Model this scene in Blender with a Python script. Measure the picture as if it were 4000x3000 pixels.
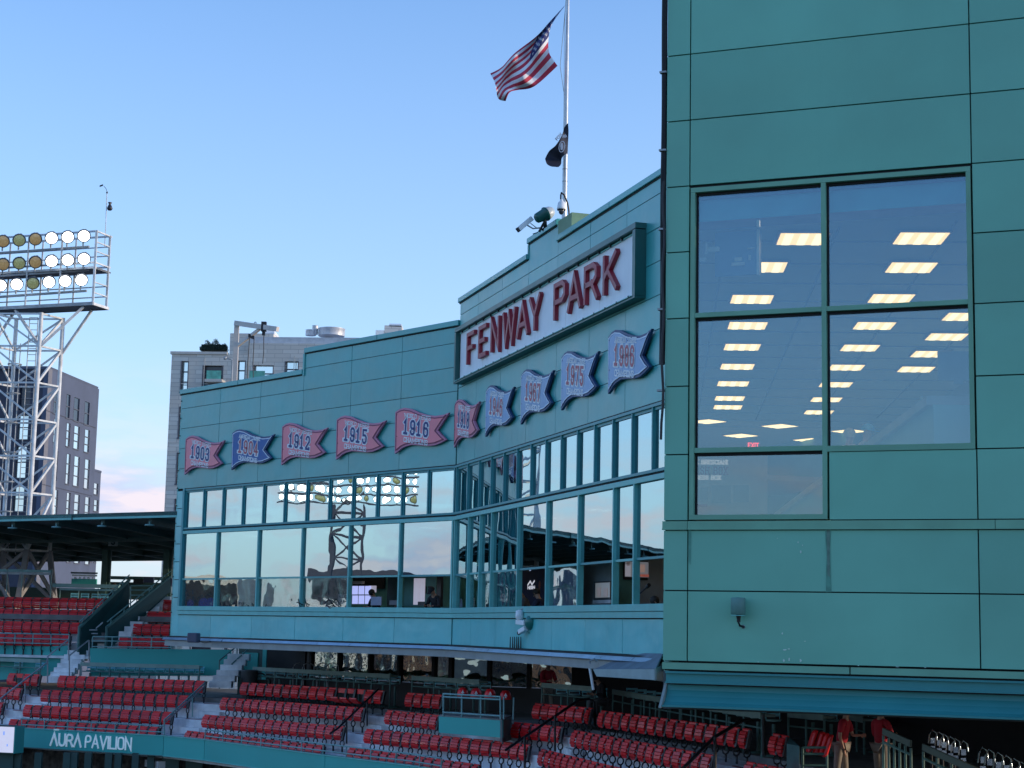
import bpy, bmesh, math, random
from mathutils import Vector, Matrix
R = math.radians
rnd = random.Random(7)
S = bpy.context.scene
COL = S.collection
for o in list(bpy.data.objects): bpy.data.objects.remove(o)

# ------------------------------------------------------------------ camera
FOC, VX, YH = 6696.0, 955.0, 2458.0            # focal length in pixels of the 4000 px wide photograph
_t = (YH - 1500) / FOC
_u = Vector((VX, FOC / _t, -FOC)).normalized()
_f = Vector((0, 0, -1)); _y = (_f - _f.dot(_u) * _u).normalized(); _x = _y.cross(_u)
RC = Matrix((_x, _y, _u))                      # camera axes -> world axes (z up, y forward, eye at the origin)
cam = bpy.data.cameras.new('camera'); cam.sensor_width = 36; cam.lens = FOC / 4000 * 36
cam.clip_start = 0.5; cam.clip_end = 6000
camo = bpy.data.objects.new('camera', cam); COL.objects.link(camo)
camo.matrix_world = RC.to_4x4(); S.camera = camo

# ------------------------------------------------------------------ world and sun
SUN_AZ = Vector((0.97, -0.10, 0)).normalized(); SUN_EL = R(9)
w = bpy.data.worlds.new('World'); S.world = w; w.use_nodes = True
nt = w.node_tree; nt.nodes.clear()
def N(t, **k):
    n = nt.nodes.new(t)
    for a, b in k.items(): setattr(n, a, b)
    return n
sky = N('ShaderNodeTexSky', sky_type='NISHITA', sun_disc=False, sun_elevation=SUN_EL,
        sun_rotation=math.atan2(SUN_AZ.x, SUN_AZ.y), air_density=1.0, dust_density=0.6, ozone_density=2.2, altitude=20)
bg = N('ShaderNodeBackground'); outw = N('ShaderNodeOutputWorld')
tc = N('ShaderNodeTexCoord'); sep = N('ShaderNodeSeparateXYZ')
nt.links.new(tc.outputs['Generated'], sep.inputs[0])
# low banks of evening cloud
mp = N('ShaderNodeMapping'); mp.inputs['Scale'].default_value = (7, 7, 26); mp.inputs['Location'].default_value = (16.751559513251458, 11.129086453048668, 3.211471814662228)
nz = N('ShaderNodeTexNoise'); nz.inputs['Scale'].default_value = 1.6; nz.inputs['Detail'].default_value = 8; nz.inputs['Roughness'].default_value = .55
nt.links.new(tc.outputs['Generated'], mp.inputs[0]); nt.links.new(mp.outputs[0], nz.inputs['Vector'])
cr = N('ShaderNodeValToRGB'); cr.color_ramp.elements[0].position = .46; cr.color_ramp.elements[1].position = .62
nt.links.new(nz.outputs[0], cr.inputs[0])
hr = N('ShaderNodeValToRGB'); e = hr.color_ramp.elements
e[0].position = 0.0; e[0].color = (.9, .9, .9, 1); e[1].position = .16; e[1].color = (0, 0, 0, 1)
m_ = e.new(.075); m_.color = (.9, .9, .9, 1); m_ = e.new(.10); m_.color = (.18, .18, .18, 1)
nt.links.new(sep.outputs[2], hr.inputs[0])
ml = N('ShaderNodeMath', operation='MULTIPLY'); nt.links.new(cr.outputs[0], ml.inputs[0]); nt.links.new(hr.outputs[0], ml.inputs[1])
n2 = N('ShaderNodeTexNoise'); n2.inputs['Scale'].default_value = 3.2; n2.inputs['Detail'].default_value = 5
nt.links.new(mp.outputs[0], n2.inputs['Vector'])
cc = N('ShaderNodeValToRGB'); cc.color_ramp.elements[0].position = .42; cc.color_ramp.elements[0].color = (3.4, 3.65, 5.0, 1)
cc.color_ramp.elements[1].position = .58; cc.color_ramp.elements[1].color = (5.1, 4.5, 4.95, 1)
nt.links.new(n2.outputs[0], cc.inputs[0])
# milky horizon veil over a clear blue sky
vr = N('ShaderNodeValToRGB'); e = vr.color_ramp.elements
e[0].position = 0; e[0].color = (.80, .80, .80, 1); e[1].position = .42; e[1].color = (0, 0, 0, 1)
m_ = e.new(.06); m_.color = (.62, .62, .62, 1); m_ = e.new(.17); m_.color = (.32, .32, .32, 1)
nt.links.new(sep.outputs[2], vr.inputs[0])
tint = N('ShaderNodeMixRGB', blend_type='MULTIPLY'); tint.inputs[0].default_value = 1
tint.inputs[2].default_value = (1.26, 1.58, 2.08, 1)
nt.links.new(sky.outputs[0], tint.inputs[1])
mv = N('ShaderNodeMixRGB'); mv.inputs[2].default_value = (3.75, 4.4, 5.5, 1)
nt.links.new(vr.outputs[0], mv.inputs[0]); nt.links.new(tint.outputs[0], mv.inputs[1])
mc = N('ShaderNodeMixRGB'); nt.links.new(ml.outputs[0], mc.inputs[0]); nt.links.new(mv.outputs[0], mc.inputs[1]); nt.links.new(cc.outputs[0], mc.inputs[2])
nt.links.new(mc.outputs[0], bg.inputs[0]); bg.inputs[1].default_value = 0.15
nt.links.new(bg.outputs[0], outw.inputs[0])
sl = bpy.data.lights.new('sun', 'SUN'); sl.energy = 2.0; sl.angle = R(.6); sl.color = (1, .80, .58)
so = bpy.data.objects.new('sun', sl); COL.objects.link(so)
sd = Vector((SUN_AZ.x * math.cos(SUN_EL), SUN_AZ.y * math.cos(SUN_EL), math.sin(SUN_EL)))
so.rotation_euler = sd.to_track_quat('Z', 'Y').to_euler()
S.view_settings.view_transform = 'Standard'; S.view_settings.look = 'None'
S.view_settings.exposure = 0.36; S.view_settings.gamma = 1; S.view_settings.use_curve_mapping = False

# ------------------------------------------------------------------ materials
MATS = {}
def mat(name, col, rough=.6, metal=0, var=.12, scale=3, streak=0, bump=0, spec=.5, emit=None, es=1, dirt=None, coat=0, wave=0):
    if name in MATS: return MATS[name]
    m = bpy.data.materials.new(name); m.use_nodes = True; MATS[name] = m
    t = m.node_tree; b = t.nodes['Principled BSDF']
    b.inputs['Roughness'].default_value = rough; b.inputs['Metallic'].default_value = metal
    b.inputs['Specular IOR Level'].default_value = spec; b.inputs['Coat Weight'].default_value = coat
    if emit:
        b.inputs['Emission Color'].default_value = (*emit, 1); b.inputs['Emission Strength'].default_value = es
    c = (*col, 1)
    tc = t.nodes.new('ShaderNodeNewGeometry'); prev = None
    mix = t.nodes.new('ShaderNodeMixRGB'); mix.blend_type = 'MIX'
    mix.inputs[1].default_value = tuple(x * (1 - var) for x in col) + (1,)
    mix.inputs[2].default_value = tuple(min(1, x * (1 + var)) for x in col) + (1,)
    n = t.nodes.new('ShaderNodeTexNoise'); n.inputs['Scale'].default_value = scale; n.inputs['Detail'].default_value = 6
    t.links.new(tc.outputs['Position'], n.inputs['Vector'])
    rp = t.nodes.new('ShaderNodeValToRGB'); rp.color_ramp.elements[0].position = .3; rp.color_ramp.elements[1].position = .7
    t.links.new(n.outputs[0], rp.inputs[0]); t.links.new(rp.outputs[0], mix.inputs[0]); prev = mix.outputs[0]
    if streak:
        mp = t.nodes.new('ShaderNodeMapping'); mp.inputs['Scale'].default_value = (5, 5, .35)
        n3 = t.nodes.new('ShaderNodeTexNoise'); n3.inputs['Scale'].default_value = 1.5; n3.inputs['Detail'].default_value = 7; n3.inputs['Roughness'].default_value = .65
        t.links.new(tc.outputs['Position'], mp.inputs[0]); t.links.new(mp.outputs[0], n3.inputs['Vector'])
        r3 = t.nodes.new('ShaderNodeValToRGB'); r3.color_ramp.elements[0].position = .52; r3.color_ramp.elements[1].position = .78
        t.links.new(n3.outputs[0], r3.inputs[0])
        mu = t.nodes.new('ShaderNodeMath'); mu.operation = 'MULTIPLY'; mu.inputs[1].default_value = streak
        t.links.new(r3.outputs[0], mu.inputs[0])
        m3 = t.nodes.new('ShaderNodeMixRGB'); dc = dirt or tuple(x * 1.5 + .03 for x in col)
        m3.inputs[2].default_value = (*dc, 1)
        t.links.new(mu.outputs[0], m3.inputs[0]); t.links.new(prev, m3.inputs[1]); prev = m3.outputs[0]
    if name == 'beige_stone':                         # courses of facing stone, too far off to build singly
        sx_ = t.nodes.new('ShaderNodeSeparateXYZ'); cb_ = t.nodes.new('ShaderNodeCombineXYZ'); t.links.new(tc.outputs['Position'], sx_.inputs[0]); t.links.new(sx_.outputs[0], cb_.inputs[0]); t.links.new(sx_.outputs[2], cb_.inputs[1])
        bt_ = t.nodes.new('ShaderNodeTexBrick'); bt_.inputs['Scale'].default_value = 1; bt_.inputs['Brick Width'].default_value = 1.1; bt_.inputs['Row Height'].default_value = .30; bt_.inputs['Mortar Size'].default_value = .018; bt_.inputs['Bias'].default_value = -.35
        bt_.inputs['Color1'].default_value = (.70, .63, .55, 1); bt_.inputs['Color2'].default_value = (.90, .83, .74, 1); bt_.inputs['Mortar'].default_value = (.50, .45, .40, 1)
        t.links.new(cb_.outputs[0], bt_.inputs['Vector']); prev = bt_.outputs[0]
    oi = t.nodes.new('ShaderNodeObjectInfo'); mrn = t.nodes.new('ShaderNodeMapRange'); k_ = .16 if 'seat' in name else .06
    mrn.inputs[3].default_value = 1 - k_; mrn.inputs[4].default_value = 1 + k_; t.links.new(oi.outputs['Random'], mrn.inputs[0])
    mz = t.nodes.new('ShaderNodeVectorMath'); mz.operation = 'SCALE'; t.links.new(prev, mz.inputs[0]); t.links.new(mrn.outputs[0], mz.inputs['Scale']); prev = mz.outputs[0]
    t.links.new(prev, b.inputs['Base Color'])
    rr = t.nodes.new('ShaderNodeMapRange'); rr.inputs[3].default_value = max(0, rough - .1); rr.inputs[4].default_value = min(1, rough + .12)
    t.links.new(n.outputs[0], rr.inputs[0]); t.links.new(rr.outputs[0], b.inputs['Roughness'])
    if wave:                                          # sheet metal is never quite flat
        bp = t.nodes.new('ShaderNodeBump'); bp.inputs['Strength'].default_value = 1; bp.inputs['Distance'].default_value = wave
        n5 = t.nodes.new('ShaderNodeTexNoise'); n5.inputs['Scale'].default_value = 1.3; n5.inputs['Detail'].default_value = 2
        t.links.new(tc.outputs['Position'], n5.inputs['Vector']); t.links.new(n5.outputs[0], bp.inputs['Height']); t.links.new(bp.outputs[0], b.inputs['Normal'])
    if bump:
        bp = t.nodes.new('ShaderNodeBump'); bp.inputs['Strength'].default_value = bump; bp.inputs['Distance'].default_value = .02
        n5 = t.nodes.new('ShaderNodeTexNoise'); n5.inputs['Scale'].default_value = scale * 6; n5.inputs['Detail'].default_value = 5
        t.links.new(tc.outputs['Position'], n5.inputs['Vector']); t.links.new(n5.outputs[0], bp.inputs['Height']); t.links.new(bp.outputs[0], b.inputs['Normal'])
    return m
def emis(name, col, s):
    return mat(name, (.3, .3, .3), .5, emit=col, es=s)
def glass(name, lo, hi, tint=(.55, .62, .62), refl=(.93, .97, 1.0), wav=.012, sc=.9):
    m = bpy.data.materials.new(name); m.use_nodes = True; t = m.node_tree; t.nodes.clear(); MATS[name] = m
    o = t.nodes.new('ShaderNodeOutputMaterial'); tr = t.nodes.new('ShaderNodeBsdfTransparent'); gl = t.nodes.new('ShaderNodeBsdfGlossy')
    tr.inputs[0].default_value = (*tint, 1); gl.inputs['Color'].default_value = (*refl, 1); gl.inputs['Roughness'].default_value = 0.0
    lw = t.nodes.new('ShaderNodeFresnel'); lw.inputs['IOR'].default_value = 1.5
    mr = t.nodes.new('ShaderNodeMapRange'); mr.inputs[1].default_value = .04; mr.inputs[2].default_value = .6
    mr.inputs[3].default_value = lo; mr.inputs[4].default_value = hi
    mx = t.nodes.new('ShaderNodeMixShader'); g = t.nodes.new('ShaderNodeNewGeometry')
    n = t.nodes.new('ShaderNodeTexNoise'); n.inputs['Scale'].default_value = sc; n.inputs['Detail'].default_value = 1.5
    t.links.new(g.outputs['Position'], n.inputs['Vector'])
    bp = t.nodes.new('ShaderNodeBump'); bp.inputs['Strength'].default_value = 1; bp.inputs['Distance'].default_value = wav
    t.links.new(n.outputs[0], bp.inputs['Height']); t.links.new(bp.outputs[0], gl.inputs['Normal'])
    t.links.new(lw.outputs[0], mr.inputs[0]); t.links.new(mr.outputs[0], mx.inputs[0])
    t.links.new(tr.outputs[0], mx.inputs[1]); t.links.new(gl.outputs[0], mx.inputs[2]); t.links.new(mx.outputs[0], o.inputs[0])
    return m

G_WALL = mat('press_box_paint', (.055, .385, .37), .36, var=.10, scale=.8, streak=.25, spec=.8, dirt=(.13, .44, .41), wave=.03)
G_WALL2 = mat('press_box_paint_brightened', (.095, .54, .55), .32, var=.07, scale=.9, streak=.15, spec=.9, wave=.03)  # wall paint brightened in its colour for sky shine on the low panels
G_FRAME = mat('frame_paint', (.05, .30, .32), .4, var=.06)
G_LIGHT = mat('pale_trim_paint', (.15, .50, .47), .4, var=.08)
G_TOWER = mat('corner_block_paint', (.185, .50, .36), .40, var=.10, scale=.7, streak=.14, spec=.5, dirt=(.16, .44, .32), wave=.02)
G_TTRIM = mat('corner_trim_paint', (.19, .42, .28), .5, var=.1)
G_GUT = mat('gutter_paint', (.035, .24, .235), .42, var=.1, scale=1.2, streak=.06)
G_DARK = mat('dark_green_steel', (.035, .085, .08), .55, var=.12)
G_STEEL = mat('green_steel', (.085, .19, .175), .5, var=.15)
G_BAND = mat('band_paint', (.04, .42, .38), .5, var=.05, scale=.6, streak=.05)
BLACK = mat('black_gap', (.008, .009, .011), .7)
BLKMET = mat('black_iron', (.012, .012, .016), .45, var=.3)
CONC = mat('concrete', (.80, .79, .80), .85, var=.22, scale=2.2, bump=.4, streak=.35, dirt=(.45, .43, .42))
CONCD = mat('old_concrete', (.20, .19, .185), .9, var=.3, scale=2, bump=.4)
RED = mat('red_seat', (.80, .016, .020), .42, var=.16, scale=2.5, spec=.4, coat=.12)
REDP = mat('red_paint_letters', (.34, .02, .04), .45, var=.12)
WHITE = mat('white_paint', (.84, .85, .87), .5, var=.05, scale=1.5, streak=.15, dirt=(.5, .48, .45))
OFFW = mat('steel_white', (.66, .66, .66), .5, var=.25, scale=2.5, streak=.4, dirt=(.28, .15, .08))
GALV = mat('galvanised_steel', (.33, .35, .37), .45, metal=.3, var=.2)
PENR = mat('pennant_red', (.88, .20, .26), .35, var=.08)
PENR2 = mat('pennant_rim_red', (.62, .22, .33), .5, var=.08)
PENRD = mat('pennant_line_red', (.22, .02, .07), .5)
PENBD = mat('pennant_deep_blue', (.02, .11, .36), .5, var=.08)
PENB = mat('pennant_blue_sheen', (.13, .30, .56), .3, var=.08)  # pennant blue paled in its colour for grazing sky reflection on the right wing
PENB2 = mat('pennant_rim_blue', (.03, .065, .18), .5, var=.08)
NAVY = mat('navy_print', (.02, .035, .19), .5)
PRED = mat('pink_red_print', (.52, .10, .14), .5)
DRKIN = mat('interior_dark', (.05, .075, .075), .8)
TEALIN = mat('interior_teal_wall', (.11, .30, .27), .8, spec=.1)
CEILM = mat('office_ceiling', (.36, .38, .40), .9, var=.04)
FLOORM = mat('office_floor', (.10, .11, .12), .8)
GL_UP = glass('window_glass_upper', .62, .92, tint=(.35, .45, .48), refl=(.66, .82, .86), wav=.0028, sc=.8)
GL_LO = glass('window_glass_lower', .27, .82, tint=(.86, .9, .9), refl=(.75, .88, .9), wav=.007, sc=1.1)
GL_C = glass('tinted_window_glass', .17, .75, tint=(.84, .84, .80), refl=(.52, .80, 1), wav=.002, sc=.4)
GL_FAR = mat('far_window_glass', (.80, .88, .90), .08, spec=1, metal=.9, var=.1, scale=.3)
GL_DK = mat('far_window_dark', (.025, .035, .06), .15, var=.2, spec=.6)
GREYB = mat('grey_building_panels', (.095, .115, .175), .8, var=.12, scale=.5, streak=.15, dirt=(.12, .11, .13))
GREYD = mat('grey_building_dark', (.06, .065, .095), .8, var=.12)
STONE = mat('beige_stone', (.86, .78, .68), .85, var=.08, scale=1.2)
STONEL = mat('pale_stone', (.97, .93, .87), .8, var=.06)
STONED = mat('grey_stone_band', (.60, .55, .49), .85, var=.06)

# ------------------------------------------------------------------ object helpers
def tag(o, label=None, cat=None, group=None, kind=None):
    if label: o['label'] = label
    if cat: o['category'] = cat
    if group: o['group'] = group
    if kind: o['kind'] = kind
    return o
WL = {}                                            # world location of every parent
def thing(name, loc, label, cat, group=None, rz=0):
    o = bpy.data.objects.new(name, None); COL.objects.link(o); o.empty_display_size = .2
    o.location = loc; o.rotation_euler.z = rz; WL[o.name] = Vector(loc)
    return tag(o, label, cat, group)
class MB:
    def __init__(s): s.v = []; s.f = []; s.m = []; s.sm = []
    def add(s, vs, fs, mi=0, smooth=False):
        b = len(s.v); s.v += [Vector(x) for x in vs]
        for f in fs: s.f.append([b + i for i in f]); s.m.append(mi); s.sm.append(smooth)
        return s
    def hexa(s, p, mi=0):                          # 8 points: bottom 4 then top 4
        return s.add(p, [(0, 3, 2, 1), (4, 5, 6, 7), (0, 1, 5, 4), (1, 2, 6, 5), (2, 3, 7, 6), (3, 0, 4, 7)], mi)
    def box(s, x0, x1, y0, y1, z0, z1, mi=0):
        return s.hexa([(x0, y0, z0), (x1, y0, z0), (x1, y1, z0), (x0, y1, z0), (x0, y0, z1), (x1, y0, z1), (x1, y1, z1), (x0, y1, z1)], mi)
    def obox(s, c, ax, ay, az, mi=0):              # oriented box: centre and three half vectors
        c = Vector(c); ax = Vector(ax); ay = Vector(ay); az = Vector(az)
        return s.hexa([c - ax - ay - az, c + ax - ay - az, c + ax + ay - az, c - ax + ay - az, c - ax - ay + az, c + ax - ay + az, c + ax + ay + az, c - ax + ay + az], mi)
    def bar(s, a, b, w, h=None, mi=0):             # square bar between two points
        a = Vector(a); b = Vector(b); d = b - a; L = d.length
        if L < 1e-6: return s
        d.normalize(); up = Vector((0, 0, 1)) if abs(d.z) < .95 else Vector((1, 0, 0))
        x = d.cross(up).normalized(); y = x.cross(d)
        return s.obox((a + b) / 2, d * L / 2, x * w / 2, y * (h or w) / 2, mi)
    def tube(s, pts, r, n=8, mi=0, cap=True):
        pts = [Vector(p) for p in pts]; rings = []
        rs = r if isinstance(r, (list, tuple)) else [r] * len(pts)
        for i, p in enumerate(pts):
            d = (pts[min(i + 1, len(pts) - 1)] - pts[max(i - 1, 0)]).normalized()
            up = Vector((0, 0, 1)) if abs(d.z) < .9 else Vector((1, 0, 0))
            x = d.cross(up).normalized(); y = x.cross(d)
            rings.append([p + (x * math.cos(2 * math.pi * k / n) + y * math.sin(2 * math.pi * k / n)) * rs[i] for k in range(n)])
        vs = [v for rg in rings for v in rg]; fs = []
        for i in range(len(pts) - 1):
            for k in range(n): fs.append((i * n + k, i * n + (k + 1) % n, (i + 1) * n + (k + 1) % n, (i + 1) * n + k))
        s.add(vs, fs, mi, True)
        if cap:
            s.add(rings[0], [tuple(reversed(range(n)))], mi); s.add(rings[-1], [tuple(range(n))], mi)
        return s
    def lathe(s, base, axis, prof, n=14, mi=0):    # prof: (distance along axis, radius)
        a = Vector(axis).normalized(); base = Vector(base)
        return s.tube([base + a * t for t, _ in prof], [max(r, .001) for _, r in prof], n, mi)
    def prism(s, poly, fr, o0, o1, mi=0, side=None):   # poly in (s,z) of a frame, extruded along its normal
        n = len(poly); A = [fr.P(a, b, o0) for a, b in poly]; Bp = [fr.P(a, b, o1) for a, b in poly]
        s.add(Bp, [tuple(range(n))], mi); s.add(A, [tuple(reversed(range(n)))], mi)
        s.add(A + Bp, [(i, (i + 1) % n, n + (i + 1) % n, n + i) for i in range(n)], mi if side is None else side)
        return s
    def build(s, name, mats, parent=None, kind=None, label=None, cat=None, group=None, local=False, bevel=0):
        me = bpy.data.meshes.new(name); mats = mats if isinstance(mats, (list, tuple)) else [mats]
        if local: c = Vector((0, 0, 0)); off = Vector((0, 0, 0))
        else:
            lo = Vector([min(v[i] for v in s.v) for i in range(3)]); hi = Vector([max(v[i] for v in s.v) for i in range(3)])
            c = (lo + hi) / 2; off = WL.get(parent.name, Vector((0, 0, 0))) if parent else Vector((0, 0, 0))
            if not parent: c.z = lo.z
        me.from_pydata([v - c for v in s.v], [], s.f)
        for m in mats: me.materials.append(m)
        for p, mi, sm in zip(me.polygons, s.m, s.sm): p.material_index = mi; p.use_smooth = sm
        bm = bmesh.new(); bm.from_mesh(me); bmesh.ops.recalc_face_normals(bm, faces=bm.faces)
        if bevel: bmesh.ops.bevel(bm, geom=[e for e in bm.edges if len(e.link_faces) == 2 and e.calc_face_angle(0) > .6], offset=bevel, segments=1, affect='EDGES', clamp_overlap=True)
        bm.to_mesh(me); bm.free()
        o = bpy.data.objects.new(name, me); COL.objects.link(o); o.location = c - off
        if parent: o.parent = parent
        WL[o.name] = c.copy()
        return tag(o, label, cat, group, kind)
class Fr:                                          # a vertical wall frame: s along, z up, o outwards
    def __init__(s, O, u, n): s.O = Vector((O[0], O[1], O[2] if len(O) > 2 else 0)); s.u = Vector((*u[:2], u[2] if len(u) > 2 else 0)); s.n = Vector((*n[:2], 0)); s.k = Vector((0, 0, 1))
    def P(s, a, z, o=0): return s.O + s.u * a + s.k * z + s.n * o
    def box(s, mb, a0, a1, z0, z1, o0, o1, mi=0):
        P = s.P
        return mb.hexa([P(a0, z0, o1), P(a1, z0, o1), P(a1, z0, o0), P(a0, z0, o0), P(a0, z1, o1), P(a1, z1, o1), P(a1, z1, o0), P(a0, z1, o0)], mi)
    def sub(s, a, z, o=0, flip=False, tilt=0):     # a frame for drawing, x to the right of the reader
        f = Fr(s.P(a, z, o), s.u * (-1 if flip else 1), s.n); r = f.u.copy(); k = f.k.copy()
        f.u = r * math.cos(tilt) + k * math.sin(tilt); f.k = k * math.cos(tilt) - r * math.sin(tilt); return f
def ray(px, py): return RC @ Vector(((px - 2000) / FOC, (1500 - py) / FOC, -1))
def onz(px, py, z): d = ray(px, py); return d * (z / d.z)
def ond(px, py, D): d = ray(px, py); return d * (D / d.y)
def copy_tree(o, parent=None):
    c = o.copy(); COL.objects.link(c); c.parent = parent
    for ch in o.children: copy_tree(ch, c)
    return c

# stroke lettering: glyphs are polylines in a 1 x 1 cell
GLY = {
 'A': (.8, [[(0, 0), (.4, 1), (.8, 0)], [(.15, .33), (.65, .33)]]), 'B': (.68, [[(0, 0), (0, 1), (.5, 1), (.65, .87), (.65, .65), (.52, .53), (0, .53)], [(.52, .53), (.68, .4), (.68, .14), (.52, 0), (0, 0)]]),
 'C': (.68, [[(.68, .72), (.68, .85), (.53, 1), (.15, 1), (0, .85), (0, .15), (.15, 0), (.53, 0), (.68, .15), (.68, .28)]]),
 'D': (.7, [[(0, 0), (0, 1), (.5, 1), (.7, .82), (.7, .18), (.5, 0), (0, 0)]]), 'E': (.6, [[(.6, 1), (0, 1), (0, 0), (.6, 0)], [(0, .52), (.48, .52)]]),
 'F': (.58, [[(.58, 1), (0, 1), (0, 0)], [(0, .50), (.46, .50)]]), 'G': (.7, [[(.7, .75), (.7, .85), (.55, 1), (.15, 1), (0, .85), (0, .15), (.15, 0), (.55, 0), (.7, .15), (.7, .47), (.4, .47)]]),
 'H': (.7, [[(0, 0), (0, 1)], [(.7, 0), (.7, 1)], [(0, .5), (.7, .5)]]), 'I': (.0, [[(0, 0), (0, 1)]]), 'K': (.7, [[(0, 0), (0, 1)], [(.68, 1), (.03, .42)], [(.22, .6), (.7, 0)]]),
 'L': (.55, [[(0, 1), (0, 0), (.55, 0)]]), 'M': (.9, [[(0, 0), (0, 1), (.45, .3), (.9, 1), (.9, 0)]]), 'N': (.72, [[(0, 0), (0, 1), (.72, 0), (.72, 1)]]),
 'O': (.72, [[(.15, 0), (0, .15), (0, .85), (.15, 1), (.57, 1), (.72, .85), (.72, .15), (.57, 0), (.15, 0)]]), 'P': (.66, [[(0, 0), (0, 1), (.5, 1), (.66, .86), (.66, .6), (.5, .46), (0, .46)]]),
 'R': (.68, [[(0, 0), (0, 1), (.5, 1), (.66, .86), (.66, .62), (.5, .48), (0, .48)], [(.4, .48), (.7, 0)]]), 'S': (.66, [[(.66, .78), (.66, .86), (.52, 1), (.14, 1), (0, .86), (0, .66), (.14, .53), (.52, .47), (.66, .34), (.66, .14), (.52, 0), (.14, 0), (0, .14), (0, .22)]]),
 'U': (.7, [[(0, 1), (0, .2), (.2, 0), (.5, 0), (.7, .2), (.7, 1)]]), 'V': (.8, [[(0, 1), (.4, 0), (.8, 1)]]), 'W': (1.15, [[(0, 1), (.27, 0), (.575, .9), (.88, 0), (1.15, 1)]]),
 'X': (.7, [[(0, 0), (.7, 1)], [(0, 1), (.7, 0)]]), 'Y': (.8, [[(0, 1), (.4, .42), (.8, 1)], [(.4, .42), (.4, 0)]]), 'T': (.7, [[(0, 1), (.7, 1)], [(.35, 1), (.35, 0)]]),
 '^': (.8, [[(0, 0), (.4, 1), (.8, 0)]]),
 '0': (.55, [[(.14, 0), (0, .14), (0, .86), (.14, 1), (.41, 1), (.55, .86), (.55, .14), (.41, 0), (.14, 0)]]), '1': (.3, [[(0, .82), (.2, 1), (.2, 0)], [(0, 0), (.4, 0)]]),
 '2': (.55, [[(0, .78), (0, .86), (.14, 1), (.41, 1), (.55, .86), (.55, .62), (0, .1), (0, 0), (.55, 0), (.55, .1)]]), '3': (.55, [[(0, .8), (0, .86), (.14, 1), (.41, 1), (.55, .86), (.55, .64), (.42, .52), (.2, .52)], [(.42, .52), (.55, .4), (.55, .14), (.41, 0), (.14, 0), (0, .14), (0, .2)]]),
 '4': (.6, [[(.6, .26), (0, .26), (.42, 1), (.42, 0)]]), '5': (.55, [[(.53, 1), (.03, 1), (.03, .58), (.41, .58), (.55, .44), (.55, .14), (.41, 0), (.14, 0), (0, .14), (0, .22)]]),
 '6': (.55, [[(.55, .8), (.55, .86), (.41, 1), (.14, 1), (0, .86), (0, .14), (.14, 0), (.41, 0), (.55, .14), (.55, .44), (.41, .57), (0, .57)]]), '7': (.55, [[(0, .88), (0, 1), (.55, 1), (.22, 0)]]),
 '8': (.55, [[(.14, .53), (0, .66), (0, .86), (.14, 1), (.41, 1), (.55, .86), (.55, .66), (.41, .53), (.14, .53), (0, .4), (0, .14), (.14, 0), (.41, 0), (.55, .14), (.55, .4), (.41, .53)]]),
 '9': (.55, [[(0, .2), (0, .14), (.14, 0), (.41, 0), (.55, .14), (.55, .86), (.41, 1), (.14, 1), (0, .86), (0, .56), (.14, .43), (.55, .43)]]),
}
def chaikin(p, closed):
    for _ in range(2):
        q = [] if closed else [p[0]]
        n = len(p)
        for i in range(n if closed else n - 1):
            a = p[i]; b = p[(i + 1) % n]
            q += [(a[0] * .75 + b[0] * .25, a[1] * .75 + b[1] * .25), (a[0] * .25 + b[0] * .75, a[1] * .25 + b[1] * .75)]
        if not closed: q.append(p[-1])
        p = q
    return p
def ribbon(mb, fr, pts, w, o0, o1, mi=0, cap=.5):
    closed = len(pts) > 2 and abs(pts[0][0] - pts[-1][0]) < 1e-6 and abs(pts[0][1] - pts[-1][1]) < 1e-6
    P = [Vector(p) for p in (pts[:-1] if closed else pts)]; n = len(P)
    if not closed:
        P[0] = P[0] + (P[0] - P[1]).normalized() * w * cap; P[-1] = P[-1] + (P[-1] - P[-2]).normalized() * w * cap
    L = []; Q = []
    for i in range(n):
        a = P[i - 1] if (i or closed) else None; b = P[(i + 1) % n] if (i < n - 1 or closed) else None
        d1 = (P[i] - a).normalized() if a is not None else None; d2 = (b - P[i]).normalized() if b is not None else None
        if d1 is None: d1 = d2
        if d2 is None: d2 = d1
        n1 = Vector((-d1.y, d1.x)); n2 = Vector((-d2.y, d2.x)); m = (n1 + n2)
        if m.length < .2: m = n1
        m.normalize(); k = w / 2 / max(.35, m.dot(n1)); L.append(P[i] + m * k); Q.append(P[i] - m * k)
    cnt = n if closed else n - 1
    for i in range(cnt):
        j = (i + 1) % n; q = [L[i], L[j], Q[j], Q[i]]
        a = [fr.P(x.x, x.y, o0) for x in q]; b = [fr.P(x.x, x.y, o1) for x in q]
        mb.add(b, [(0, 1, 2, 3)], mi)
        if abs(o1 - o0) > .004: mb.add(a + b, [(0, 1, 5, 4), (2, 3, 7, 6)], mi)
    if not closed and abs(o1 - o0) > .004:
        for q in ([L[0], Q[0]], [L[-1], Q[-1]]):
            a = [fr.P(x.x, x.y, o0) for x in q]; b = [fr.P(x.x, x.y, o1) for x in q]; mb.add(a + b, [(0, 1, 3, 2)], mi)
def text_width(t, gap, sx=1): return sum((GLY[c][0] if c != ' ' else .35) * sx + gap for c in t) - gap
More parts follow.
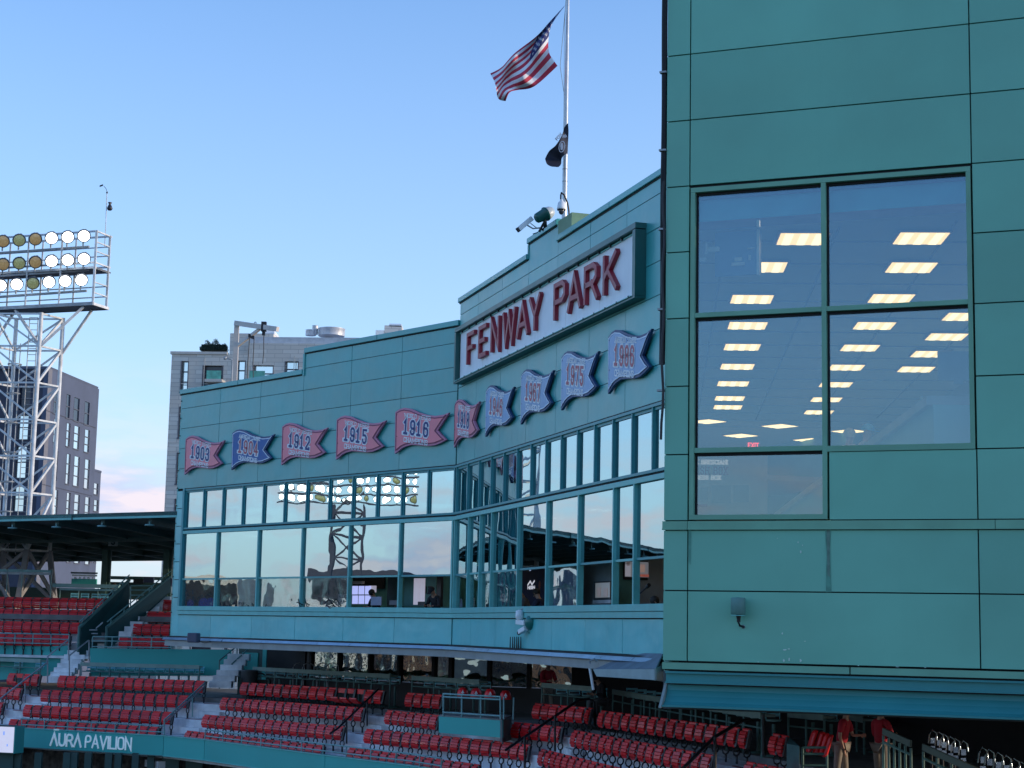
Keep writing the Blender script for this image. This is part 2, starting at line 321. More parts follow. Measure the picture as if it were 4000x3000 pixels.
def glyph(mb, fr, ch, x, z, h, w, o0, o1, sx=1, mi=0, rounded=False, slab=0):
    for i, st in enumerate(GLY[ch][1]):
        p = [(x + a * h * sx, z + b * h) for a, b in st]
        cl = abs(p[0][0] - p[-1][0]) < 1e-9 and abs(p[0][1] - p[-1][1]) < 1e-9
        if rounded and ch in 'UROPDSCG':
            if cl: p = chaikin(p[:-1], True); p.append(p[0])
            else: p = chaikin(p, False)
        ribbon(mb, fr, p, w, o0, o1 + i * .0004, mi)
        if slab:
            for e_ in (p[0], p[-1]):
                if not cl and (abs(e_[1] - z) < .01 or abs(e_[1] - z - h) < .01): ribbon(mb, fr, [(e_[0] - slab, e_[1]), (e_[0] + slab, e_[1])], w * .8, o0, o1 + .0008 + i * .0004, mi)
def text(mb, fr, t, x, z, h, w, o0, o1, width=None, gap=.28, rounded=False, slab=0, mi=0):
    sx = 1.0
    if width: sx = (width / h - gap * (len(t) - 1)) / max(.1, text_width(t, 0))
    for c in t:
        if c != ' ': glyph(mb, fr, c, x, z, h, w, o0, o1, sx, mi, rounded, slab)
        x += ((GLY[c][0] if c != ' ' else .35) * sx + gap) * h
# ================================================================== THE PRESS BOX (two wings) and the corner block
FA = Fr((-1.6533, 52.3), (-.66848, .74373), (-.74373, -.66848))      # left wing, s runs to the left
FB = Fr((-1.6533, 52.3), (.29837, -.95445), (-.95445, -.29837))      # right wing, s runs to the right and nearer
FC = Fr((1.6735, 18.5), (.92771, -.37331), (-.37331, -.92771))       # near corner block
JT = .018                                                            # joint width between cladding panels
ZP = -16.0
def panels(fr, mb_parent, cells, m, th=.05, gap=JT, name='wall_panel', jitter=.004):
    for (a0, a1, z0, z1) in cells:
        b = MB(); j = rnd.uniform(0, jitter)
        fr.box(b, a0 + gap / 2, a1 - gap / 2, z0 + gap / 2, z1 - gap / 2, -th, j)
        b.build(name, m, mb_parent)
def mull(fr, par, a, z0, z1, w, o0, o1, name='mullion', m=None):
    b = MB(); fr.box(b, a - w / 2, a + w / 2, z0, z1, o0, o1); b.build(name, m or G_FRAME, par)
def pane(fr, par, a0, a1, z0, z1, o, m, name='window_pane'):
    b = MB(); fr.box(b, a0, a1, z0, z1, o - .012, o); b.build(name, m, par)

# ---- wing A
pa = thing('press_box_wing', FA.P(8, -.5, -2), 'left wing of the teal press box with the red pennants from 1903 to 1916', 'building', 'press box wings')
ZR = [4.95, 5.71, 6.47, 7.23, 7.99]
cutA = [0.03, 2.83, 5.52, 8.24, 10.86, 13.5, 16.18]
cells = []
for i in range(6):
    for j in range(4): cells.append((cutA[i], cutA[i + 1], ZR[j], ZR[j + 1]))
    if i < 3: cells += [(cutA[i], cutA[i + 1], 7.99, 8.75), (cutA[i], cutA[i + 1], 8.75, 9.27)]
    else: cells.append((cutA[i], cutA[i + 1], 7.99, 8.54))
panels(FA, pa, cells, G_WALL)
panels(FA, pa, [(cutA[i] + (0 if i else -.0), cutA[i + 1], -.5, .28) for i in range(6)], G_WALL2)
b = MB(); FA.box(b, .0, 16.15, 4.9, 8.45, -.3, -.052); FA.box(b, 0, 8.2, 8.45, 9.2, -.3, -.052); FA.box(b, 0, 16.15, -.5, .3, -.3, -.052)
b.build('backing', BLACK, pa)
for a0, a1, z in ((0.0, 8.24, 9.28), (8.3, 16.3, 8.55)):
    n = 2
    for k in range(n):
        c0 = a0 + (a1 - a0) * k / n; c1 = a0 + (a1 - a0) * (k + 1) / n
        b = MB(); FA.box(b, c0, c1 - .02, z, z + .17, -.35, .07); b.build('coping', G_WALL, pa, bevel=.01)
    b = MB(); FA.box(b, a0, a1, z - .04, z, -.3, .02); b.build('coping_shadow_gap', BLACK, pa)
b = MB(); FA.box(b, 8.2, 8.3, 8.5, 9.27, -.35, .04); b.build('parapet_end', G_WALL, pa)
# left end return and corner strip with its stack of short panels
for j in range(14):
    z0 = -.4 + j * .66; b = MB(); FA.box(b, 15.72, 16.17, z0 + .01, z0 + .645, -.05, .003)
    if z0 < 4.5: b.build('wall_panel', G_WALL2, pa)
b = MB(); FA.box(b, 16.18, 16.24, -.5, 8.6, -4.5, .0); b.build('end_wall', G_WALL, pa)
b = MB(); FA.box(b, 15.72, 16.17, -.5, 4.95, -.2, -.052); b.build('backing', BLACK, pa)
for j in range(13):
    b = MB(); FA.box(b, 16.17, 16.22, .35 + j * .66, .39 + j * .66, .0, .03); b.build('clip', BLKMET, pa)
def wing_windows(fr, par, cu, cl, a_end, opened, sash=None):
    b = MB(); fr.box(b, -.0, a_end, 4.86, 4.925, -.1, .03); b.build('window_head', G_FRAME, par)
    b = MB(); fr.box(b, -.0, a_end, 4.93, 4.948, -.1, .02); b.build('shadow_joint', BLACK, par)
    b = MB(); fr.box(b, -.0, a_end, 3.42, 3.49, -.12, .04); b.build('window_sill', G_FRAME, par, bevel=.006)
    b = MB(); fr.box(b, -.0, a_end, 3.375, 3.415, -.1, .0); b.build('shadow_joint', BLACK, par)
    b = MB(); fr.box(b, -.0, a_end, 3.25, 3.37, -.12, .05); b.build('transom', G_LIGHT, par, bevel=.006)
    b = MB(); fr.box(b, -.0, a_end, .44, .60, -.15, .09); b.build('window_sill', G_LIGHT, par, bevel=.01)
    b = MB(); fr.box(b, -.0, a_end, .30, .43, -.15, .07); b.build('sill_trim', G_LIGHT, par)
    for i in range(len(cu) - 1):
        a0, a1 = cu[i], cu[i + 1]
        g = MB(); fr.box(g, a0, a0 + .055, 3.49, 4.86, -.09, .022); g.build('mullion', G_FRAME, par)
        g = MB(); fr.box(g, a1 - .055, a1 - .003, 3.49, 4.86, -.09, -.02); g.build('window_frame', G_FRAME, par)
        g = MB(); fr.box(g, a0 + .058, a1 - .058, 4.79, 4.858, -.09, -.02); g.build('window_frame', G_FRAME, par)
        pane(fr, par, a0 + .058, a1 - .058, 3.492, 4.788, -.055, GL_UP)
    for i in range(len(cl) - 1):
        a0, a1 = cl[i], cl[i + 1]
        g = MB(); fr.box(g, a0, a0 + .07, .60, 3.25, -.11, .045); g.build('mullion', G_LIGHT, par)
        pane(fr, par, a0 + .073, a1 - .003, 1.62, 3.248, -.035, GL_UP)
        if i not in opened: pane(fr, par, a0 + .073, a1 - .003, .60, 1.56, -.06, GL_LO)
        g = MB(); fr.box(g, a0 + .073, a1 - .003, 1.56, 1.615, -.09, -.01); g.build('sash_rail', G_LIGHT if i % 2 else G_FRAME, par)
cuA = [15.6 - 1.3 * k for k in range(13)][::-1]; cuA[0] = .03
clA = [0.03, 2.6, 5.25, 7.92, 10.57, 13.22, 15.6]
wing_windows(FA, pa, cuA, clA, 15.72, (0, 1))
g = MB(); FA.box(g, 15.6, 15.72, .6, 4.95, -.15, .06); g.build('window_frame', G_FRAME, pa)

# ---- wing B
pb = thing('press_box_wing', FB.P(8, -.5, -2), 'right wing of the teal press box carrying the big white name sign', 'building', 'press box wings')
cutB = [.03, 2.0, 4.45, 6.88, 9.31, 11.75, 14.2, 17.0]
ZB = [4.95, 5.76, 6.55, 7.31, 8.07, 8.83, 9.59]
cells = []
for i in range(len(cutB) - 1):
    for j in range(6): cells.append((cutB[i], cutB[i + 1], ZB[j], ZB[j + 1]))
    top = 9.98 if i < 3 else (10.4 if i == 3 else 9.95)
    cells.append((cutB[i], cutB[i + 1], 9.59, top))
panels(FB, pb, cells, G_WALL)
panels(FB, pb, [(cutB[i], cutB[i + 1], -.5, .28) for i in range(len(cutB) - 1)], G_WALL2)
b = MB(); FB.box(b, 0, 17, 4.9, 9.9, -.3, -.052); FB.box(b, 6.9, 9.3, 9.9, 10.3, -.3, -.052); FB.box(b, 0, 17, -.5, .3, -.3, -.052); b.build('backing', BLACK, pb)
for a0, a1, z in ((-.05, 3.5, 9.99), (3.5, 6.83, 9.99), (6.83, 9.31, 10.41), (9.31, 13.2, 9.96), (13.2, 17.1, 9.96)):
    b = MB(); FB.box(b, a0, a1 - .02, z, z + .15, -.35, .07); b.build('coping', G_WALL, pb, bevel=.01)
    b = MB(); FB.box(b, a0, a1 - .01, z - .035, z, -.3, .02); b.build('coping_shadow_gap', BLACK, pb)
b = MB(); FB.box(b, 6.8, 6.88, 9.99, 10.4, -.35, .03); b.build('parapet_end', G_WALL, pb)
b = MB(); FB.box(b, 9.31, 9.36, 9.95, 10.4, -.35, .03); b.build('parapet_end', G_WALL, pb)
cuB = [.08 + 1.215 * k for k in range(15)]
clB = [.08, 1.58, 2.8, 3.95, 6.4, 8.83, 11.22, 13.6, 14.88, 17.1]
wing_windows(FB, pb, cuB, clB, 17.1, (4, 6, 7, 8))

# ---- base fascia, gutter and slab edge shared by both wings
for fr, par, a1, nn in ((FA, pa, 16.24, 5), (FB, pb, 16.6, 5)):
    b = MB(); fr.box(b, 0, a1, -.54, -.505, -.1, .12); b.build('drip_edge', BLACK, par)
    for k in range(nn):
        c0 = a1 * k / nn; c1 = a1 * (k + 1) / nn
        b = MB(); P = fr.P
        q = [(-.545, .10), (-.545, .26), (-.63, .34), (-.64, .32), (-.63, .10)]
        pts0 = [P(c0 + .01, z, o) for z, o in q]; pts1 = [P(c1 - .01, z, o) for z, o in q]; n = len(q)
        b.add(pts0 + pts1, [(i, (i + 1) % n, n + (i + 1) % n, n + i) for i in range(n)] + [tuple(range(n))[::-1], tuple(range(n, 2 * n))])
        b.build('gutter', mat('gutter_metal', (.42, .52, .62), .3, metal=.5, var=.15, scale=2), par)
        b = MB(); fr.box(b, c0, c1 - .012, -.86, -.65, .0, .22); b.build('slab_edge', mat('slab_edge_metal', (.30, .33, .34), .5, metal=.2, var=.15, scale=1.5, streak=.3, dirt=(.42, .43, .44)), par)
b = MB(); FA.box(b, 0, 16.2, -.86, -.55, -14, -.01); FB.box(b, 0, 17, -.855, -.55, -14, -.01); b.build('underside_slab', mat('soffit', (.09, .10, .10), .8), pa)
b = MB(); FA.box(b, 0, 16.2, 8.0, 8.3, -14, -.31); FB.box(b, 0, 17, 9.0, 9.3, -14, -.31); b.build('roof_slab', CONCD, pa)
b = MB(); FA.box(b, 0, 16.2, -.5, 8.2, -14.2, -14); FB.box(b, 0, 17, -.5, 9.2, -14.2, -14); FA.box(b, 16.0, 16.18, -.5, 8.2, -14, -4.5); b.build('sun_blocking_rear_wall', G_WALL, pa)  # unseen rear walls, added to keep the low sun off the green stair
# interiors behind the glass
b = MB(); FA.box(b, 0, 16.1, .1, .3, -4.2, -.22); b.build('office_floor', FLOORM, pa)
b = MB(); FA.box(b, 0, 16.1, 3.28, 3.40, -4.2, -.25); b.build('office_ceiling', CEILM, pa)
b = MB(); FA.box(b, 0, 16.1, .3, 4.9, -4.3, -4.2); b.build('back_wall', TEALIN, pa)
b = MB(); FA.box(b, 0, 16.1, 4.9, 5.0, -4.2, -.3); b.build('office_ceiling', CEILM, pa)
for a in (15.9,):
    b = MB(); FA.box(b, a + .02, a + .08, .3, 3.28, -4.2, -.35); b.build('partition_wall', TEALIN, pa)
b = MB(); FB.box(b, 0, 17, .1, .3, -4.2, -.22); b.build('office_floor', FLOORM, pb)
b = MB(); FB.box(b, 0, 17, 3.28, 3.40, -4.2, -.25); b.build('office_ceiling', CEILM, pb)
b = MB(); FB.box(b, 0, 17, .3, 4.9, -4.3, -4.2); b.build('back_wall', mat('interior_green_wall', (.10, .24, .20), .7), pb)
b = MB(); FB.box(b, 0, 17, 4.9, 5.0, -4.2, -.3); b.build('office_ceiling', CEILM, pb)
for a in (11.2,):
    b = MB(); FB.box(b, a + .02, a + .08, .3, 3.28, -4.2, -.93); b.build('partition_wall', MATS['interior_green_wall'], pb)
b = MB(); FB.box(b, 9.2, 11.15, .62, 1.9, -.88, -.86); b.build('roller_blind', mat('grey_blind', (.22, .27, .31), .8), pb)
b = MB(); FB.box(b, 7.95, 10.1, .62, 1.78, -.38, -.36); b.build('roller_blind', MATS['grey_blind'], pb)
b = MB(); FB.box(b, 9.2, 11.2, 1.9, 1.96, -.92, -.84); b.build('blind_rail', G_LIGHT, pb)
for fr, par, L_ in ((FA, pa, (1.3, 4.0, 9.2, 14.4)), (FB, pb, (2.3, 6.4, 10.2, 14.6))):
    for a in L_: b = MB(); fr.box(b, a - .3, a + .3, 3.255, 3.275, -2.6, -2.0); b.build('ceiling_lamp', emis('office_lamp', (1, .86, .66), 4.5), par)
# desks along both wings
for fr, par, a1 in ((FA, pa, 15.5), (FB, pb, 17)):
    b = MB(); fr.box(b, .1, a1, .50, .57, -1.0, -.17); b.build('desk', mat('desk_top', (.16, .17, .18), .5), par)

# ================================================================== near corner block
pc = thing('corner_block', FC.P(4, -.8, -2), 'near green panelled block with the large tinted windows on the right', 'building')
SX = [-.012, .262, 3.285, 6.3, 9.3, 12.3, 15.3, 18.3, 21.3, 24.3]
ZL = [8.7, 7.9, 7.15, 6.39, 5.63, 4.88, 4.14, 3.40, 2.65, 1.905, 1.19]
cells = []
for i in range(len(SX) - 1):
    for j in range(len(ZL) - 1):
        if i == 1 and ZL[j + 1] < 4.8: continue
        cells.append((SX[i], SX[i + 1], ZL[j + 1], ZL[j]))
    cells += [(SX[i], SX[i + 1], .445, 1.09), (SX[i], SX[i + 1], -.30, .445)]
cells.append((1.78, 3.285, 1.19, 1.905))
panels(FC, pc, cells, G_TOWER, th=.04, gap=.014, jitter=.002)
b = MB()
FC.box(b, -.0, .27, -.3, 8.7, -.3, -.042); FC.box(b, 3.28, 24.3, -.3, 8.7, -.3, -.042); FC.box(b, .27, 3.28, 4.88, 8.7, -.3, -.042)
FC.box(b, .27, 3.28, -.3, 1.19, -.3, -.042); FC.box(b, 1.79, 3.28, 1.19, 1.89, -.3, -.042); b.build('backing', BLACK, pc)
for a0, a1 in ((-.02, .256), (.262, 3.45), (3.456, 6.9), (6.91, 24)):
    b = MB(); FC.box(b, a0, a1, 1.098, 1.185, -.03, .012); b.build('band_course', G_TTRIM, pc)
    b = MB(); FC.box(b, a0, a1, 1.092, 1.104, -.03, .028); b.build('drip_edge', G_TTRIM, pc)
for a0, a1 in ((-.01, 1.98), (1.995, 5.2), (5.21, 24)):
    b = MB(); FC.box(b, a0, a1, -.385, -.315, -.03, .014); b.build('band_course', G_TTRIM, pc)
b = MB(); FC.box(b, 0, 24, -.40, -.31, -.3, -.035); b.build('backing', BLACK, pc)
# gutter beams under the block
def profile(fr, q, a0, a1, name, m, par):
    b = MB(); n = len(q); p0 = [fr.P(a0, z, o) for z, o in q]; p1 = [fr.P(a1, z, o) for z, o in q]
    b.add(p0 + p1, [(i, (i + 1) % n, n + (i + 1) % n, n + i) for i in range(n)] + [tuple(range(n))[::-1], tuple(range(n, 2 * n))]); return b.build(name, m, par)
for a0, a1 in ((.06, 4.6), (4.605, 9), (9.01, 24)):
    profile(FC, [(-.405, .02), (-.405, .13), (-.425, .13), (-.425, .10), (-.512, .10), (-.512, .14), (-.528, .14), (-.528, .02)], a0, a1, 'upper_gutter_beam', G_GUT, pc)
    profile(FC, [(-.545, .02), (-.545, .04), (-.60, .05), (-.66, .085), (-.72, .14), (-.752, .20), (-.752, .24), (-.772, .24), (-.772, .18), (-.74, .12), (-.67, .06), (-.60, .02)], a0, a1, 'lower_gutter_beam', G_GUT, pc)
profile(FC, [(-.53, .0), (-.53, .06), (-.545, .06), (-.77, .255), (-.785, .255), (-.785, .16), (-.60, .0)], .028, .056, 'gutter_end_plate', mat('end_plate', (.28, .32, .30), .5), pc)
b = MB(); FC.box(b, .0, 24, -.80, -.405, -12, -.0); b.build('underside_slab', MATS['soffit'], pc)
# window frames
wf = G_TTRIM
def cb(name, a0, a1, z0, z1, o0, o1, m): b = MB(); FC.box(b, a0, a1, z0, z1, o0, o1); return b.build(name, m, pc)
cb('shadow_joint', .268, 3.28, 4.856, 4.874, -.1, -.02, BLACK)
cb('window_frame', .275, 3.272, 4.80, 4.852, -.14, .010, wf)
cb('window_frame', .275, .325, 1.215, 4.798, -.14, .010, wf)
cb('window_frame', 3.225, 3.272, 1.905, 4.798, -.14, .010, wf)
cb('window_frame', 1.715, 1.765, 1.215, 4.798, -.14, .008, wf)
cb('transom', .327, 1.713, 3.40, 3.45, -.14, .006, wf); cb('transom', 1.767, 3.223, 3.40, 3.45, -.14, .006, wf)
cb('transom', .327, 1.713, 1.92, 1.972, -.14, .006, wf); cb('window_sill', 1.767, 3.272, 1.905, 1.965, -.14, .012, wf)
cb('window_sill', .275, 1.765, 1.20, 1.252, -.14, .012, wf)
for a0, a1, z0, z1 in ((.327, 1.713, 3.452, 4.798), (1.767, 3.223, 3.452, 4.798), (.327, 1.713, 1.974, 3.398), (1.767, 3.223, 1.967, 3.398), (.327, 1.713, 1.254, 1.918)):
    cb('gasket', a0, a1, z1 - .03, z1 - .001, -.09, -.045, BLACK); cb('gasket', a0, a0 + .018, z0, z1 - .031, -.09, -.045, BLACK)
    b = MB(); FC.box(b, a0, a1, z0, z1, -.075, -.06); b.build('window_pane', GL_C, pc)
# side wall running back from the corner to the press box, and the room behind
def vwall(name, m, pts, z0, z1, th, par, kind=None):
    b = MB()
    for p, q in zip(pts[:-1], pts[1:]):
        p = Vector((*p, 0)); q = Vector((*q, 0)); d = (q - p).normalized(); n = Vector((-d.y, d.x, 0)) * th
        b.hexa([p + Vector((0, 0, z0)), q + Vector((0, 0, z0)), q + n + Vector((0, 0, z0)), p + n + Vector((0, 0, z0)), p + Vector((0, 0, z1)), q + Vector((0, 0, z1)), q + n + Vector((0, 0, z1)), p + n + Vector((0, 0, z1))])
    return b.build(name, m, par, kind=kind)
vwall('side_wall', G_TOWER, [(1.76, 18.75), (3.32, 36.6)], -.8, 8.6, -.1, pc)
b = MB(); b.add([FC.P(0, 8.7, -.0), FC.P(24, 8.7, 0), FC.P(24, 8.7, -30), Vector((3.4, 36.6, 8.7))], [(0, 1, 2, 3)]); b.add([FC.P(0, 8.6, -.01), FC.P(24, 8.6, -.01), FC.P(24, 8.6, -30), Vector((3.4, 36.6, 8.6))], [(0, 3, 2, 1)]); b.build('roof_slab', CONCD, pc)
# dark cable bundle down the corner edge
b = MB(); 
pts = [FC.P(-.045, z, -.02 + .012 * math.sin(z * 3)) for z in [8.6 - k * .3 for k in range(20)]]
b.tube(pts, .033, 8); b.build('cable_bundle', BLACK, pc)
b = MB(); b.tube([FC.P(-.03 - .012 * math.sin(k * 1.3), 4.95 - k * .18, .02) for k in range(17)], .016, 6); b.build('cable', BLKMET, pc)
for k in range(7):
    b = MB(); FC.box(b, -.09, -.012, 8 - k * .9, 8.02 - k * .9, -.03, .03); b.build('cable_clip', GALV, pc)
# droppings and rust marks on the panels
b = MB()
r2 = random.Random(3)
for (px, py, rx, rz) in ((3118, 2118, .006, .012), (3128, 2155, .009, .016), (3135, 2130, .004, .01), (3037, 2103, .004, .004), (3056, 2475, .008, .012), (3065, 2538, .022, .008), (3082, 2535, .012, .006), (3145, 2505, .008, .006), (3062, 2580, .01, .02), (3083, 2576, .009, .022), (3128, 2580, .012, .02), (2962, 2586, .008, .004), (3353, 2600, .01, .003), (3505, 2605, .02, .003), (3615, 2608, .012, .003)):
    d = ray(px, py); t = FC.O.dot(FC.n) / d.dot(FC.n); p = d * t - FC.O; s_, z_ = p.dot(FC.u), p.z
    poly = [(s_ + rx * math.cos(k * math.pi / 4) * r2.uniform(.6, 1.2), z_ + rz * math.sin(k * math.pi / 4) * r2.uniform(.6, 1.2)) for k in range(8)]
    b.prism(poly, FC, .004, .008)
b.build('bird_dropping', mat('bird_dropping', (.62, .74, .66), .9), pc, kind='stuff')
sm = mat('rust_stain', (.105, .30, .22), .7, var=.25, scale=9); sm2 = mat('rust_stain_core', (.125, .22, .17), .7, var=.3, scale=12)
b = MB(); b.prism([(1.745, .446), (1.80, .446), (1.79, .9), (1.80, 1.088), (1.74, 1.088), (1.752, .8)], FC, .0052, .0062); b.build('rust_stain', sm, pc)
b = MB(); b.prism([(1.762, .62), (1.785, .60), (1.79, 1.088), (1.755, 1.088)], FC, .0064, .0070); b.build('rust_stain', sm2, pc)
b = MB(); b.prism([(.275, .75), (.295, .72), (.30, 1.088), (.27, 1.088)], FC, .0052, .0062); b.build('rust_stain', sm, pc)
# ================================================================== the big sign
ps = thing('name_sign', FB.P(8, 7.3, .2), 'large white sign board with raised red letters reading FENWAY PARK', 'sign')
def fb(fr, name, a0, a1, z0, z1, o0, o1, m, par, bevel=0):
    b = MB(); fr.box(b, a0, a1, z0, z1, o0, o1); return b.build(name, m, par, bevel=bevel)
sg = mat('sign_frame_green', (.02, .12, .11), .4)
fb(FB, 'sign_board', .62, 15.2, 7.44, 8.9, .03, .13, WHITE, ps)
for k in range(1, 6): fb(FB, 'board_joint', .62 + 2.43 * k, .63 + 2.43 * k, 7.45, 8.89, .13, .1315, STONED, ps)
fb(FB, 'frame_rail', .40, 15.42, 8.96, 9.09, .0, .27, sg, ps); fb(FB, 'frame_rail', .40, 15.42, 7.37, 7.42, .0, .27, sg, ps)
fb(FB, 'frame_stile', .40, .56, 7.425, 8.935, .0, .27, sg, ps); fb(FB, 'frame_stile', 15.25, 15.42, 7.425, 8.935, .0, .27, sg, ps)
fb(FB, 'frame_lip', .6, 15.22, 8.90, 8.935, .1, .16, G_LIGHT, ps); fb(FB, 'frame_lip', .6, 15.22, 7.425, 7.445, .1, .30, G_LIGHT, ps)
for k in range(20):
    a = .95 + .745 * k
    b = MB(); b.tube([FB.P(a, 8.915, .16), FB.P(a, 8.915, .21)], .03, 8); b.build('stud', BLKMET, ps)
    b = MB(); b.tube([FB.P(a, 7.44, .27), FB.P(a, 7.44, .31)], .022, 6); b.build('stud', BLKMET, ps)
lets = 'FENWAY PARK'; xs = [1.62, 2.87, 4.11, 5.24, 6.57, 7.64, 0, 9.66, 10.72, 11.93, 13.24]; ww = [.86, .86, .88, 1.28, 1.06, 1.0, 0, .98, 1.06, 1.0, .98]
for c, x, w_ in zip(lets, xs, ww):
    if c == ' ': continue
    b = MB(); gw = GLY[c][0]; glyph(b, FB, c, x + .09, 7.83 + .03, .82, .125, .13, .24, sx=(w_ * .93 - .14) / (.82 * gw))
    b.build('letter', REDP, ps)
# ================================================================== pennants
OUT = [(0, 1.3), (.23, 1.38), (.47, 1.4), (.8, 1.34), (1.22, 1.19), (1.62, 1.08), (2.02, 1.02), (2.42, 1.02), (2.68, 1.07), (2.40, .81), (2.14, .56), (2.36, .39), (2.58, .24), (2.33, .16), (2.02, .1), (1.66, .1), (1.26, .15), (.86, .19), (.57, .16), (.37, .11), (.14, .0), (.03, -.04)]
def inset(poly, d):
    n = len(poly); o = []
    for i in range(n):
        a = Vector(poly[i - 1]); p = Vector(poly[i]); c = Vector(poly[(i + 1) % n])
        d1 = (p - a).normalized(); d2 = (c - p).normalized(); n1 = Vector((d1.y, -d1.x)); n2 = Vector((d2.y, -d2.x)); m = (n1 + n2).normalized()
        k = min(d / max(.3, m.dot(n1)), d * 1.8); q = p + m * k; o.append((q.x, q.y))
    return o
def tri_prism(b, poly, fr, o0, o1, mi=0, side=0):           # concave outline: triangulated caps
    from mathutils.geometry import tessellate_polygon
    tris = tessellate_polygon([[Vector((x, y, 0)) for x, y in poly]]); n = len(poly)
    A = [fr.P(x, y, o0) for x, y in poly]; Bp = [fr.P(x, y, o1) for x, y in poly]
    b.add(Bp, [tuple(t) for t in tris], mi)
    b.add(A + Bp, [(i, (i + 1) % n, n + (i + 1) % n, n + i) for i in range(n)], side)
PLAB = {'1903': 'red 1903 World Series pennant board at the left end of the left wing', '1904': 'only blue pennant on the left wing, reading American League 1904 Champions',
 '1912': 'red 1912 pennant board just right of the blue one on the left wing', '1915': 'red 1915 pennant board, second from the inner corner of the press box', '1916': 'red 1916 pennant board, last before the inner corner on the left wing',
 '1918': 'narrow looking red 1918 pennant, the only red one on the right wing', '1946': 'blue 1946 pennant board beside the red one on the right wing', '1967': 'blue 1967 pennant board, second blue one on the right wing, lower middle of sign',
 '1975': 'blue 1975 pennant board, next to the last before the near block', '1986': 'largest looking blue 1986 pennant board, close to the near green block'}
def pennant(fr, s, year, red, flip, side):
    f = fr.sub(s, 5.50, .05, flip=flip)
    who = 'World Series' if red else 'American League'
    lab = PLAB[year]
    t = thing('champions_pennant', f.P(1.3, 0, 0), lab, 'pennant', 'champions pennants on the press box wall')
    b = MB(); tri_prism(b, OUT, f, 0, .07, 0, 1); b.build('rim', [PENR2, PENR2] if red else [PENB2, PENB2], t)
    q = inset(OUT, .075)
    b = MB(); tri_prism(b, q, f, .07, .085); b.build('board', PENR if red else (PENBD if fr is FA else PENB), t)
    b = MB(); ribbon(b, f, q + [q[0]], .03, .085, .091, cap=0); b.build('border_line', PENRD if red else mat('pennant_white_line', (.7, .78, .9), .5), t)
    tl = f.sub(0, 0, 0); g = Fr(f.P(.47, 1.09, .087), f.u, f.n); g.u = (f.u * math.cos(-.16) + f.k * math.sin(-.16)); g.k = f.k * math.cos(.16) + f.u * math.sin(.16) * .3
    word = 'WORLD SERIES' if red else 'AMERICAN LEAGUE'
    b = MB(); text(b, g, word, .03, .02, .115, .026, .0, .004, width=1.33, gap=.32, slab=.022); b.build('title_lettering', WHITE, t, kind='stuff')
    b = MB(); x = .06; o = []
    for ch in year:
        glyph(b, g, ch, x, -.50, .42, .15, .0, .004, sx=.78, slab=.06); x += .335
    b.build('year_outline', WHITE, t)
    b = MB(); x = .06
    for ch in year:
        glyph(b, g, ch, x, -.50, .42, .075, .006, .010, sx=.78); x += .335
    b.build('year_lettering', NAVY if red else PRED, t)
    b = MB(); text(b, g, 'CHAMPIONS', .07, -.77, .135, .032, .0, .004, width=1.2, gap=.3, slab=.025); b.build('champions_lettering', WHITE, t, kind='stuff')
    for (x, y) in ((.12, 1.2), (.14, .5), (.2, .1), (1.2, .25), (2.4, .27), (1.3, 1.02)):
        b = MB(); b.tube([f.P(x, y, .085), f.P(x, y, .092)], .014, 6); b.build('bolt', BLKMET, t)
for s_, yr, red in ((15.6, '1903', 1), (12.42, '1904', 0), (9.28, '1912', 1), (6.1, '1915', 1), (2.95, '1916', 1)): pennant(FA, s_, yr, red, True, 'left')
for s_, yr, red in ((.07, '1918', 1), (3.42, '1946', 0), (6.74, '1967', 0), (10.05, '1975', 0), (13.38, '1986', 0)): pennant(FB, s_, yr, red, False, 'right')

# ================================================================== flagpole, flags and the gear on the parapet
pp = ond(2204, 862, 43.2); ptop = ond(2222.5, -60, 43.2); ptop = Vector((pp.x, pp.y, ptop.z))
fp = thing('flagpole', pp, 'tall white metal flagpole rising from the parapet beside the dome camera', 'flagpole')
b = MB(); b.tube([pp + Vector((0, 0, z)) for z in (-.4, 2.2, 3.4, 5.8, 8)], [.068, .064, .056, .045, .036], 12); b.build('pole', mat('pole_white', (.55, .56, .58), .3, metal=.35, var=.12), fp)
for z in (1.02, 1.35, 1.85): b = MB(); b.tube([pp + Vector((0, 0, z)), pp + Vector((0, 0, z + .03))], .069, 12); b.build('band', GALV, fp)
hal = mat('halyard_rope', (.25, .3, .3), .8)
H = lambda px, py: ond(px, py, 42.9)
b = MB(); b.tube([H(2214, -30), H(2206, 60), H(2196, 170), H(2188, 258), H(2204, 370)], .007, 5); b.build('halyard', hal, fp)
b = MB(); b.tube([H(2212, -30), H(2205, 100), H(2203, 370), H(2202, 560), H(2204, 800)], .006, 5); b.build('halyard', hal, fp)
def curve(pts, n):
    P = [Vector(p) for p in pts]; L = [0]
    for a, c in zip(P[:-1], P[1:]): L.append(L[-1] + (c - a).length)
    out = []
    for k in range(n + 1):
        t = L[-1] * k / n; i = 0
        while i < len(P) - 2 and L[i + 1] < t: i += 1
        f = (t - L[i]) / max(1e-6, L[i + 1] - L[i]); p0 = P[max(i - 1, 0)]; p1 = P[i]; p2 = P[i + 1]; p3 = P[min(i + 2, len(P) - 1)]
        out.append(.5 * ((2 * p1) + (p2 - p0) * f + (2 * p0 - 5 * p1 + 4 * p2 - p3) * f * f + (3 * p1 - p0 - 3 * p2 + p3) * f ** 3))
    return out
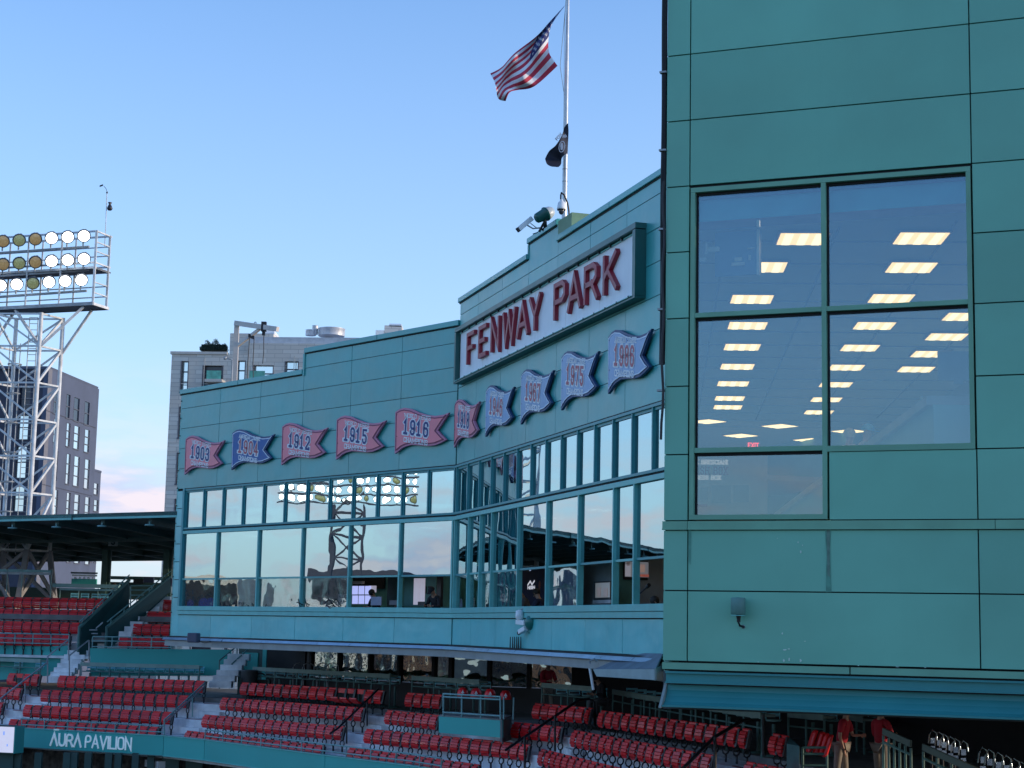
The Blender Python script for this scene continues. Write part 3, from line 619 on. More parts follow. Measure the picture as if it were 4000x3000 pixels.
def patch(top, bot, hoist, fly, nu, nv, D, ripple):
    T = curve(top, nu); Bt = curve(bot, nu); Ho = curve(hoist, nv); Fl = curve(fly, nv); g = []
    for j in range(nv + 1):
        v = j / nv; row = []
        for i in range(nu + 1):
            u = i / nu
            p = (1 - v) * T[i] + v * Bt[i] + (1 - u) * Ho[j] + u * Fl[j] - ((1 - u) * (1 - v) * T[0] + u * (1 - v) * T[-1] + (1 - u) * v * Bt[0] + u * v * Bt[-1])
            row.append(ond(p.x, p.y, D + ripple(u, v)))
        g.append(row)
    return g
nu, nv = 60, 39
rip = lambda u, v: .20 * math.sin(u * 15 + v * 4.5) * (.35 + u * .65) + .10 * math.sin(u * 7 - v * 9 + 1) + .35 * u
G = patch([(2212, 15), (2150, 82), (2095, 142), (2010, 208), (1960, 262), (1915, 287)], [(2178, 257), (2110, 320), (2070, 345), (2020, 352), (1990, 362), (1975, 395)],
          [(2212, 15), (2168, 75), (2150, 110), (2142, 160), (2145, 205), (2160, 232), (2178, 257)], [(1915, 287), (1932, 320), (1939, 350), (1942, 375), (1952, 390), (1975, 395)], nu, nv, 42.8, rip)
fl = thing('national_flag', G[0][0], 'American flag streaming to the left from the top of the flagpole', 'flag')
fw = mat('flag_white_cloth', (.80, .80, .84), .8, var=.1); frd = mat('flag_red_cloth', (.55, .04, .08), .8, var=.1); fbl = mat('flag_blue_cloth', (.025, .03, .14), .8)
def flagpart(name, test, m, off=0):
    b = MB(); vs = [p + Vector((0, -off, 0)) for r in G for p in r]; fs = [(j * (nu + 1) + i, j * (nu + 1) + i + 1, (j + 1) * (nu + 1) + i + 1, (j + 1) * (nu + 1) + i) for j in range(nv) for i in range(nu) if test(i, j)]
    used = sorted({k for f in fs for k in f}); mp_ = {k: n for n, k in enumerate(used)}
    b.add([vs[k] for k in used], [tuple(mp_[k] for k in f) for f in fs], 0, True); b.build(name, m, fl)
for k in range(13): flagpart('stripe', lambda i, j, k=k: j // 3 == k and not (i < 24 and j < 21), frd if k % 2 == 0 else fw)
flagpart('canton', lambda i, j: i < 24 and j < 21, fbl)
b = MB()
for r_ in range(9):
    for c_ in range(6 if r_ % 2 == 0 else 5):
        u = (.5 + c_ + (.5 if r_ % 2 else 0)) * 24 / 6.2; v = (r_ + .9) * 21 / 10
        i, j = min(int(u), 23), min(int(v), 20); p = G[j][i]; e1 = G[j][i + 1] - p; e2 = G[j + 1][i] - p
        c = p + Vector((0, -.01, 0)); pts = []
        for q in range(10):
            a = q * math.pi / 5; rr = (.55 if q % 2 == 0 else .24); pts.append(c + e1.normalized() * .045 * rr / .55 * math.sin(a) - e2.normalized() * .045 * rr / .55 * math.cos(a))
        b.add([c] + pts, [(0, 1 + q, 1 + (q + 1) % 10) for q in range(10)])
b.build('star', fw, fl, kind='stuff')
# the black service flag
nu2, nv2 = 24, 18
G2 = patch([(2219, 480), (2204, 498), (2196, 525), (2172, 566), (2145, 590), (2129, 620)], [(2217, 600), (2204, 606), (2194, 620), (2192, 640), (2182, 652), (2170, 652)],
           [(2219, 480), (2221, 512), (2219, 560), (2217, 600)], [(2129, 620), (2136, 640), (2152, 650), (2170, 652)], nu2, nv2, 42.75, lambda u, v: .12 * math.sin(u * 9 + v * 3))
bf = thing('service_flag', G2[0][0], 'black flag with a white round emblem hanging limp lower on the flagpole', 'flag')
b = MB(); vs = [p for r in G2 for p in r]; b.add(vs, [(j * (nu2 + 1) + i, j * (nu2 + 1) + i + 1, (j + 1) * (nu2 + 1) + i + 1, (j + 1) * (nu2 + 1) + i) for j in range(nv2) for i in range(nu2)], 0, True)
b.build('cloth', mat('flag_black_cloth', (.012, .014, .03), .7), bf)
ec = ond(2195, 573, 42.55); ef = Fr(ec, (1, 0), (0, -1))
fwp = mat('emblem_white', (.45, .48, .55), .8); b = MB()
ribbon(b, ef, [(.075 * math.cos(a), .14 * math.sin(a) + .03 * math.cos(a)) for a in [k * math.pi / 8 for k in range(17)]], .02, 0, .004)
b.prism([(-.03, -.09), (.02, -.08), (.035, 0), (.02, .09), (-.02, .1), (-.045, .03)], ef, 0, .003); b.build('emblem', fwp, bf)
b = MB(); text(b, ef.sub(-.12, .16, 0, tilt=.9), 'POW', 0, 0, .07, .02, 0, .003, width=.2); text(b, ef.sub(.02, .24, 0, tilt=.2), 'MIA', 0, 0, .06, .02, 0, .003, width=.1); b.build('lettering', fwp, bf)
# plinth block under the pole
b = MB(); FB.box(b, 9.45, 10.5, 9.95, 10.46, -.5, .06); tag(b.build('plinth_block', mat('plinth_cream_green', (.20, .33, .20), .6, var=.15, streak=.2)), 'small pale green box on the parapet under the flagpole', 'plinth')
# dome camera on a hooked arm
dc = ond(2193, 815, 42.4); t = thing('dome_camera', dc, 'white dome security camera hanging beside the foot of the flagpole', 'security camera')
b = MB(); b.lathe(dc + Vector((0, 0, .24)), (0, 0, -1), [(0, .03), (.05, .05), (.08, .09), (.22, .115), (.24, .118), (.26, .11)], 14); b.build('housing', WHITE, t)
b = MB(); b.lathe(dc + Vector((0, 0, -.02)), (0, 0, -1), [(0, .115), (.02, .112)], 14); b.build('ring', BLKMET, t)
b = MB(); b.lathe(dc + Vector((0, 0, -.04)), (0, 0, -1), [(0, .07), (.05, .07), (.1, .045), (.12, .0)], 12); b.build('bubble', mat('camera_bubble', (.05, .05, .06), .1), t)
b = MB(); b.tube([dc + Vector(p) for p in ((-.02, 0, .24), (-.02, 0, .36), (-.01, .02, .42), (.07, .1, .38), (.16, .2, .2), (.20, .25, 0), (.22, .3, -.35))], .022, 8); b.build('arm', BLKMET, t)
# green floodlight
fc = ond(2128, 838, 43.6); t = thing('floodlight', fc, 'round dark green floodlight on the parapet between camera arm and flagpole', 'floodlight')
ax = Vector((-.75, -.25, -.45)).normalized()
b = MB(); b.lathe(fc - ax * .12, ax, [(-.16, .03), (-.14, .10), (-.06, .15), (.02, .17), (.05, .175)], 16); b.build('lens_ring', mat('flood_white', (.55, .60, .60), .3), t)
b = MB(); b.lathe(fc - ax * .05, ax, [(0, .19), (.04, .19), (.05, .16), (.30, .13), (.33, .10), (.33, 0)], 16); b.build('housing', mat('flood_green', (.01, .10, .09), .35), t)
b = MB(); b.tube([fc + Vector((0, 0, -.1)), fc + Vector((.02, 0, -.32)), fc + Vector((-.06, 0, -.42))], .05, 8); b.build('bracket', BLKMET, t)
b = MB(); FB.box(b, 7.1, 9.2, 10.56, 10.60, -.3, 0); b.build('base_rail', G_WALL, t)
wc = ond(2052, 872, 43.6); t = thing('bullet_camera', wc, 'long white box camera leaning out left over the parapet step', 'security camera')
b = MB(); d = (ond(2078, 854, 43.7) - ond(2028, 894, 43.6)); b.bar(ond(2026, 896, 43.6), ond(2078, 852, 43.7), .10, .13); b.build('housing', WHITE, t, bevel=.01)
b = MB(); b.bar(ond(2021, 900, 43.58), ond(2027, 895, 43.6), .09, .12); b.build('lens', BLKMET, t)
b = MB(); b.tube([ond(2060, 880, 43.7), ond(2082, 893, 43.7), ond(2110, 890, 43.7)], .02, 6); b.tube([ond(2072, 872, 43.7), ond(2100, 893, 43.7)], .012, 6); b.build('arm', GALV, t)
b = MB(); b.tube([ond(2106, 905, 43.7), ond(2125, 870, 43.7)], .035, 6); b.tube([ond(2100, 908, 43.7), ond(2082, 914, 43.6)], .015, 6); b.build('post', BLKMET, t)
# wall gear below the windows of wing B
g = FB.P(5.2, 0, 0)
wx = ond(2083, 2425, 45.3); t = thing('camera_cluster', wx, 'cluster of white cameras and a green floodlight on the wall below the windows', 'security camera')
U = FB.u; Nn = FB.n; Z = Vector((0, 0, 1))
def q(a, z, o): return wx + U * a + Z * z + Nn * o
b = MB(); b.obox(q(.55, .0, -.0), U * .06, Nn * .03, Z * .22); b.build('back_plate', GALV, t)
b = MB(); b.lathe(q(.30, -.02, .15), (U * -.3 - Z * .5), [(-.15, .05), (-.1, .14), (0, .17), (.1, .16), (.2, .10), (.22, 0)], 14); b.build('floodlight', mat('flood_green2', (.02, .17, .15), .35), t)
b = MB(); b.lathe(q(-.25, .16, .3), (0, 0, -1), [(-.12, .03), (-.09, .1), (.05, .11), (.1, .1), (.16, .04)], 12); b.build('dome_camera', WHITE, t)
b = MB(); b.bar(q(-.45, -.04, .3), q(.1, -.06, .25), .1, .12); b.bar(q(-.2, -.3, .3), q(.15, -.2, .25), .12, .12); b.build('box_camera', WHITE, t, bevel=.01)
b = MB(); b.tube([q(-.22, -.31, .3), q(-.28, -.33, .3)], .055, 10); b.build('lens', BLKMET, t)
b = MB(); b.tube([q(-.3, .28, .25), q(-.1, .34, .2), q(.3, .3, .1), q(.55, .12, 0)], .02, 6); b.tube([q(.0, -.1, .25), q(.5, -.1, .0)], .03, 6); b.build('arm', GALV, t)
b = MB(); b.tube([q(.12, -.3, .15), q(.13, -.45, .08), q(.08, -.6, .06), q(-.02, -.78, .06)], .016, 6); b.build('cable', BLKMET, t)
for k in range(6):
    p = ond(1993 + 8 * k + (k % 2) * 1, 2520, 46.4 - .16 * k)
    b = MB(); b.tube([p + Vector((0, 0, -.10)), p + Vector((0, 0, .22))], [.022, .012], 6); b.obox(p + Vector((0, 0, -.12)), (.02, 0, 0), (0, .02, 0), (0, 0, .03))
    tag(b.build('antenna', BLKMET), ('leftmost', 'second', 'third', 'fourth', 'fifth', 'rightmost')[k] + ' thin black antenna stub in the row of six on the gutter', 'antenna', 'row of antennas on the gutter')
sp = ond(757, 2491, 61.6)
b = MB(); b.obox(sp, (.17, .0, 0), (.05, .16, 0), (0, 0, .17)); o = b.build('wall_speaker', mat('speaker_grey', (.12, .12, .17), .6), bevel=.03); tag(o, 'dark grey box speaker fixed to the gutter at the left end of the press box', 'speaker')
b = MB(); b.tube([sp + Vector((.15, 0, -.1)), sp + Vector((.35, .2, -.18)), sp + Vector((.6, .3, -.12))], .012, 6); b.build('cable', BLKMET, o)
# wall lamp on the near block
lf = FC; t = thing('wall_lamp', FC.P(.845, .28, .08), 'small cylinder lamp fixed to the lower panels of the near green block', 'lamp')
b = MB(); b.lathe(FC.P(.845, .20, .12), (0, 0, 1), [(0, .07), (.005, .078), (.165, .078), (.175, .072), (.18, 0)], 20); b.build('shade', mat('lamp_shade_grey_green', (.12, .26, .23), .6, var=.1, scale=8), t)
b = MB(); b.lathe(FC.P(.845, .195, .12), (0, 0, -1), [(0, .074), (.008, .074)], 20); b.build('rim', G_LIGHT, t)
b = MB(); b.tube([FC.P(.845, .2, .1), FC.P(.845, .12, .1), FC.P(.85, .085, .07), FC.P(.88, .075, .01)], .011, 8); b.lathe(FC.P(.845, .2, .1), (0, 0, -1), [(0, .03), (.05, .02), (.08, .02)], 10); b.build('stem', BLKMET, t)
b = MB(); b.lathe(FC.P(.87, .075, .0), FC.n, [(0, .022), (.012, .02), (.015, 0)], 10); b.build('mount', GALV, t)
# ================================================================== the stands
KZ = {4: -2.17, 3: -2.70, 2: -3.25, 1: -3.80, 0: -4.35}
KP = {4: [(-500, 2622), (33, 2630), (231, 2639), (800, 2660), (945, 2666), (1496, 2698), (1600, 2707), (1726, 2715), (2085, 2747), (2298, 2765), (2345, 2776), (2917, 2848), (3050, 2872), (3500, 2960)],
 3: [(-500, 2672), (0, 2684), (163, 2695), (738, 2718), (869, 2725), (1418, 2765), (1509, 2774), (1708, 2794), (1998, 2820), (2179, 2838), (2233, 2852), (2776, 2950), (2910, 2975), (3069, 3005), (3500, 3100)],
 2: [(-500, 2720), (0, 2744), (94, 2753), (673, 2782), (800, 2792), (1339, 2838), (1426, 2847), (1600, 2863), (1954, 2897), (2059, 2910), (2106, 2925), (2400, 2997), (2700, 3070), (3500, 3280)],
 1: [(-500, 2782), (36, 2809), (615, 2841), (800, 2863), (1259, 2913), (1360, 2920), (1853, 2985), (2100, 3040), (2700, 3190), (3500, 3400)]}
def kp(k, px):
    P = KP[k]
    for a, b_ in zip(P[:-1], P[1:]):
        if px <= b_[0]: break
    y = a[1] + (b_[1] - a[1]) * (px - a[0]) / (b_[0] - a[0])
    return onz(px, y, KZ[k])
def outline(k, off):                                 # seat line of tier k moved towards the field by off metres
    xs_ = [-480, -200, 40, 240, 480, 720, 960, 1200, 1400, 1600, 1800, 2000, 2160, 2320, 2480, 2640, 2800, 3000, 3300]
    P = [kp(k, x) for x in xs_]; o = []
    for i, p in enumerate(P):
        t = (P[min(i + 1, len(P) - 1)] - P[max(i - 1, 0)]); t.z = 0; t.normalize(); n = Vector((t.y, -t.x, 0))
        if n.dot(Vector((p.x, p.y, 0))) > 0: n = -n
        o.append(Vector((p.x, p.y, 0)) + n * off)
    return o
st = thing('grandstand', (-8, 60, -8), 'concrete seating tiers of the pavilion below the press box', 'grandstand')
fronts = {k: outline(k, .42) for k in (4, 3, 2, 1)}; fronts[5] = outline(4, -.62); fronts[6] = outline(4, -9)
def strip(name, A, B_, z, zl, m, par=st, kind=None):
    b = MB()
    for i in range(len(A) - 1):
        b.hexa([A[i] + Vector((0, 0, zl)), A[i + 1] + Vector((0, 0, zl)), B_[i + 1] + Vector((0, 0, zl)), B_[i] + Vector((0, 0, zl)), A[i] + Vector((0, 0, z)), A[i + 1] + Vector((0, 0, z)), B_[i + 1] + Vector((0, 0, z)), B_[i] + Vector((0, 0, z))])
    return b.build(name, m, par, kind=kind)
FL = -2.82                                            # concourse floor behind the top row
for k in (1, 2, 3, 4): strip('tier', fronts[k], fronts[k + 1], KZ[k] - .82, KZ[k] - (1.6 if k > 1 else .98), CONC)
strip('concourse_floor', fronts[5], fronts[6], FL, FL - .7, CONCD)
# fascia band along the front
bt = [onz(x, y, -3.97) for x, y in ((-500, 2812), (83, 2845), (640, 2876))] + [onz(x, y, -3.97) for x, y in ((640, 2876), (800, 2891), (1270, 2952), (1600, 2992), (1723, 3012), (2100, 3090), (3000, 3300))]
bd = thing('fascia_band', bt[1] + Vector((0, 0, -1)), 'long teal front band of the stand lettered AURA PAVILION', 'fascia')
for i in range(len(bt) - 1):
    if i == 2: continue
    p, q_ = bt[i].copy(), bt[i + 1].copy(); d = (q_ - p); d.z = 0; L = d.length; d.normalize(); n = Vector((d.y, -d.x, 0))
    if n.dot(p) > 0: n = -n
    f = Fr((p.x, p.y), d, n); z1 = -3.97; z0 = z1 - .66
    fb(f, 'band_panel', .012, L - .012, z0, z1, -.1, .0, G_BAND, bd); fb(f, 'coping', .0, L, z1, z1 + .03, -.14, .03, G_LIGHT, bd)
    fb(f, 'lower_lip', .0, L, z0 - .03, z0, -.1, .02, G_LIGHT if i > 2 else G_STEEL, bd)
    if i == 1:
        sx0 = onz(195, 2920, -4.4); 
        def s_of(px, py): dd = ray(px, py); tt = f.O.dot(n) / dd.dot(n); return ((dd * tt) - f.O).dot(d)
        wl = mat('white_lettering_glow', (.78, .86, .9), .5, emit=(.7, .9, 1), es=.12); zb = z0 + .13  # the letters get a slight glow of their own
        b = MB(); a0 = s_of(198, 2910); a1 = s_of(316, 2922); text(b, f, '^UR^', a0, zb, .40, .068, .0, .03, width=a1 - a0, gap=.2, rounded=True)
        b.prism([(a0 + .12, zb + .52), (a0 + .36, zb + .52), (a0 + .36, zb + .58), (a0 + .12, zb + .58)], f, 0, .03); b.build('lettering', wl, bd)
        b = MB(); a0 = s_of(334, 2922); a1 = s_of(512, 2935); text(b, f, 'PAVILION', a0, zb, .40, .055, .0, .03, width=a1 - a0, gap=.21, rounded=True); b.build('lettering', wl, bd)
# underside and the lower level seen below the band
lowb = [v.copy() for v in bt]
back = []
for v in bt: nn_ = Vector((v.x, v.y, 0)).normalized(); back.append(v + nn_ * 3.4)
b = MB()
for i in range(len(bt) - 1):
    if i == 2: continue
    p, q_ = back[i], back[i + 1]; z = Vector((0, 0, 1)); b.add([p + z * -9, q_ + z * -9, q_ + z * -.3, p + z * -.3], [(0, 1, 2, 3)])
    b.add([bt[i] + z * -.7, bt[i + 1] + z * -.7, back[i + 1] + z * -.7, back[i] + z * -.7], [(0, 1, 2, 3)])
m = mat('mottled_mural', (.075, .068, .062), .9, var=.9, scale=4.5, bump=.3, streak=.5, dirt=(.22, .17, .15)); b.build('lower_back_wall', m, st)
for px in (20, 70, 150, 262, 290, 345, 425, 462, 530, 590, 668, 760):
    p = onz(px, 2975, -4.75); p = p + Vector((p.x, p.y, 0)).normalized() * 2.0
    b = MB(); w_ = .12 if px % 4 else .3; b.box(p.x - w_, p.x + w_, p.y - .1, p.y + .1, -9, -4.6); tag(b.build('column', G_DARK, st))
# the video board at the lower left
p = onz(-60, 2832, -3.75); vb = thing('video_board', p, 'bright video board end at the bottom left corner of the stand', 'screen')
q_ = ond(58, 2838, 60.3); d = Vector((.9, -.25, 0)).normalized(); n = Vector((-.25, -.9, 0)).normalized(); f = Fr((q_.x, q_.y), d, n)
fb(f, 'cabinet', -4, .0, q_.z - .92, q_.z, -.6, 0, G_DARK, vb); fb(f, 'screen', -4, -.01, q_.z - .89, q_.z - .02, .0, .02, emis('screen_glow', (.66, .68, .92), .62), vb)
fb(f, 'side_cover', .0, .03, q_.z - .92, q_.z + .0, -.6, -.0, G_BAND, vb)
b = MB(); f2 = f.sub(-.42, q_.z - .3, .021); b.prism([(0, 0), (.05, 0), (.05, .12), (0, .12)], f2, 0, .003); b.prism([(.16, -.38), (.2, -.38), (.2, -.30), (.16, -.30)], f2, 0, .003); b.build('graphic', emis('graphic_blue', (.1, .25, .85), .8), vb)

# ---- railings
def railing(pts, h, label, cat='railing', group=None, posts=8, mids=(.5,), r=.022, m=None, name='railing', base=0, ends=True):
    m = m or G_STEEL; t = thing(name, pts[0], label, cat, group)
    L = [0]
    for a, c in zip(pts[:-1], pts[1:]): L.append(L[-1] + (c - a).length)
    def at(s):
        i = 0
        while i < len(pts) - 2 and L[i + 1] < s: i += 1
        return pts[i].lerp(pts[i + 1], (s - L[i]) / max(1e-6, L[i + 1] - L[i]))
    for k in range(posts):
        p = at(L[-1] * k / (posts - 1)); b = MB(); b.tube([p + Vector((0, 0, base)), p + Vector((0, 0, h))], r, 6); b.build('post', m, t)
    for hh in (h,) + tuple(h * x for x in mids):
        b = MB(); b.tube([p + Vector((0, 0, hh)) for p in pts], r * 1.05, 6); b.build('rail', m, t)
    return t
GPAL = mat('rail_pale_green', (.20, .38, .38), .4, var=.15)
railing([v + Vector((0, 0, .03)) for v in bt[1:3]], .32, 'low pale rail on top of the lettered band', posts=7, mids=(.35,), m=GPAL, group='rails along the front band')
railing([v + Vector((0, 0, .03)) for v in bt[4:8]], .32, 'low pale rail on the front band right of the lettering', posts=12, mids=(.35,), m=GPAL, group='rails along the front band')

# ---- folding seats
SEATM = {}
def make_seat():
    root = bpy.data.objects.new('folding_seat', None); COL.objects.link(root); root.empty_display_size = .2; WL[root.name] = Vector((0, 0, 0))
    w2 = .195
    b = MB()                                          # back: rolled top and slats behind the folded seat
    b.tube([(-w2, .07, .80), (w2, .07, .80)], .028, 8)
    b.hexa([(-w2, .035, .66), (w2, .035, .66), (w2, .055, .66), (-w2, .055, .66), (-w2, .045, .81), (w2, .045, .81), (w2, .09, .81), (-w2, .09, .81)])
    b.build('backrest', RED, root, local=True)
    b = MB(); prof = [(-.03, .37), (-.08, .45), (-.088, .53), (-.072, .61), (-.048, .69), (-.01, .775)]
    for (y0, z0), (y1, z1) in zip(prof[:-1], prof[1:]):
        zz = z1 - (z1 - z0) * .2; yy = y1 + (y0 - y1) * .2; s_ = .178
        b.hexa([(-s_, y0, z0), (s_, y0, z0), (s_, y0 + .05, z0 + .02), (-s_, y0 + .05, z0 + .02), (-s_, yy, zz), (s_, yy, zz), (s_, yy + .05, zz + .01), (-s_, yy + .05, zz + .01)])
    b.build('seat', RED, root, local=True)
    b = MB(); x = .235
    b.bar((x, .06, .80), (x, -.03, .38), .075, .10)
    b.tube([(x, -.03 + .085 * math.sin(a), .28 + .10 * math.cos(a)) for a in [k * math.pi / 4 for k in range(9)]], .022, 5, cap=False)
    b.bar((x, -.02, .18), (x, -.02, 0), .03, .06); b.build('standard', BLKMET, root, local=True)
    return root
seat0 = make_seat(); seat0_used = [False]; nseat = [0]
ORD = ['first', 'second', 'third', 'fourth', 'fifth', 'sixth', 'seventh', 'eighth', 'ninth', 'tenth', 'eleventh', 'twelfth', 'thirteenth', 'fourteenth', 'fifteenth', 'sixteenth', 'seventeenth', 'eighteenth', 'nineteenth', 'twentieth', 'twenty-first', 'twenty-second', 'twenty-third', 'twenty-fourth', 'twenty-fifth', 'twenty-sixth']
def put_seat(p, t, lab, yaw=0):
    n = Vector((t.y, -t.x, 0)).normalized()
    if n.dot(Vector((p.x, p.y, 0))) > 0: n = -n
    rz = math.atan2(n.x, -n.y)                          # local -Y looks along n
    if not seat0_used[0]: o = seat0; seat0_used[0] = True
    else: o = copy_tree(seat0)
    o.location = p; o.rotation_euler.z = rz + yaw + rnd.uniform(-.035, .035); o.rotation_euler.x = rnd.uniform(-.02, .02); tag(o, lab, 'seat', 'red folding seats in the stands'); nseat[0] += 1; return o
def seat_run(k, x0, x1, pitch, sec, rown, zoff=0, n=None):
    xs_ = [x0 + (x1 - x0) * i / 24 for i in range(25)]; P = [kp(k, x) for x in xs_]; L = [0]
    for a, c in zip(P[:-1], P[1:]): L.append(L[-1] + (c - a).length)
    n = n or max(1, round(L[-1] / pitch))
    for i in range(n):
        s_ = L[-1] * (i + .5) / n; j = 0
        while j < 23 and L[j + 1] < s_: j += 1
        p = P[j].lerp(P[j + 1], (s_ - L[j]) / (L[j + 1] - L[j])); p.z = KZ[k] - .82
        folded = (rown == 'back row' and ((x0 == 940 and i in (11, 12, 13)) or (x0 == 28 and i == 1))) or (rown == 'second row' and x0 == 724)
        o = put_seat(p, P[j + 1] - P[j], ('%s opened red' if folded else '%s red') % ORD[i] + ' seat from left, %s, %s' % (rown, sec))
        if folded:
            for c in o.children:
                if c.name.startswith('seat'): c.rotation_euler.x = 1.25; h = Vector((0, .02, .40)); c.location = h - Matrix.Rotation(1.25, 3, 'X') @ h
ROW = {4: 'back row', 3: 'third row', 2: 'second row', 1: 'front row'}
for k, x0, x1 in ((4, 28, 155), (3, -30, 84), (2, -60, 14)): seat_run(k, x0, x1, .47, 'block at the far left edge', ROW[k])
for k, x0, x1 in ((4, 226, 800), (3, 160, 738), (2, 92, 673), (1, 34, 618)): seat_run(k, x0, x1, .475, 'block above the lettered band', ROW[k])
for k, x0, x1 in ((4, 940, 1498), (3, 862, 1420), (2, 790, 1342), (1, 724, 1262)): seat_run(k, x0, x1, .48, 'block under the left wing', ROW[k])
for k, x0, x1 in ((4, 1588, 1726), (3, 1506, 1712), (2, 1424, 1962), (1, 1356, 1870)): seat_run(k, x0, x1, .48, 'block with the railed platform', ROW[k])
for k, x0, x1 in ((4, 2085, 2305), (3, 1998, 2185), (2, 1962, 2062)): seat_run(k, x0, x1, .46, 'short block left of the black handrail', ROW[k])
for k, x0, x1 in ((4, 2340, 2925), (3, 2232, 2782), (2, 2108, 2640), (1, 1960, 2120)): seat_run(k, x0, x1, .53, 'block under the right wing', ROW[k])
for k, x0, x1 in ((4, 3008, 3070), (3, 2905, 3075)): seat_run(k, x0, x1, .5, 'short block beside the seat trolley', ROW[k])
# upper tier on the left
UZ = {1: -.62, 2: -.10, 3: .43, 4: .93}
UP = {1: [(-300, 2478), (0, 2487), (700, 2500)], 2: [(-300, 2421), (0, 2425), (700, 2438)], 3: [(-300, 2374), (0, 2378), (700, 2390)], 4: [(-300, 2330), (0, 2333), (441, 2341), (700, 2346)]}
def up(k, px):
    P = UP[k]
    for a, b_ in zip(P[:-1], P[1:]):
        if px <= b_[0]: break
    return onz(px, a[1] + (b_[1] - a[1]) * (px - a[0]) / (b_[0] - a[0]), UZ[k])
UD = {1: 71.2, 2: 72.0, 3: 72.9, 4: 73.8}
def upos(k, px): d = ray(px, 2400); return d * ((UD[k] + (200 - px) * .0016) / d.y)
def urun(k, x0, x1, n, sec):
    for i in range(n):
        px = x0 + (x1 - x0) * (i + .5) / n; p = upos(k, px); q_ = upos(k, px + 10); p.z = UZ[k] - .82; q_.z = p.z
        put_seat(p, q_ - p, '%s red seat from left, %s, %s' % (ORD[i], ('front row', 'second row', 'third row', 'back row')[k - 1], sec))
for k, x0, x1, n in ((4, -20, 440, 13), (3, -20, 376, 11), (2, -20, 312, 9), (1, -10, 276, 8)): urun(k, x0, x1, n, 'upper tier left of the green stair')
for k, x0, x1, n in ((4, 636, 668, 1), (3, 578, 668, 3), (2, 522, 668, 4), (1, 472, 664, 6)): urun(k, x0, x1, n, 'upper tier right of the green stair')
print('seats', nseat[0])
us = thing('upper_stand', (-17, 72, -3), 'upper left seating tier with concrete steps beneath the canopy roof', 'grandstand')
for k in (1, 2, 3, 4):
    b = MB(); A = [upos(k, x) for x in (-300, 0, 300, 500, 700)]; z = UZ[k] - .82; dz = .5 if k > 1 else .1
    for i in range(4):
        p, q_ = A[i].copy(), A[i + 1].copy(); p.z = q_.z = 0; d = (q_ - p).normalized(); n = Vector((d.y, -d.x, 0)); n = n if n.y < 0 else -n
        b.hexa([p + n * .35 + Vector((0, 0, z - dz)), q_ + n * .35 + Vector((0, 0, z - dz)), q_ - n * .6 + Vector((0, 0, z - dz)), p - n * .6 + Vector((0, 0, z - dz)), p + n * .35 + Vector((0, 0, z)), q_ + n * .35 + Vector((0, 0, z)), q_ - n * .6 + Vector((0, 0, z)), p - n * .6 + Vector((0, 0, z))])
    b.build('tier', CONC, us)
# aisle steps of the upper tier
for i in range(8):
    px = 640 - i * 21.5; py = 2330 + i * 19.5; D = 73.6 - i * .33; p = ond(px, py, D)
    b = MB(); b.box(p.x - .22, p.x + .30, p.y - .2, p.y + .5, p.z - .35, p.z + .0); b.build('step', CONC, us)
# concourse deck behind the upper tier
b = MB(); b.hexa([Vector((-30, 74.4, .0)), Vector((-11, 71.4, .0)), Vector((-11, 90, .0)), Vector((-30, 92, .0)), Vector((-30, 74.4, .22)), Vector((-11, 71.4, .22)), Vector((-11, 90, .22)), Vector((-30, 92, .22))]); b.build('concourse_deck', CONCD, us)
# retaining walls below the upper tier
def pwall(name, pts, m, par, th=.15):                 # vertical wall from pixel corners on a distance line
    b = MB(); n = len(pts); A = [ond(*p) for p in pts]; Bk = [a + Vector((a.x, a.y, 0)).normalized() * th for a in A]
    b.add(A, [tuple(range(n))]); b.add(Bk, [tuple(range(n))[::-1]]); b.add(A + Bk, [(i, (i + 1) % n, n + (i + 1) % n, n + i) for i in range(n)]); return b.build(name, m, par)
w1 = thing('teal_parapet_wall', ond(130, 2600, 70), 'teal wall below the front rail of the upper tier, left part', 'wall', 'teal walls under the upper tier')
pwall('wall_face', [(-300, 2512, 72.4), (268, 2520, 71.0), (262, 2562, 71.0), (190, 2640, 71.0), (-300, 2680, 72.4)], G_BAND, w1)
w2 = thing('teal_parapet_wall', ond(600, 2600, 69), 'teal wall below the front rail of the upper tier, running right under the press box', 'wall', 'teal walls under the upper tier')
pwall('wall_face', [(352, 2532, 70.4), (905, 2538, 69.4), (905, 2640, 69.4), (352, 2640, 70.4)], G_BAND, w2)
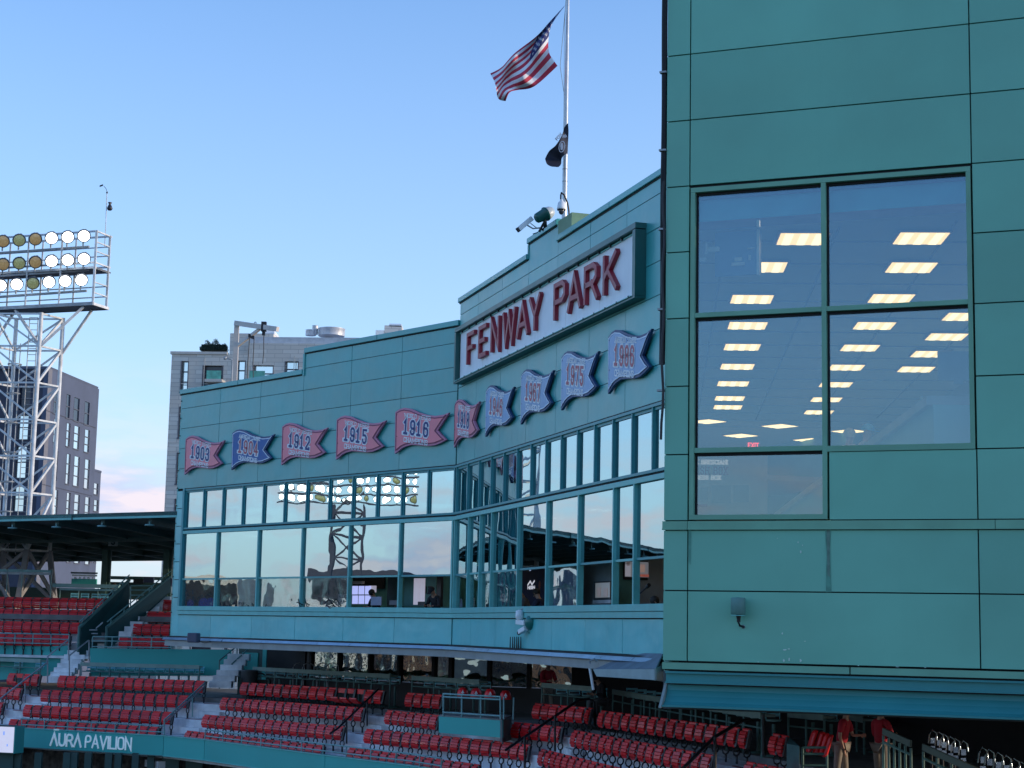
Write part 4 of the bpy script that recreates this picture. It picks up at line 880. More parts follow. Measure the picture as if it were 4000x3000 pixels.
# sloping green walls of the stair
gs = thing('green_stair', ond(400, 2480, 71), 'dark green walled stair rising to the canopy between the seat blocks', 'stairs')
GD2 = mat('dark_green_paint', (.022, .085, .085), .5, var=.08)
pwall('side_wall', [(312, 2440, 70.6), (322, 2430, 70.6), (505, 2268, 72.8), (505, 2372, 72.8), (425, 2450, 71.8), (425, 2560, 71.8), (310, 2560, 70.6)], GD2, gs)
pwall('side_wall', [(418, 2448, 70.9), (430, 2440, 70.9), (665, 2255, 73.4), (668, 2310, 73.4), (445, 2520, 70.9), (418, 2530, 70.9)], GD2, gs)
for q0, q1 in (((310, 2450, 70.5), (505, 2266, 72.7)), ((417, 2450, 70.8), (665, 2252, 73.3))):
    b = MB(); A = ond(*q0); C_ = ond(*q1); b.bar(A, C_, .14, .08); b.build('coping', G_STEEL, gs)
    b = MB(); b.tube([A + Vector((0, 0, -1)), A + Vector((0, 0, .02))], .06, 6); b.build('newel', G_STEEL, gs)
    b = MB(); b.tube([A + Vector((0, 0, .22)), C_ + Vector((0, 0, .22))], .025, 6); b.build('handrail', GPAL, gs)
    for k in range(5):
        p = A.lerp(C_, (k + .3) / 5); b = MB(); b.tube([p, p + Vector((0, 0, .22))], .02, 5); b.build('post', GPAL, gs)
for k in range(5):
    p = ond(390 + k * 4, 2495 - k * 12, 70.9 + k * .3); b = MB(); b.box(p.x - .35, p.x + .3, p.y, p.y + .3, p.z - .14, p.z); b.build('step', CONCD, gs)
for a, c in (((375, 2455), (402, 2432)), ((350, 2461), (380, 2461)), ((357, 2475), (382, 2475))):
    b = MB(); b.tube([ond(*a, 70.4), ond(*c, 70.4)], .03, 5); b.build('handrail', GALV, gs)
railing([ond(-300, 2512, 70.9), ond(0, 2514, 70.7), ond(268, 2520, 70.3)], .42, 'pale front rail of the upper tier left of the aisle', posts=9, mids=(.55, .1), m=GPAL, group='front rails of the upper tier')
railing([ond(360, 2530, 69.9), ond(668, 2534, 69.3)], .44, 'pale front rail of the upper tier right of the aisle', posts=5, mids=(.62, .1), m=GPAL, group='front rails of the upper tier')
# ---- aisle steps between the blocks
def aisle(cx, ks, wpx, lab, par=st):
    for k in ks:
        for hh, off in ((.27, -.33), (0, 0)):
            if k == 1 and hh: pass
            x = cx[k]; P = kp(k, x); Q = kp(k, x + 20); d = (Q - P); d.z = 0; d.normalize(); n = Vector((d.y, -d.x, 0)); n = n if n.dot(P) < 0 else -n
            if hh:
                zt = KZ[k] - .82 - .27; c = Vector((P.x, P.y, zt - .12)) + n * (.42 + .16)
                b = MB(); b.obox(c, d * .5, n * .16, Vector((0, 0, .12))); b.build('aisle_step', CONC, st)
            else:
                c = Vector((P.x, P.y, KZ[k] - .815)) + n * .40; b = MB(); b.obox(c, d * .5, n * .035, Vector((0, 0, .012))); b.build('step_nosing', mat('red_nosing', (.22, .05, .06), .7), st)
aisle({4: 190, 3: 122, 2: 55, 1: -10}, (1, 2, 3, 4), 60, ''); aisle({4: 870, 3: 800, 2: 735, 1: 670}, (1, 2, 3, 4), 60, '')
aisle({4: 1542, 3: 1464, 2: 1384, 1: 1310}, (1, 2, 3, 4), 60, ''); aisle({4: 2322, 3: 2208, 2: 2085, 1: 1930}, (1, 2, 3, 4), 40, ''); aisle({4: 2960, 3: 2845, 2: 2720, 1: 2600}, (2, 3, 4), 40, '')
def wstep(px, py, D, w_=.55):
    p = ond(px, py, D); b = MB(); b.box(p.x - w_, p.x + w_, p.y - .1, p.y + .45, p.z - .25, p.z); b.build('aisle_step', CONC, st)
for i in range(7): wstep(228 + i * 13, 2642 - i * 17, 69 + i * .33, .42)
for i in range(6): wstep(862 + i * 14, 2660 - i * 21, 66.4 + i * .4, .42)
def hrail(pts, lab, m=GPAL, drops=(), r=.03, name='handrail', group=None):
    t = thing(name, ond(*pts[0]), lab, 'handrail', group); b = MB(); b.tube([ond(*p) for p in pts], r, 6); b.build('rail', m, t)
    for (x, y0, y1, D) in drops: b = MB(); b.tube([ond(x, y0, D), ond(x, y1, D)], r * .9, 6); b.build('post', m, t)
hrail([(-20, 2745, 64.5), (182, 2590, 66), (188, 2563, 66.2), (265, 2500, 68)], 'long sloping steel handrail of the far left aisle', GALV, [(98, 2670, 2745, 65), (186, 2563, 2670, 66.2), (268, 2495, 2580, 68)])
hrail([(272, 2560, 67), (345, 2502, 68.5), (350, 2505, 68.6)], 'short steel handrail beside the green stair', GALV, [(271, 2562, 2640, 67), (348, 2502, 2590, 68.6), (318, 2600, 2640, 67)])
hrail([(640, 2815, 61), (800, 2668, 64.5)], 'double pale handrail of the aisle right of the lettered band', GPAL, [(642, 2812, 2870, 61), (752, 2725, 2800, 63)])
hrail([(645, 2822, 61), (805, 2676, 64.4)], 'lower rail of the aisle right of the lettered band', GALV)
hrail([(858, 2580, 68), (930, 2520, 69)], 'green handrail at the top of the middle aisle', G_STEEL, [(857, 2578, 2690, 67.6), (926, 2520, 2600, 69)])
hrail([(905, 2595, 67.6), (970, 2535, 68.8)], 'right hand green handrail at the top of the middle aisle', G_STEEL, [(907, 2590, 2640, 67.6)])
hrail([(1290, 2865, 55), (1320, 2845, 55.5), (1478, 2692, 58.6)], 'black sloping handrail of the third aisle', BLKMET, [(1354, 2812, 2905, 56), (1434, 2738, 2835, 57.8)], r=.035)
hrail([(1975, 2930, 47.5), (2260, 2735, 49.6), (2300, 2730, 49.8), (2322, 2742, 49.8), (2324, 2840, 49.4)], 'black curved handrail of the fourth aisle', BLKMET, [(2168, 2797, 2935, 48.6), (2050, 2878, 3000, 47.6)], r=.04)
hrail([(2670, 3000, 35), (2700, 2970, 35.6), (2790, 2880, 38), (2900, 2815, 40), (2985, 2810, 40.5)], 'black sloping handrail of the right aisle', BLKMET, [(2793, 2878, 3000, 37.6), (2982, 2790, 2950, 40)], r=.04)
# ---- drink counters with stools
def stool(p, lab, back=True, group='green stools at the drink counters'):
    t = thing('bar_stool', p, lab, 'stool', group)
    b = MB(); b.tube([p + Vector((0, 0, 0)), p + Vector((0, 0, .74))], .045, 6); b.lathe(p, (0, 0, 1), [(0, .2), (.03, .18), (.05, .05)], 10); b.build('pedestal', G_STEEL, t)
    b = MB(); b.lathe(p + Vector((0, 0, .80)), (0, 0, 1), [(0, .05), (.01, .17), (.05, .19), (.06, .0)], 12); b.build('seat', GPAL, t)
    if back:
        b = MB()
        for s_ in (-.16, .16): b.bar(p + Vector((s_, .12, .82)), p + Vector((s_, .14, 1.08)), .02)
        for z in (.95, 1.06): b.bar(p + Vector((-.18, .19, z)), p + Vector((.18, .19, z)), .02, .07)
        b.build('backrest', mat('stool_slats', (.28, .72, .82), .35), t)
NST = [0]
def counter(pts, z, lab, nstool, where, back=True, posts=6, floor=FL):
    A = [onz(x, y, z) for x, y in pts]; t = thing('drink_counter', Vector((A[0].x, A[0].y, floor)), lab, 'counter')
    for a, c in zip(A[:-1], A[1:]):
        d = (c - a); L = d.length; d.normalize(); n = Vector((d.y, -d.x, 0)); n = n if n.dot(a) < 0 else -n
        b = MB(); b.obox((a + c) / 2 - n * .15, d * L / 2, n * .18, Vector((0, 0, .03))); b.obox((a + c) / 2 + n * .025, d * L / 2, n * .012, Vector((0, 0, .075))); b.build('counter_top', mat('counter_grey_green', (.22, .32, .28), .55, var=.15), t)
        b = MB(); b.tube([a + Vector((0, 0, -.28)) , c + Vector((0, 0, -.28))], .022, 6); b.build('rail', G_STEEL, t)
        np_ = max(2, int(L / 1.1))
        for k in range(np_ + 1):
            p = a.lerp(c, k / np_); b = MB(); b.tube([Vector((p.x, p.y, floor)), Vector((p.x, p.y, z - .03))], .03, 6); b.build('post', G_STEEL, t)
    L = [0]
    for a, c in zip(A[:-1], A[1:]): L.append(L[-1] + (c - a).length)
    for i in range(nstool):
        s_ = L[-1] * (i + .5) / nstool; j = 0
        while j < len(A) - 2 and L[j + 1] < s_: j += 1
        p = A[j].lerp(A[j + 1], (s_ - L[j]) / (L[j + 1] - L[j])); d = (A[j + 1] - A[j]).normalized(); n = Vector((d.y, -d.x, 0)); n = n if n.dot(p) < 0 else -n
        p = p - n * .48; p.z = floor; stool(p, '%s green bar stool from the left at the %s' % (ORD[i], where), back)
counter([(315, 2594), (780, 2606)], -1.728, 'long pale drink counter below the teal wall, left of the middle aisle', 12, 'counter below the teal wall')
counter([(-200, 2570), (0, 2576), (160, 2582)], -1.645, 'pale drink counter at the far left below the teal wall', 4, 'counter at the far left')
counter([(990, 2612), (1250, 2626), (1525, 2642)], -1.72, 'drink counter in front of the club windows under the left wing', 12, 'counter under the left wing')
counter([(1610, 2648), (1875, 2664)], -1.72, 'drink counter behind the railed platform', 6, 'counter behind the platform')
counter([(2118, 2676), (2325, 2692)], -1.74, 'drink counter right of the standing man in red', 4, 'counter right of the man in red')
counter([(2395, 2702), (2610, 2738), (2976, 2796)], -1.86, 'long drink counter under the right wing', 13, 'counter under the right wing')
counter([(3080, 2790), (3220, 2802)], -1.9, 'short drink counter left of the two men in red', 2, 'counter left of the two men')
counter([(3318, 2800), (3375, 2812)], -2.0, 'tiny drink counter between the two men in red', 1, 'counter between the two men')
def hit(fr, px, py, o):
    d = ray(px, py); p0 = fr.O + fr.n * o; t = p0.dot(fr.n) / d.dot(fr.n); p = d * t - fr.O
    return p.dot(fr.u), p.z
# ================================================================== club front under the press box
cl = thing('club_building', ond(1500, 2600, 63), 'dark glass front of the club behind the drink counters', 'club building')
CP = [(935, 70.5), (1030, 69.6), (1220, 67.2), (1330, 66.0), (1450, 64.6), (1565, 63.2), (1700, 61.4), (1765, 60.8), (1915, 60), (2070, 59.5), (2240, 59), (2430, 58), (2620, 56), (2850, 52), (3100, 48), (3500, 43), (4400, 37)]
olive = mat('club_reflection_backdrop', (.055, .065, .045), .9, var=.8, scale=1.4, streak=.5, dirt=(.14, .15, .12))  # mottled olive colour stands in for the field reflected in the club glass
GLC = glass('club_glass', .30, .8, tint=(.5, .55, .5), refl=(.8, .9, .85), wav=.03, sc=1.5)
pt = [ond(x, 2500, D) for x, D in CP]
for i in range(len(pt) - 1):
    a, c = pt[i].copy(), pt[i + 1].copy(); a.z = c.z = 0; d = (c - a); L = d.length; d.normalize(); n = Vector((d.y, -d.x, 0)); n = n if n.dot(a) < 0 else -n
    f = Fr((a.x, a.y), d, n)
    if i == 0: fb(f, 'wall', 0, L, FL, -.6, -.2, 0, G_DARK, cl); fb(f, 'door', .25, L - .25, FL, -1.15, 0, .05, G_BAND, cl); continue
    if i == 1: fb(f, 'wall', 0, L, FL, -.6, -.2, 0, BLKMET, cl); fb(f, 'panel', .02, .3, FL, -.8, 0, .04, G_BAND, cl); fb(f, 'dark_screen', .35, L - .35, FL, -.9, 0, .05, BLACK, cl); continue
    if i >= 10: fb(f, 'wall', 0, L, FL, -.6, -.2, 0, mat('club_dark_wall', (.012, .012, .014), .8, var=.5, scale=2), cl); continue
    fb(f, 'lower_wall', 0, L, FL, -1.98, -.1, 0, BLKMET, cl)
    fb(f, 'glass_panel', .05, L - .06, -1.96, -.8, -.03, -.015, GLC, cl)
    fb(f, 'mullion', -.07, .07, -2.0, -.7, -.08, .08, BLACK, cl); fb(f, 'backdrop', 0, L, -2.0, -.6, -1.6, -1.5, olive, cl)
    if i in (4, 5, 6, 9): fb(f, 'hanging_paper', .3 + .1 * i % .5, .75, -1.7, -1.25, -.08, -.05, mat('paper_bluish', (.35, .45, .45), .8), cl)
    if i == 8:
        b = MB()
        for k in range(4): text(b, f.sub(.2 + k * .42, -1.35 + .05 * k, -.04), 'OR'[k % 2], 0, 0, .18, .05, 0, .004)
        b.build('window_lettering', WHITE, cl, kind='stuff')
for k, x in enumerate((1168, 1205, 1262, 1300, 1640, 1680)):
    p = ond(x, 2598, 66.5 - k * .6); t = thing('club_chair', p, ('leftmost', 'second', 'third', 'fourth', 'fifth', 'rightmost')[k] + ' low chair with a round wire back behind the drink counters', 'chair', 'wire backed chairs by the club glass')
    b = MB(); b.tube([p + Vector((.22 * math.cos(a), 0, .18 * math.sin(a) - .1)) for a in [q * math.pi / 6 for q in range(7)]], .018, 5); b.tube([p + Vector((-.22, 0, -.1)), p + Vector((-.2, 0, -.9))], .018, 5); b.tube([p + Vector((.22, 0, -.1)), p + Vector((.2, 0, -.9))], .018, 5); b.build('wire_back', GALV, t)
    b = MB(); b.box(p.x - .2, p.x + .2, p.y - .4, p.y, p.z - .5, p.z - .46); b.build('seat', BLKMET, t)
# big bins beside the stair
p = ond(975, 2600, 67.2); b = MB(); b.lathe(Vector((p.x, p.y, FL)), (0, 0, 1), [(0, .28), (1.0, .34), (1.05, .36), (1.06, .3)], 12); tag(b.build('litter_bin', mat('bin_grey', (.06, .065, .07), .5)), 'dark grey round bin at the left end of the long counter', 'bin')
p = ond(1020, 2602, 67.8); b = MB(); b.tube([Vector((p.x - .35 + .7 * k / 8, p.y, -1.0 - 1.15 + .25 * math.sin(k * math.pi / 8))) for k in range(9)], .03, 6); b.box(p.x - .36, p.x + .36, p.y, p.y + .4, FL, -2.15); tag(b.build('dark_crate', BLKMET), 'black hooped crate right of the grey bin', 'crate')
# grey awning at the right end of the wing
aw = thing('awning', ond(2450, 2600, 37), 'grey canvas awning folded out where the right wing meets the near block', 'awning')
cv = mat('awning_canvas', (.16, .20, .24), .8, var=.2, scale=2.5); cvl = mat('awning_valance', (.33, .40, .40), .8, var=.12)
def quad(name, pts, m, par, th=.03):
    A = [ond(*p) for p in pts]; n = (A[1] - A[0]).cross(A[2] - A[0]).normalized() * th; b = MB(); k = len(A)
    b.add(A + [a + n for a in A], [tuple(range(k)), tuple(range(k, 2 * k))[::-1]] + [(i, (i + 1) % k, k + (i + 1) % k, k + i) for i in range(k)]); return b.build(name, m, par)
quad('canvas', [(2470, 2550, 38.4), (2588, 2553, 36.2), (2560, 2612, 35.2), (2316, 2616, 38.8)], cv, aw)
quad('valance', [(2316, 2614, 38.8), (2560, 2614, 35.2), (2560, 2657, 35.2), (2330, 2642, 38.6)], cvl, aw)
quad('valance', [(2562, 2610, 35.2), (2590, 2600, 35.9), (2592, 2662, 35.9), (2562, 2657, 35.2)], cvl, aw)
b = MB(); b.tube([ond(2410, 2574, 38.6), ond(2330, 2620, 39)], .02, 6); b.tube([ond(2303, 2592, 39.0), ond(2306, 2580, 39), ond(2322, 2575, 39), ond(2332, 2584, 39)], .03, 6); b.build('strut', GALV, aw)
b = MB(); b.tube([ond(2304, 2610, 39), ond(2318, 2695, 39)], .035, 6); tag(b.build('handrail_end', WHITE, aw))
# ================================================================== railed platform and trolley
pf = thing('camera_platform', onz(1830, 2800, -3.1), 'teal fronted platform with a railing in the middle of the seat blocks', 'platform')
quad('front_panel', [(1714, 2799, 52.6), (1960, 2815, 50.4), (1960, 2882, 50.4), (1714, 2862, 52.6)], G_BAND, pf, .06)
quad('side_panel', [(1962, 2815, 50.4), (1998, 2806, 52.4), (2000, 2890, 52.4), (1962, 2900, 50.4)], CONCD, pf, .06)
quad('deck', [(1714, 2799, 52.7), (1960, 2815, 50.5), (1998, 2800, 52.5), (1760, 2785, 54.6)], CONCD, pf, .05)
r_ = thing('platform_railing', ond(1840, 2780, 51.5), 'grey square railing standing on the teal fronted platform', 'railing')
def prl(*pts): b = MB(); b.tube([ond(*p) for p in pts], .028, 6); b.build('rail', GPAL, r_)
prl((1732, 2710, 52.5), (1956, 2722, 50.5)); prl((1732, 2722, 52.5), (1956, 2733, 50.5)); prl((1730, 2782, 52.5), (1955, 2797, 50.5))
for x, y in ((1732, 2708), (1804, 2713), (1878, 2717), (1955, 2720), (1968, 2722)): b = MB(); D = 52.5 - (x - 1732) * .0089; b.tube([ond(x, y, D), ond(x, y + 88, D)], .03, 6); b.build('post', GPAL, r_)
b = MB(); b.tube([ond(2007, 2725, 51), ond(2005, 2812, 51)], .03, 6); tag(b.build('steel_post', GPAL), 'single grey steel post right of the railed platform', 'post')
for i, (x, y) in enumerate(((1808, 2692), (1860, 2695), (1915, 2698), (1975, 2704))):
    p = ond(x, y + 12, 53.5 - i * .5); t = thing('draped_jacket', p, ('leftmost', 'second', 'third', 'rightmost')[i] + ' red printed cap shaped cover on the platform rail', 'cover', 'red covers on the platform rail')
    b = MB(); b.lathe(p, (0, 0, 1), [(-.12, .17), (-.05, .175), (.06, .15), (.13, .1), (.15, 0)], 12); b.build('cloth', RED, t)
    b = MB(); g_ = Fr((p.x, p.y - .18), (1, 0), (0, -1)); b.prism([(-.05, p.z - .02), (.05, p.z - .02), (0, p.z + .08)], g_, 0, .01); b.prism([(-.02, p.z - .07), (.02, p.z - .07), (.02, p.z - .025), (-.02, p.z - .025)], g_, 0, .01); b.build('emblem', WHITE, t)
tr = thing('seat_trolley', ond(3180, 2950, 36), 'steel trolley loaded with loose red seats beside a man in red', 'trolley')
quad('end_board', [(3073, 2905, 36), (3085, 2880, 36.3), (3122, 2915, 35.8), (3122, 3040, 35.8), (3073, 3040, 36)], mat('trolley_board', (.05, .12, .12), .6, var=.4), tr, .05)
for q in (((3135, 2918, 36), (3135, 3020, 36)), ((3230, 2918, 36), (3230, 3020, 36)), ((3135, 2920, 36), (3230, 2920, 36)), ((3140, 2945, 36), (3228, 2945, 36)), ((3135, 2990, 36), (3230, 2990, 36))): b = MB(); b.tube([ond(*q[0]), ond(*q[1])], .03, 6); b.build('frame_bar', G_STEEL, tr)
for i, x in enumerate((3172, 3198, 3215, 3232)):
    p = ond(x, 2895 + i * 6, 36.4 - i * .1); b = MB(); b.obox(p, Vector((.05, 0, .02)), Vector((0, .15, 0)), Vector((.07, 0, .22))); o = b.build('loose_seat', RED, bevel=.03); tag(o, ('leftmost', 'second', 'third', 'rightmost')[i] + ' loose red seat panel standing on the trolley', 'seat panel', 'loose seat panels')
# ramp rail at the lower right and the chrome stools behind
for lab, P_ in (('upper dark green ramp rail with posts behind the second man in red', [(3450, 2856, 33), (3558, 2905, 32)]), ('lower dark green ramp rail with posts running off the bottom right', [(3606, 2918, 31.5), (3900, 3050, 28.5)])):
    t = thing('ramp_railing', ond(*P_[0]), lab, 'railing', 'ramp rails at the lower right'); a, c = ond(*P_[0]), ond(*P_[1])
    b = MB(); b.bar(a, c, .04, .12); b.build('top_board', mat('rail_board', (.10, .14, .12), .6), t)
    b = MB(); b.tube([a + Vector((0, 0, -.2)), c + Vector((0, 0, -.2))], .025, 6); b.build('rail', G_STEEL, t)
    for k in range(6): p = a.lerp(c, k / 5); b = MB(); b.tube([p + Vector((0, 0, -.08)), p + Vector((0, 0, -1.2))], .025, 6); b.build('post', G_STEEL, t)
chrome = mat('chrome', (.6, .66, .7), .15, metal=.9)
for i, (x, y, D) in enumerate(((3642, 2862, 36), (3668, 2870, 35.5), (3686, 2878, 35), (3712, 2888, 34.5), (3732, 2896, 34), (3762, 2905, 33.5), (3838, 2932, 31), (3864, 2940, 30.5), (3898, 2952, 30), (3930, 2964, 29.5), (3962, 2976, 29), (3990, 2990, 28.6))):
    p = ond(x, y, D); t = thing('hoop_stool', p, ORD[i] + ' chrome hoop back stool from the left in the dark lower right', 'stool', 'chrome stools at the lower right')
    b = MB(); b.tube([p + Vector((-.06, .1, -.22)), p + Vector((-.05, .05, -.05)), p + Vector((0, 0, .06)), p + Vector((.07, -.05, -.0)), p + Vector((.08, -.05, -.15))], .014, 6); b.build('hoop', chrome, t)
    b = MB(); b.obox(p + Vector((.0, -.02, -.16)), (.045, 0, 0), (0, .01, 0), (0, 0, .055)); b.build('back_plate', chrome, t); b = MB(); b.obox(p + Vector((.0, 0, -.30)), (.05, 0, 0), (0, .01, 0), (0, 0, .03)); b.build('seat', chrome, t)
    b = MB(); b.tube([p + Vector((-.02, 0, -.3)), p + Vector((-.02, 0, -1.0))], .02, 6); b.build('leg', BLKMET, t)
# ================================================================== canopy
ca = thing('canopy', (-18, 76, -.5), 'flat green canopy roof on columns at the left behind the upper seats', 'canopy')
F0, F1 = Vector((-36, 79.6, 0)), Vector((-12.45, 64.3, 0)); B0, B1 = Vector((-30, 97, 0)), Vector((-8.5, 82.3, 0)); zt = 4.10
dv = (F1 - F0).normalized(); nv_ = Vector((-.545, -.84, 0)).normalized(); nv_ = Vector((dv.y, -dv.x, 0)); nv_ = nv_ if nv_.y < 0 else -nv_
for k in range(5):
    a = F0.lerp(F1, k / 5); c = F0.lerp(F1, (k + 1) / 5); f = Fr((a.x, a.y), dv, nv_); fb(f, 'fascia', .015, (c - a).length - .01, zt - .20, zt, -.1, 0, G_LIGHT, ca)
    b = MB(); f.box(b, 0, .05, zt - .22, zt, 0, .03); b.build('joint_strip', G_DARK, ca)
Zv = Vector((0, 0, 1)); b = MB(); b.hexa([F0 + Zv * 3.98, F1 + Zv * 3.98, B1 + Zv * 3.5, B0 + Zv * 3.5, F0 + Zv * 4.1, F1 + Zv * 4.1, B1 + Zv * 3.62, B0 + Zv * 3.62]); b.build('roof_deck', G_DARK, ca); b = MB(); b.hexa([F0 + Zv * 4.11, F1 + Zv * 4.11, B1 + Zv * 3.63, B0 + Zv * 3.63, F0 + Zv * 4.13, F1 + Zv * 4.13, B1 + Zv * 3.65, B0 + Zv * 3.65]); b.build('roof_membrane', mat('roof_membrane', (.20, .26, .25), .8), ca)
nb = 11
for k in range(nb):
    a = F0.lerp(F1, (k + .4) / nb); c = B0.lerp(B1, (k + .4) / nb); b = MB(); b.bar(a + Zv * 3.84 + (c - a).normalized() * .3, c + Zv * 3.34, .16, .30); b.build('beam', G_DARK, ca)
    b = MB(); q0 = a + Zv * 3.78 + (c - a).normalized() * .25; b.lathe(q0, (0, 0, -1), [(0, .03), (.1, .03), (.11, .18), (.16, .19), (.17, 0)], 10); b.build('downlight', GPAL, ca)
for t_ in (.35, .62, .85): b = MB(); b.bar(F0.lerp(B0, t_) + Zv * (3.62 - .3 * t_), F1.lerp(B1, t_) + Zv * (3.62 - .3 * t_), .12, .22); b.build('purlin', G_DARK, ca)
b = MB(); b.bar(B0 + Zv * 3.35, B1 + Zv * 3.35, .2, .45); b.build('rear_beam', G_DARK, ca)
for px, D in ((405, 82), (645, 80), (30, 86)):
    p = ond(px, 2300, D)
    if px > 100: b = MB(); b.box(p.x - .13, p.x + .13, p.y - .13, p.y + .13, .2, 3.5); b.build('column', mat('column_green', (.06, .13, .115), .6), ca)
    if px > 100: b = MB(); b.box(p.x + .14, p.x + .26, p.y, p.y + .2, .2, 3.5); b.build('column', G_DARK, ca)
p = ond(441, 2133, 77); t = thing('number_plate', p, 'square white plate with a black 3 hung under the canopy', 'sign'); f = Fr((p.x, p.y), (1, 0), (0, -1))
fb(f, 'plate', -.21, .21, p.z, p.z + .4, -.02, 0, mat('plate_grey', (.42, .40, .40), .6), t); b = MB(); text(b, f, '3', -.06, p.z + .08, .24, .055, 0, .006, width=.12); b.build('numeral', BLKMET, t)
# back parapet, counters and stools beneath the canopy
def bx(name, px0, px1, py0, py1, D, m, par, dep=.2):
    a = ond(px0, py1, D); c = ond(px1, py0, D); b = MB(); b.box(a.x, c.x, a.y, a.y + dep, a.z, c.z); return b.build(name, m, par)
bw = thing('back_parapet', ond(500, 2290, 84), 'dark green parapet and rail at the back edge under the canopy', 'wall')
bx('wall_panel', 415, 640, 2277, 2340, 84, G_DARK, bw); bx('rail', 405, 640, 2254, 2262, 84, G_STEEL, bw); bx('rail', 520, 560, 2262, 2280, 83.9, BLKMET, bw)
bx('wall_panel', -200, 400, 2300, 2340, 85, G_DARK, bw)
ki = thing('kiosk', ond(330, 2290, 80), 'low green kiosk cabinet left of the canopy column', 'kiosk'); bx('cabinet', 278, 376, 2262, 2292, 80, G_BAND, ki); bx('shelf', 280, 376, 2245, 2250, 80, WHITE, ki); bx('shelf', 276, 378, 2236, 2240, 80, G_DARK, ki)
for i in range(5): bx('cup', 290 + i * 17, 298 + i * 17, 2254, 2260, 79.9, WHITE, ki, .08)
uc = thing('drink_counter', ond(330, 2292, 75.6), 'pale green drink counter on the upper deck under the canopy', 'counter'); bx('counter_top', 204, 463, 2284, 2293, 75.6, GPAL, uc, .4); bx('rail', 232, 455, 2302, 2305, 75.7, GPAL, uc, .03)
for x in (232, 305, 380, 452): bx('post', x, x + 4, 2293, 2340, 75.7, GPAL, uc, .05)
for i, x in enumerate((287, 327, 369, 403)): p = ond(x, 2350, 76.2); stool(Vector((p.x, p.y, .1)), ORD[i] + ' green bar stool from the left at the upper deck counter', True)
gf = thing('glass_fence', ond(100, 2330, 75), 'glazed fence with green posts in front of the lighting tower legs', 'fence')
for x in (-60, 22, 79, 194): bx('post', x, x + 9, 2222, 2338, 75.2, GPAL, gf, .08)
bx('rail', -80, 205, 2227, 2231, 75.2, GPAL, gf, .05); bx('rail', -80, 205, 2238, 2241, 75.2, GALV, gf, .05)
# navy screens at the stair head
nb_ = thing('navy_bin', ond(640, 2290, 76), 'dark navy cabinet at the head of the stair beside the press box', 'cabinet'); bx('body', 638, 672, 2260, 2290, 76, mat('navy_plastic', (.008, .018, .06), .5), nb_); bx('lid', 560, 600, 2255, 2275, 78, MATS['navy_plastic'], nb_)
b = MB(); 
for (x0, y0, x1, y1) in ((510, 2288, 600, 2288), (510, 2305, 590, 2305), (510, 2325, 560, 2325), (510, 2288, 510, 2370), (594, 2288, 594, 2310)): b.tube([ond(x0, y0, 74), ond(x1, y1, 74)], .03, 5)
tag(b.build('stair_gate', GPAL), 'pale tubular gate rails at the head of the green stair', 'railing')

# ================================================================== lighting towers
LON = emis('lamp_lit', (1, .98, .92), 5); LOFF = mat('lamp_off_amber_glow', (.40, .27, .12), .2, var=.45, scale=9, emit=(.6, .42, .2), es=.22); LOFG = mat('lamp_off_green_glow', (.34, .34, .16), .2, var=.5, scale=14, emit=(.42, .46, .22), es=.22)  # switched-off lenses also emit a faint added glow
LHOUS = mat('lamp_housing', (.16, .17, .19), .4, metal=.4)
def lamp(par, p, fwd, on, r=.31, sc=1):
    fwd = Vector(fwd).normalized(); hb = MB(); hb.lathe(p, -fwd, [(0, r), (.06 * sc, r * 1.04), (.2 * sc, r * .85), (.38 * sc, r * .5), (.46 * sc, r * .3)], 14); o = hb.build('lamp', LHOUS, par)
    WL[o.name] = o.location + WL[par.name]; b = MB(); b.lathe(p + fwd * .01, fwd, [(0, r * .84), (.015, r * .82), (.03, 0)], 16); b.build('lens', on, o)
    b = MB(); b.tube([p - fwd * .2 * sc + Vector((0, 0, -r * .6)), p - fwd * .25 * sc + Vector((0, 0, -r * 1.7))], .04 * sc, 5); b.build('bracket', GALV, o)
tw = thing('light_tower', (-22.4, 80.5, -1), 'white lattice floodlight tower with three rows of lamps at the far left', 'light tower')
Fp = Vector((-22.36, 80, 0)); Rp = Vector((-21.68, 81.35, 0)); Lp = Fp + Vector((-2.32, .25, 0)); Bp = Rp + Vector((-2.32, .25, 0)); cor = [Fp, Rp, Bp, Lp]
zs = [3.2, 5.85, 7.58, 9.3, 11.05, 12.8, 14.35]
for c in cor: b = MB(); b.tube([c + Zv * 3.2, c + Zv * 14.4], .10, 8); b.build('leg', OFFW, tw)
for k, z in enumerate(zs):
    for i in range(4):
        a, c = cor[i], cor[(i + 1) % 4]; b = MB(); b.bar(a + Zv * z, c + Zv * z, .08); b.build('ring_beam', OFFW, tw)
        if k: b = MB(); lo_, hi_ = (a, c) if i in (0, 2) else (c, a); b.bar(lo_ + Zv * zs[k - 1], hi_ + Zv * z, .10 if i < 1 else .08); b.build('brace', OFFW, tw)
# ladder in its hoops
lc = (Fp + Bp) / 2 + Vector((.25, 0, 0)); b = MB()
for s_ in (-.2, .2): b.tube([lc + Vector((s_, 0, 3)), lc + Vector((s_, 0, 14.3))], .025, 5)
for k in range(38): b.tube([lc + Vector((-.2, 0, 3.2 + k * .3)), lc + Vector((.2, 0, 3.2 + k * .3))], .015, 4)
b.build('ladder', GALV, tw)
for z in (5, 6.4, 7.8, 9.2, 10.6, 12): b = MB(); b.tube([lc + Vector((-.75 + .32 * math.cos(a), -.1 + .32 * math.sin(a), z)) for a in [q * math.pi / 5 for q in range(11)]], .03, 5); b.build('hoop', GALV, tw)
b = MB()
for a in (-1.0, -.75, -.5): b.tube([lc + Vector((a, -.2, 3)), lc + Vector((a, -.2, 13))], .025, 5)
b.build('conduit', GALV, tw)
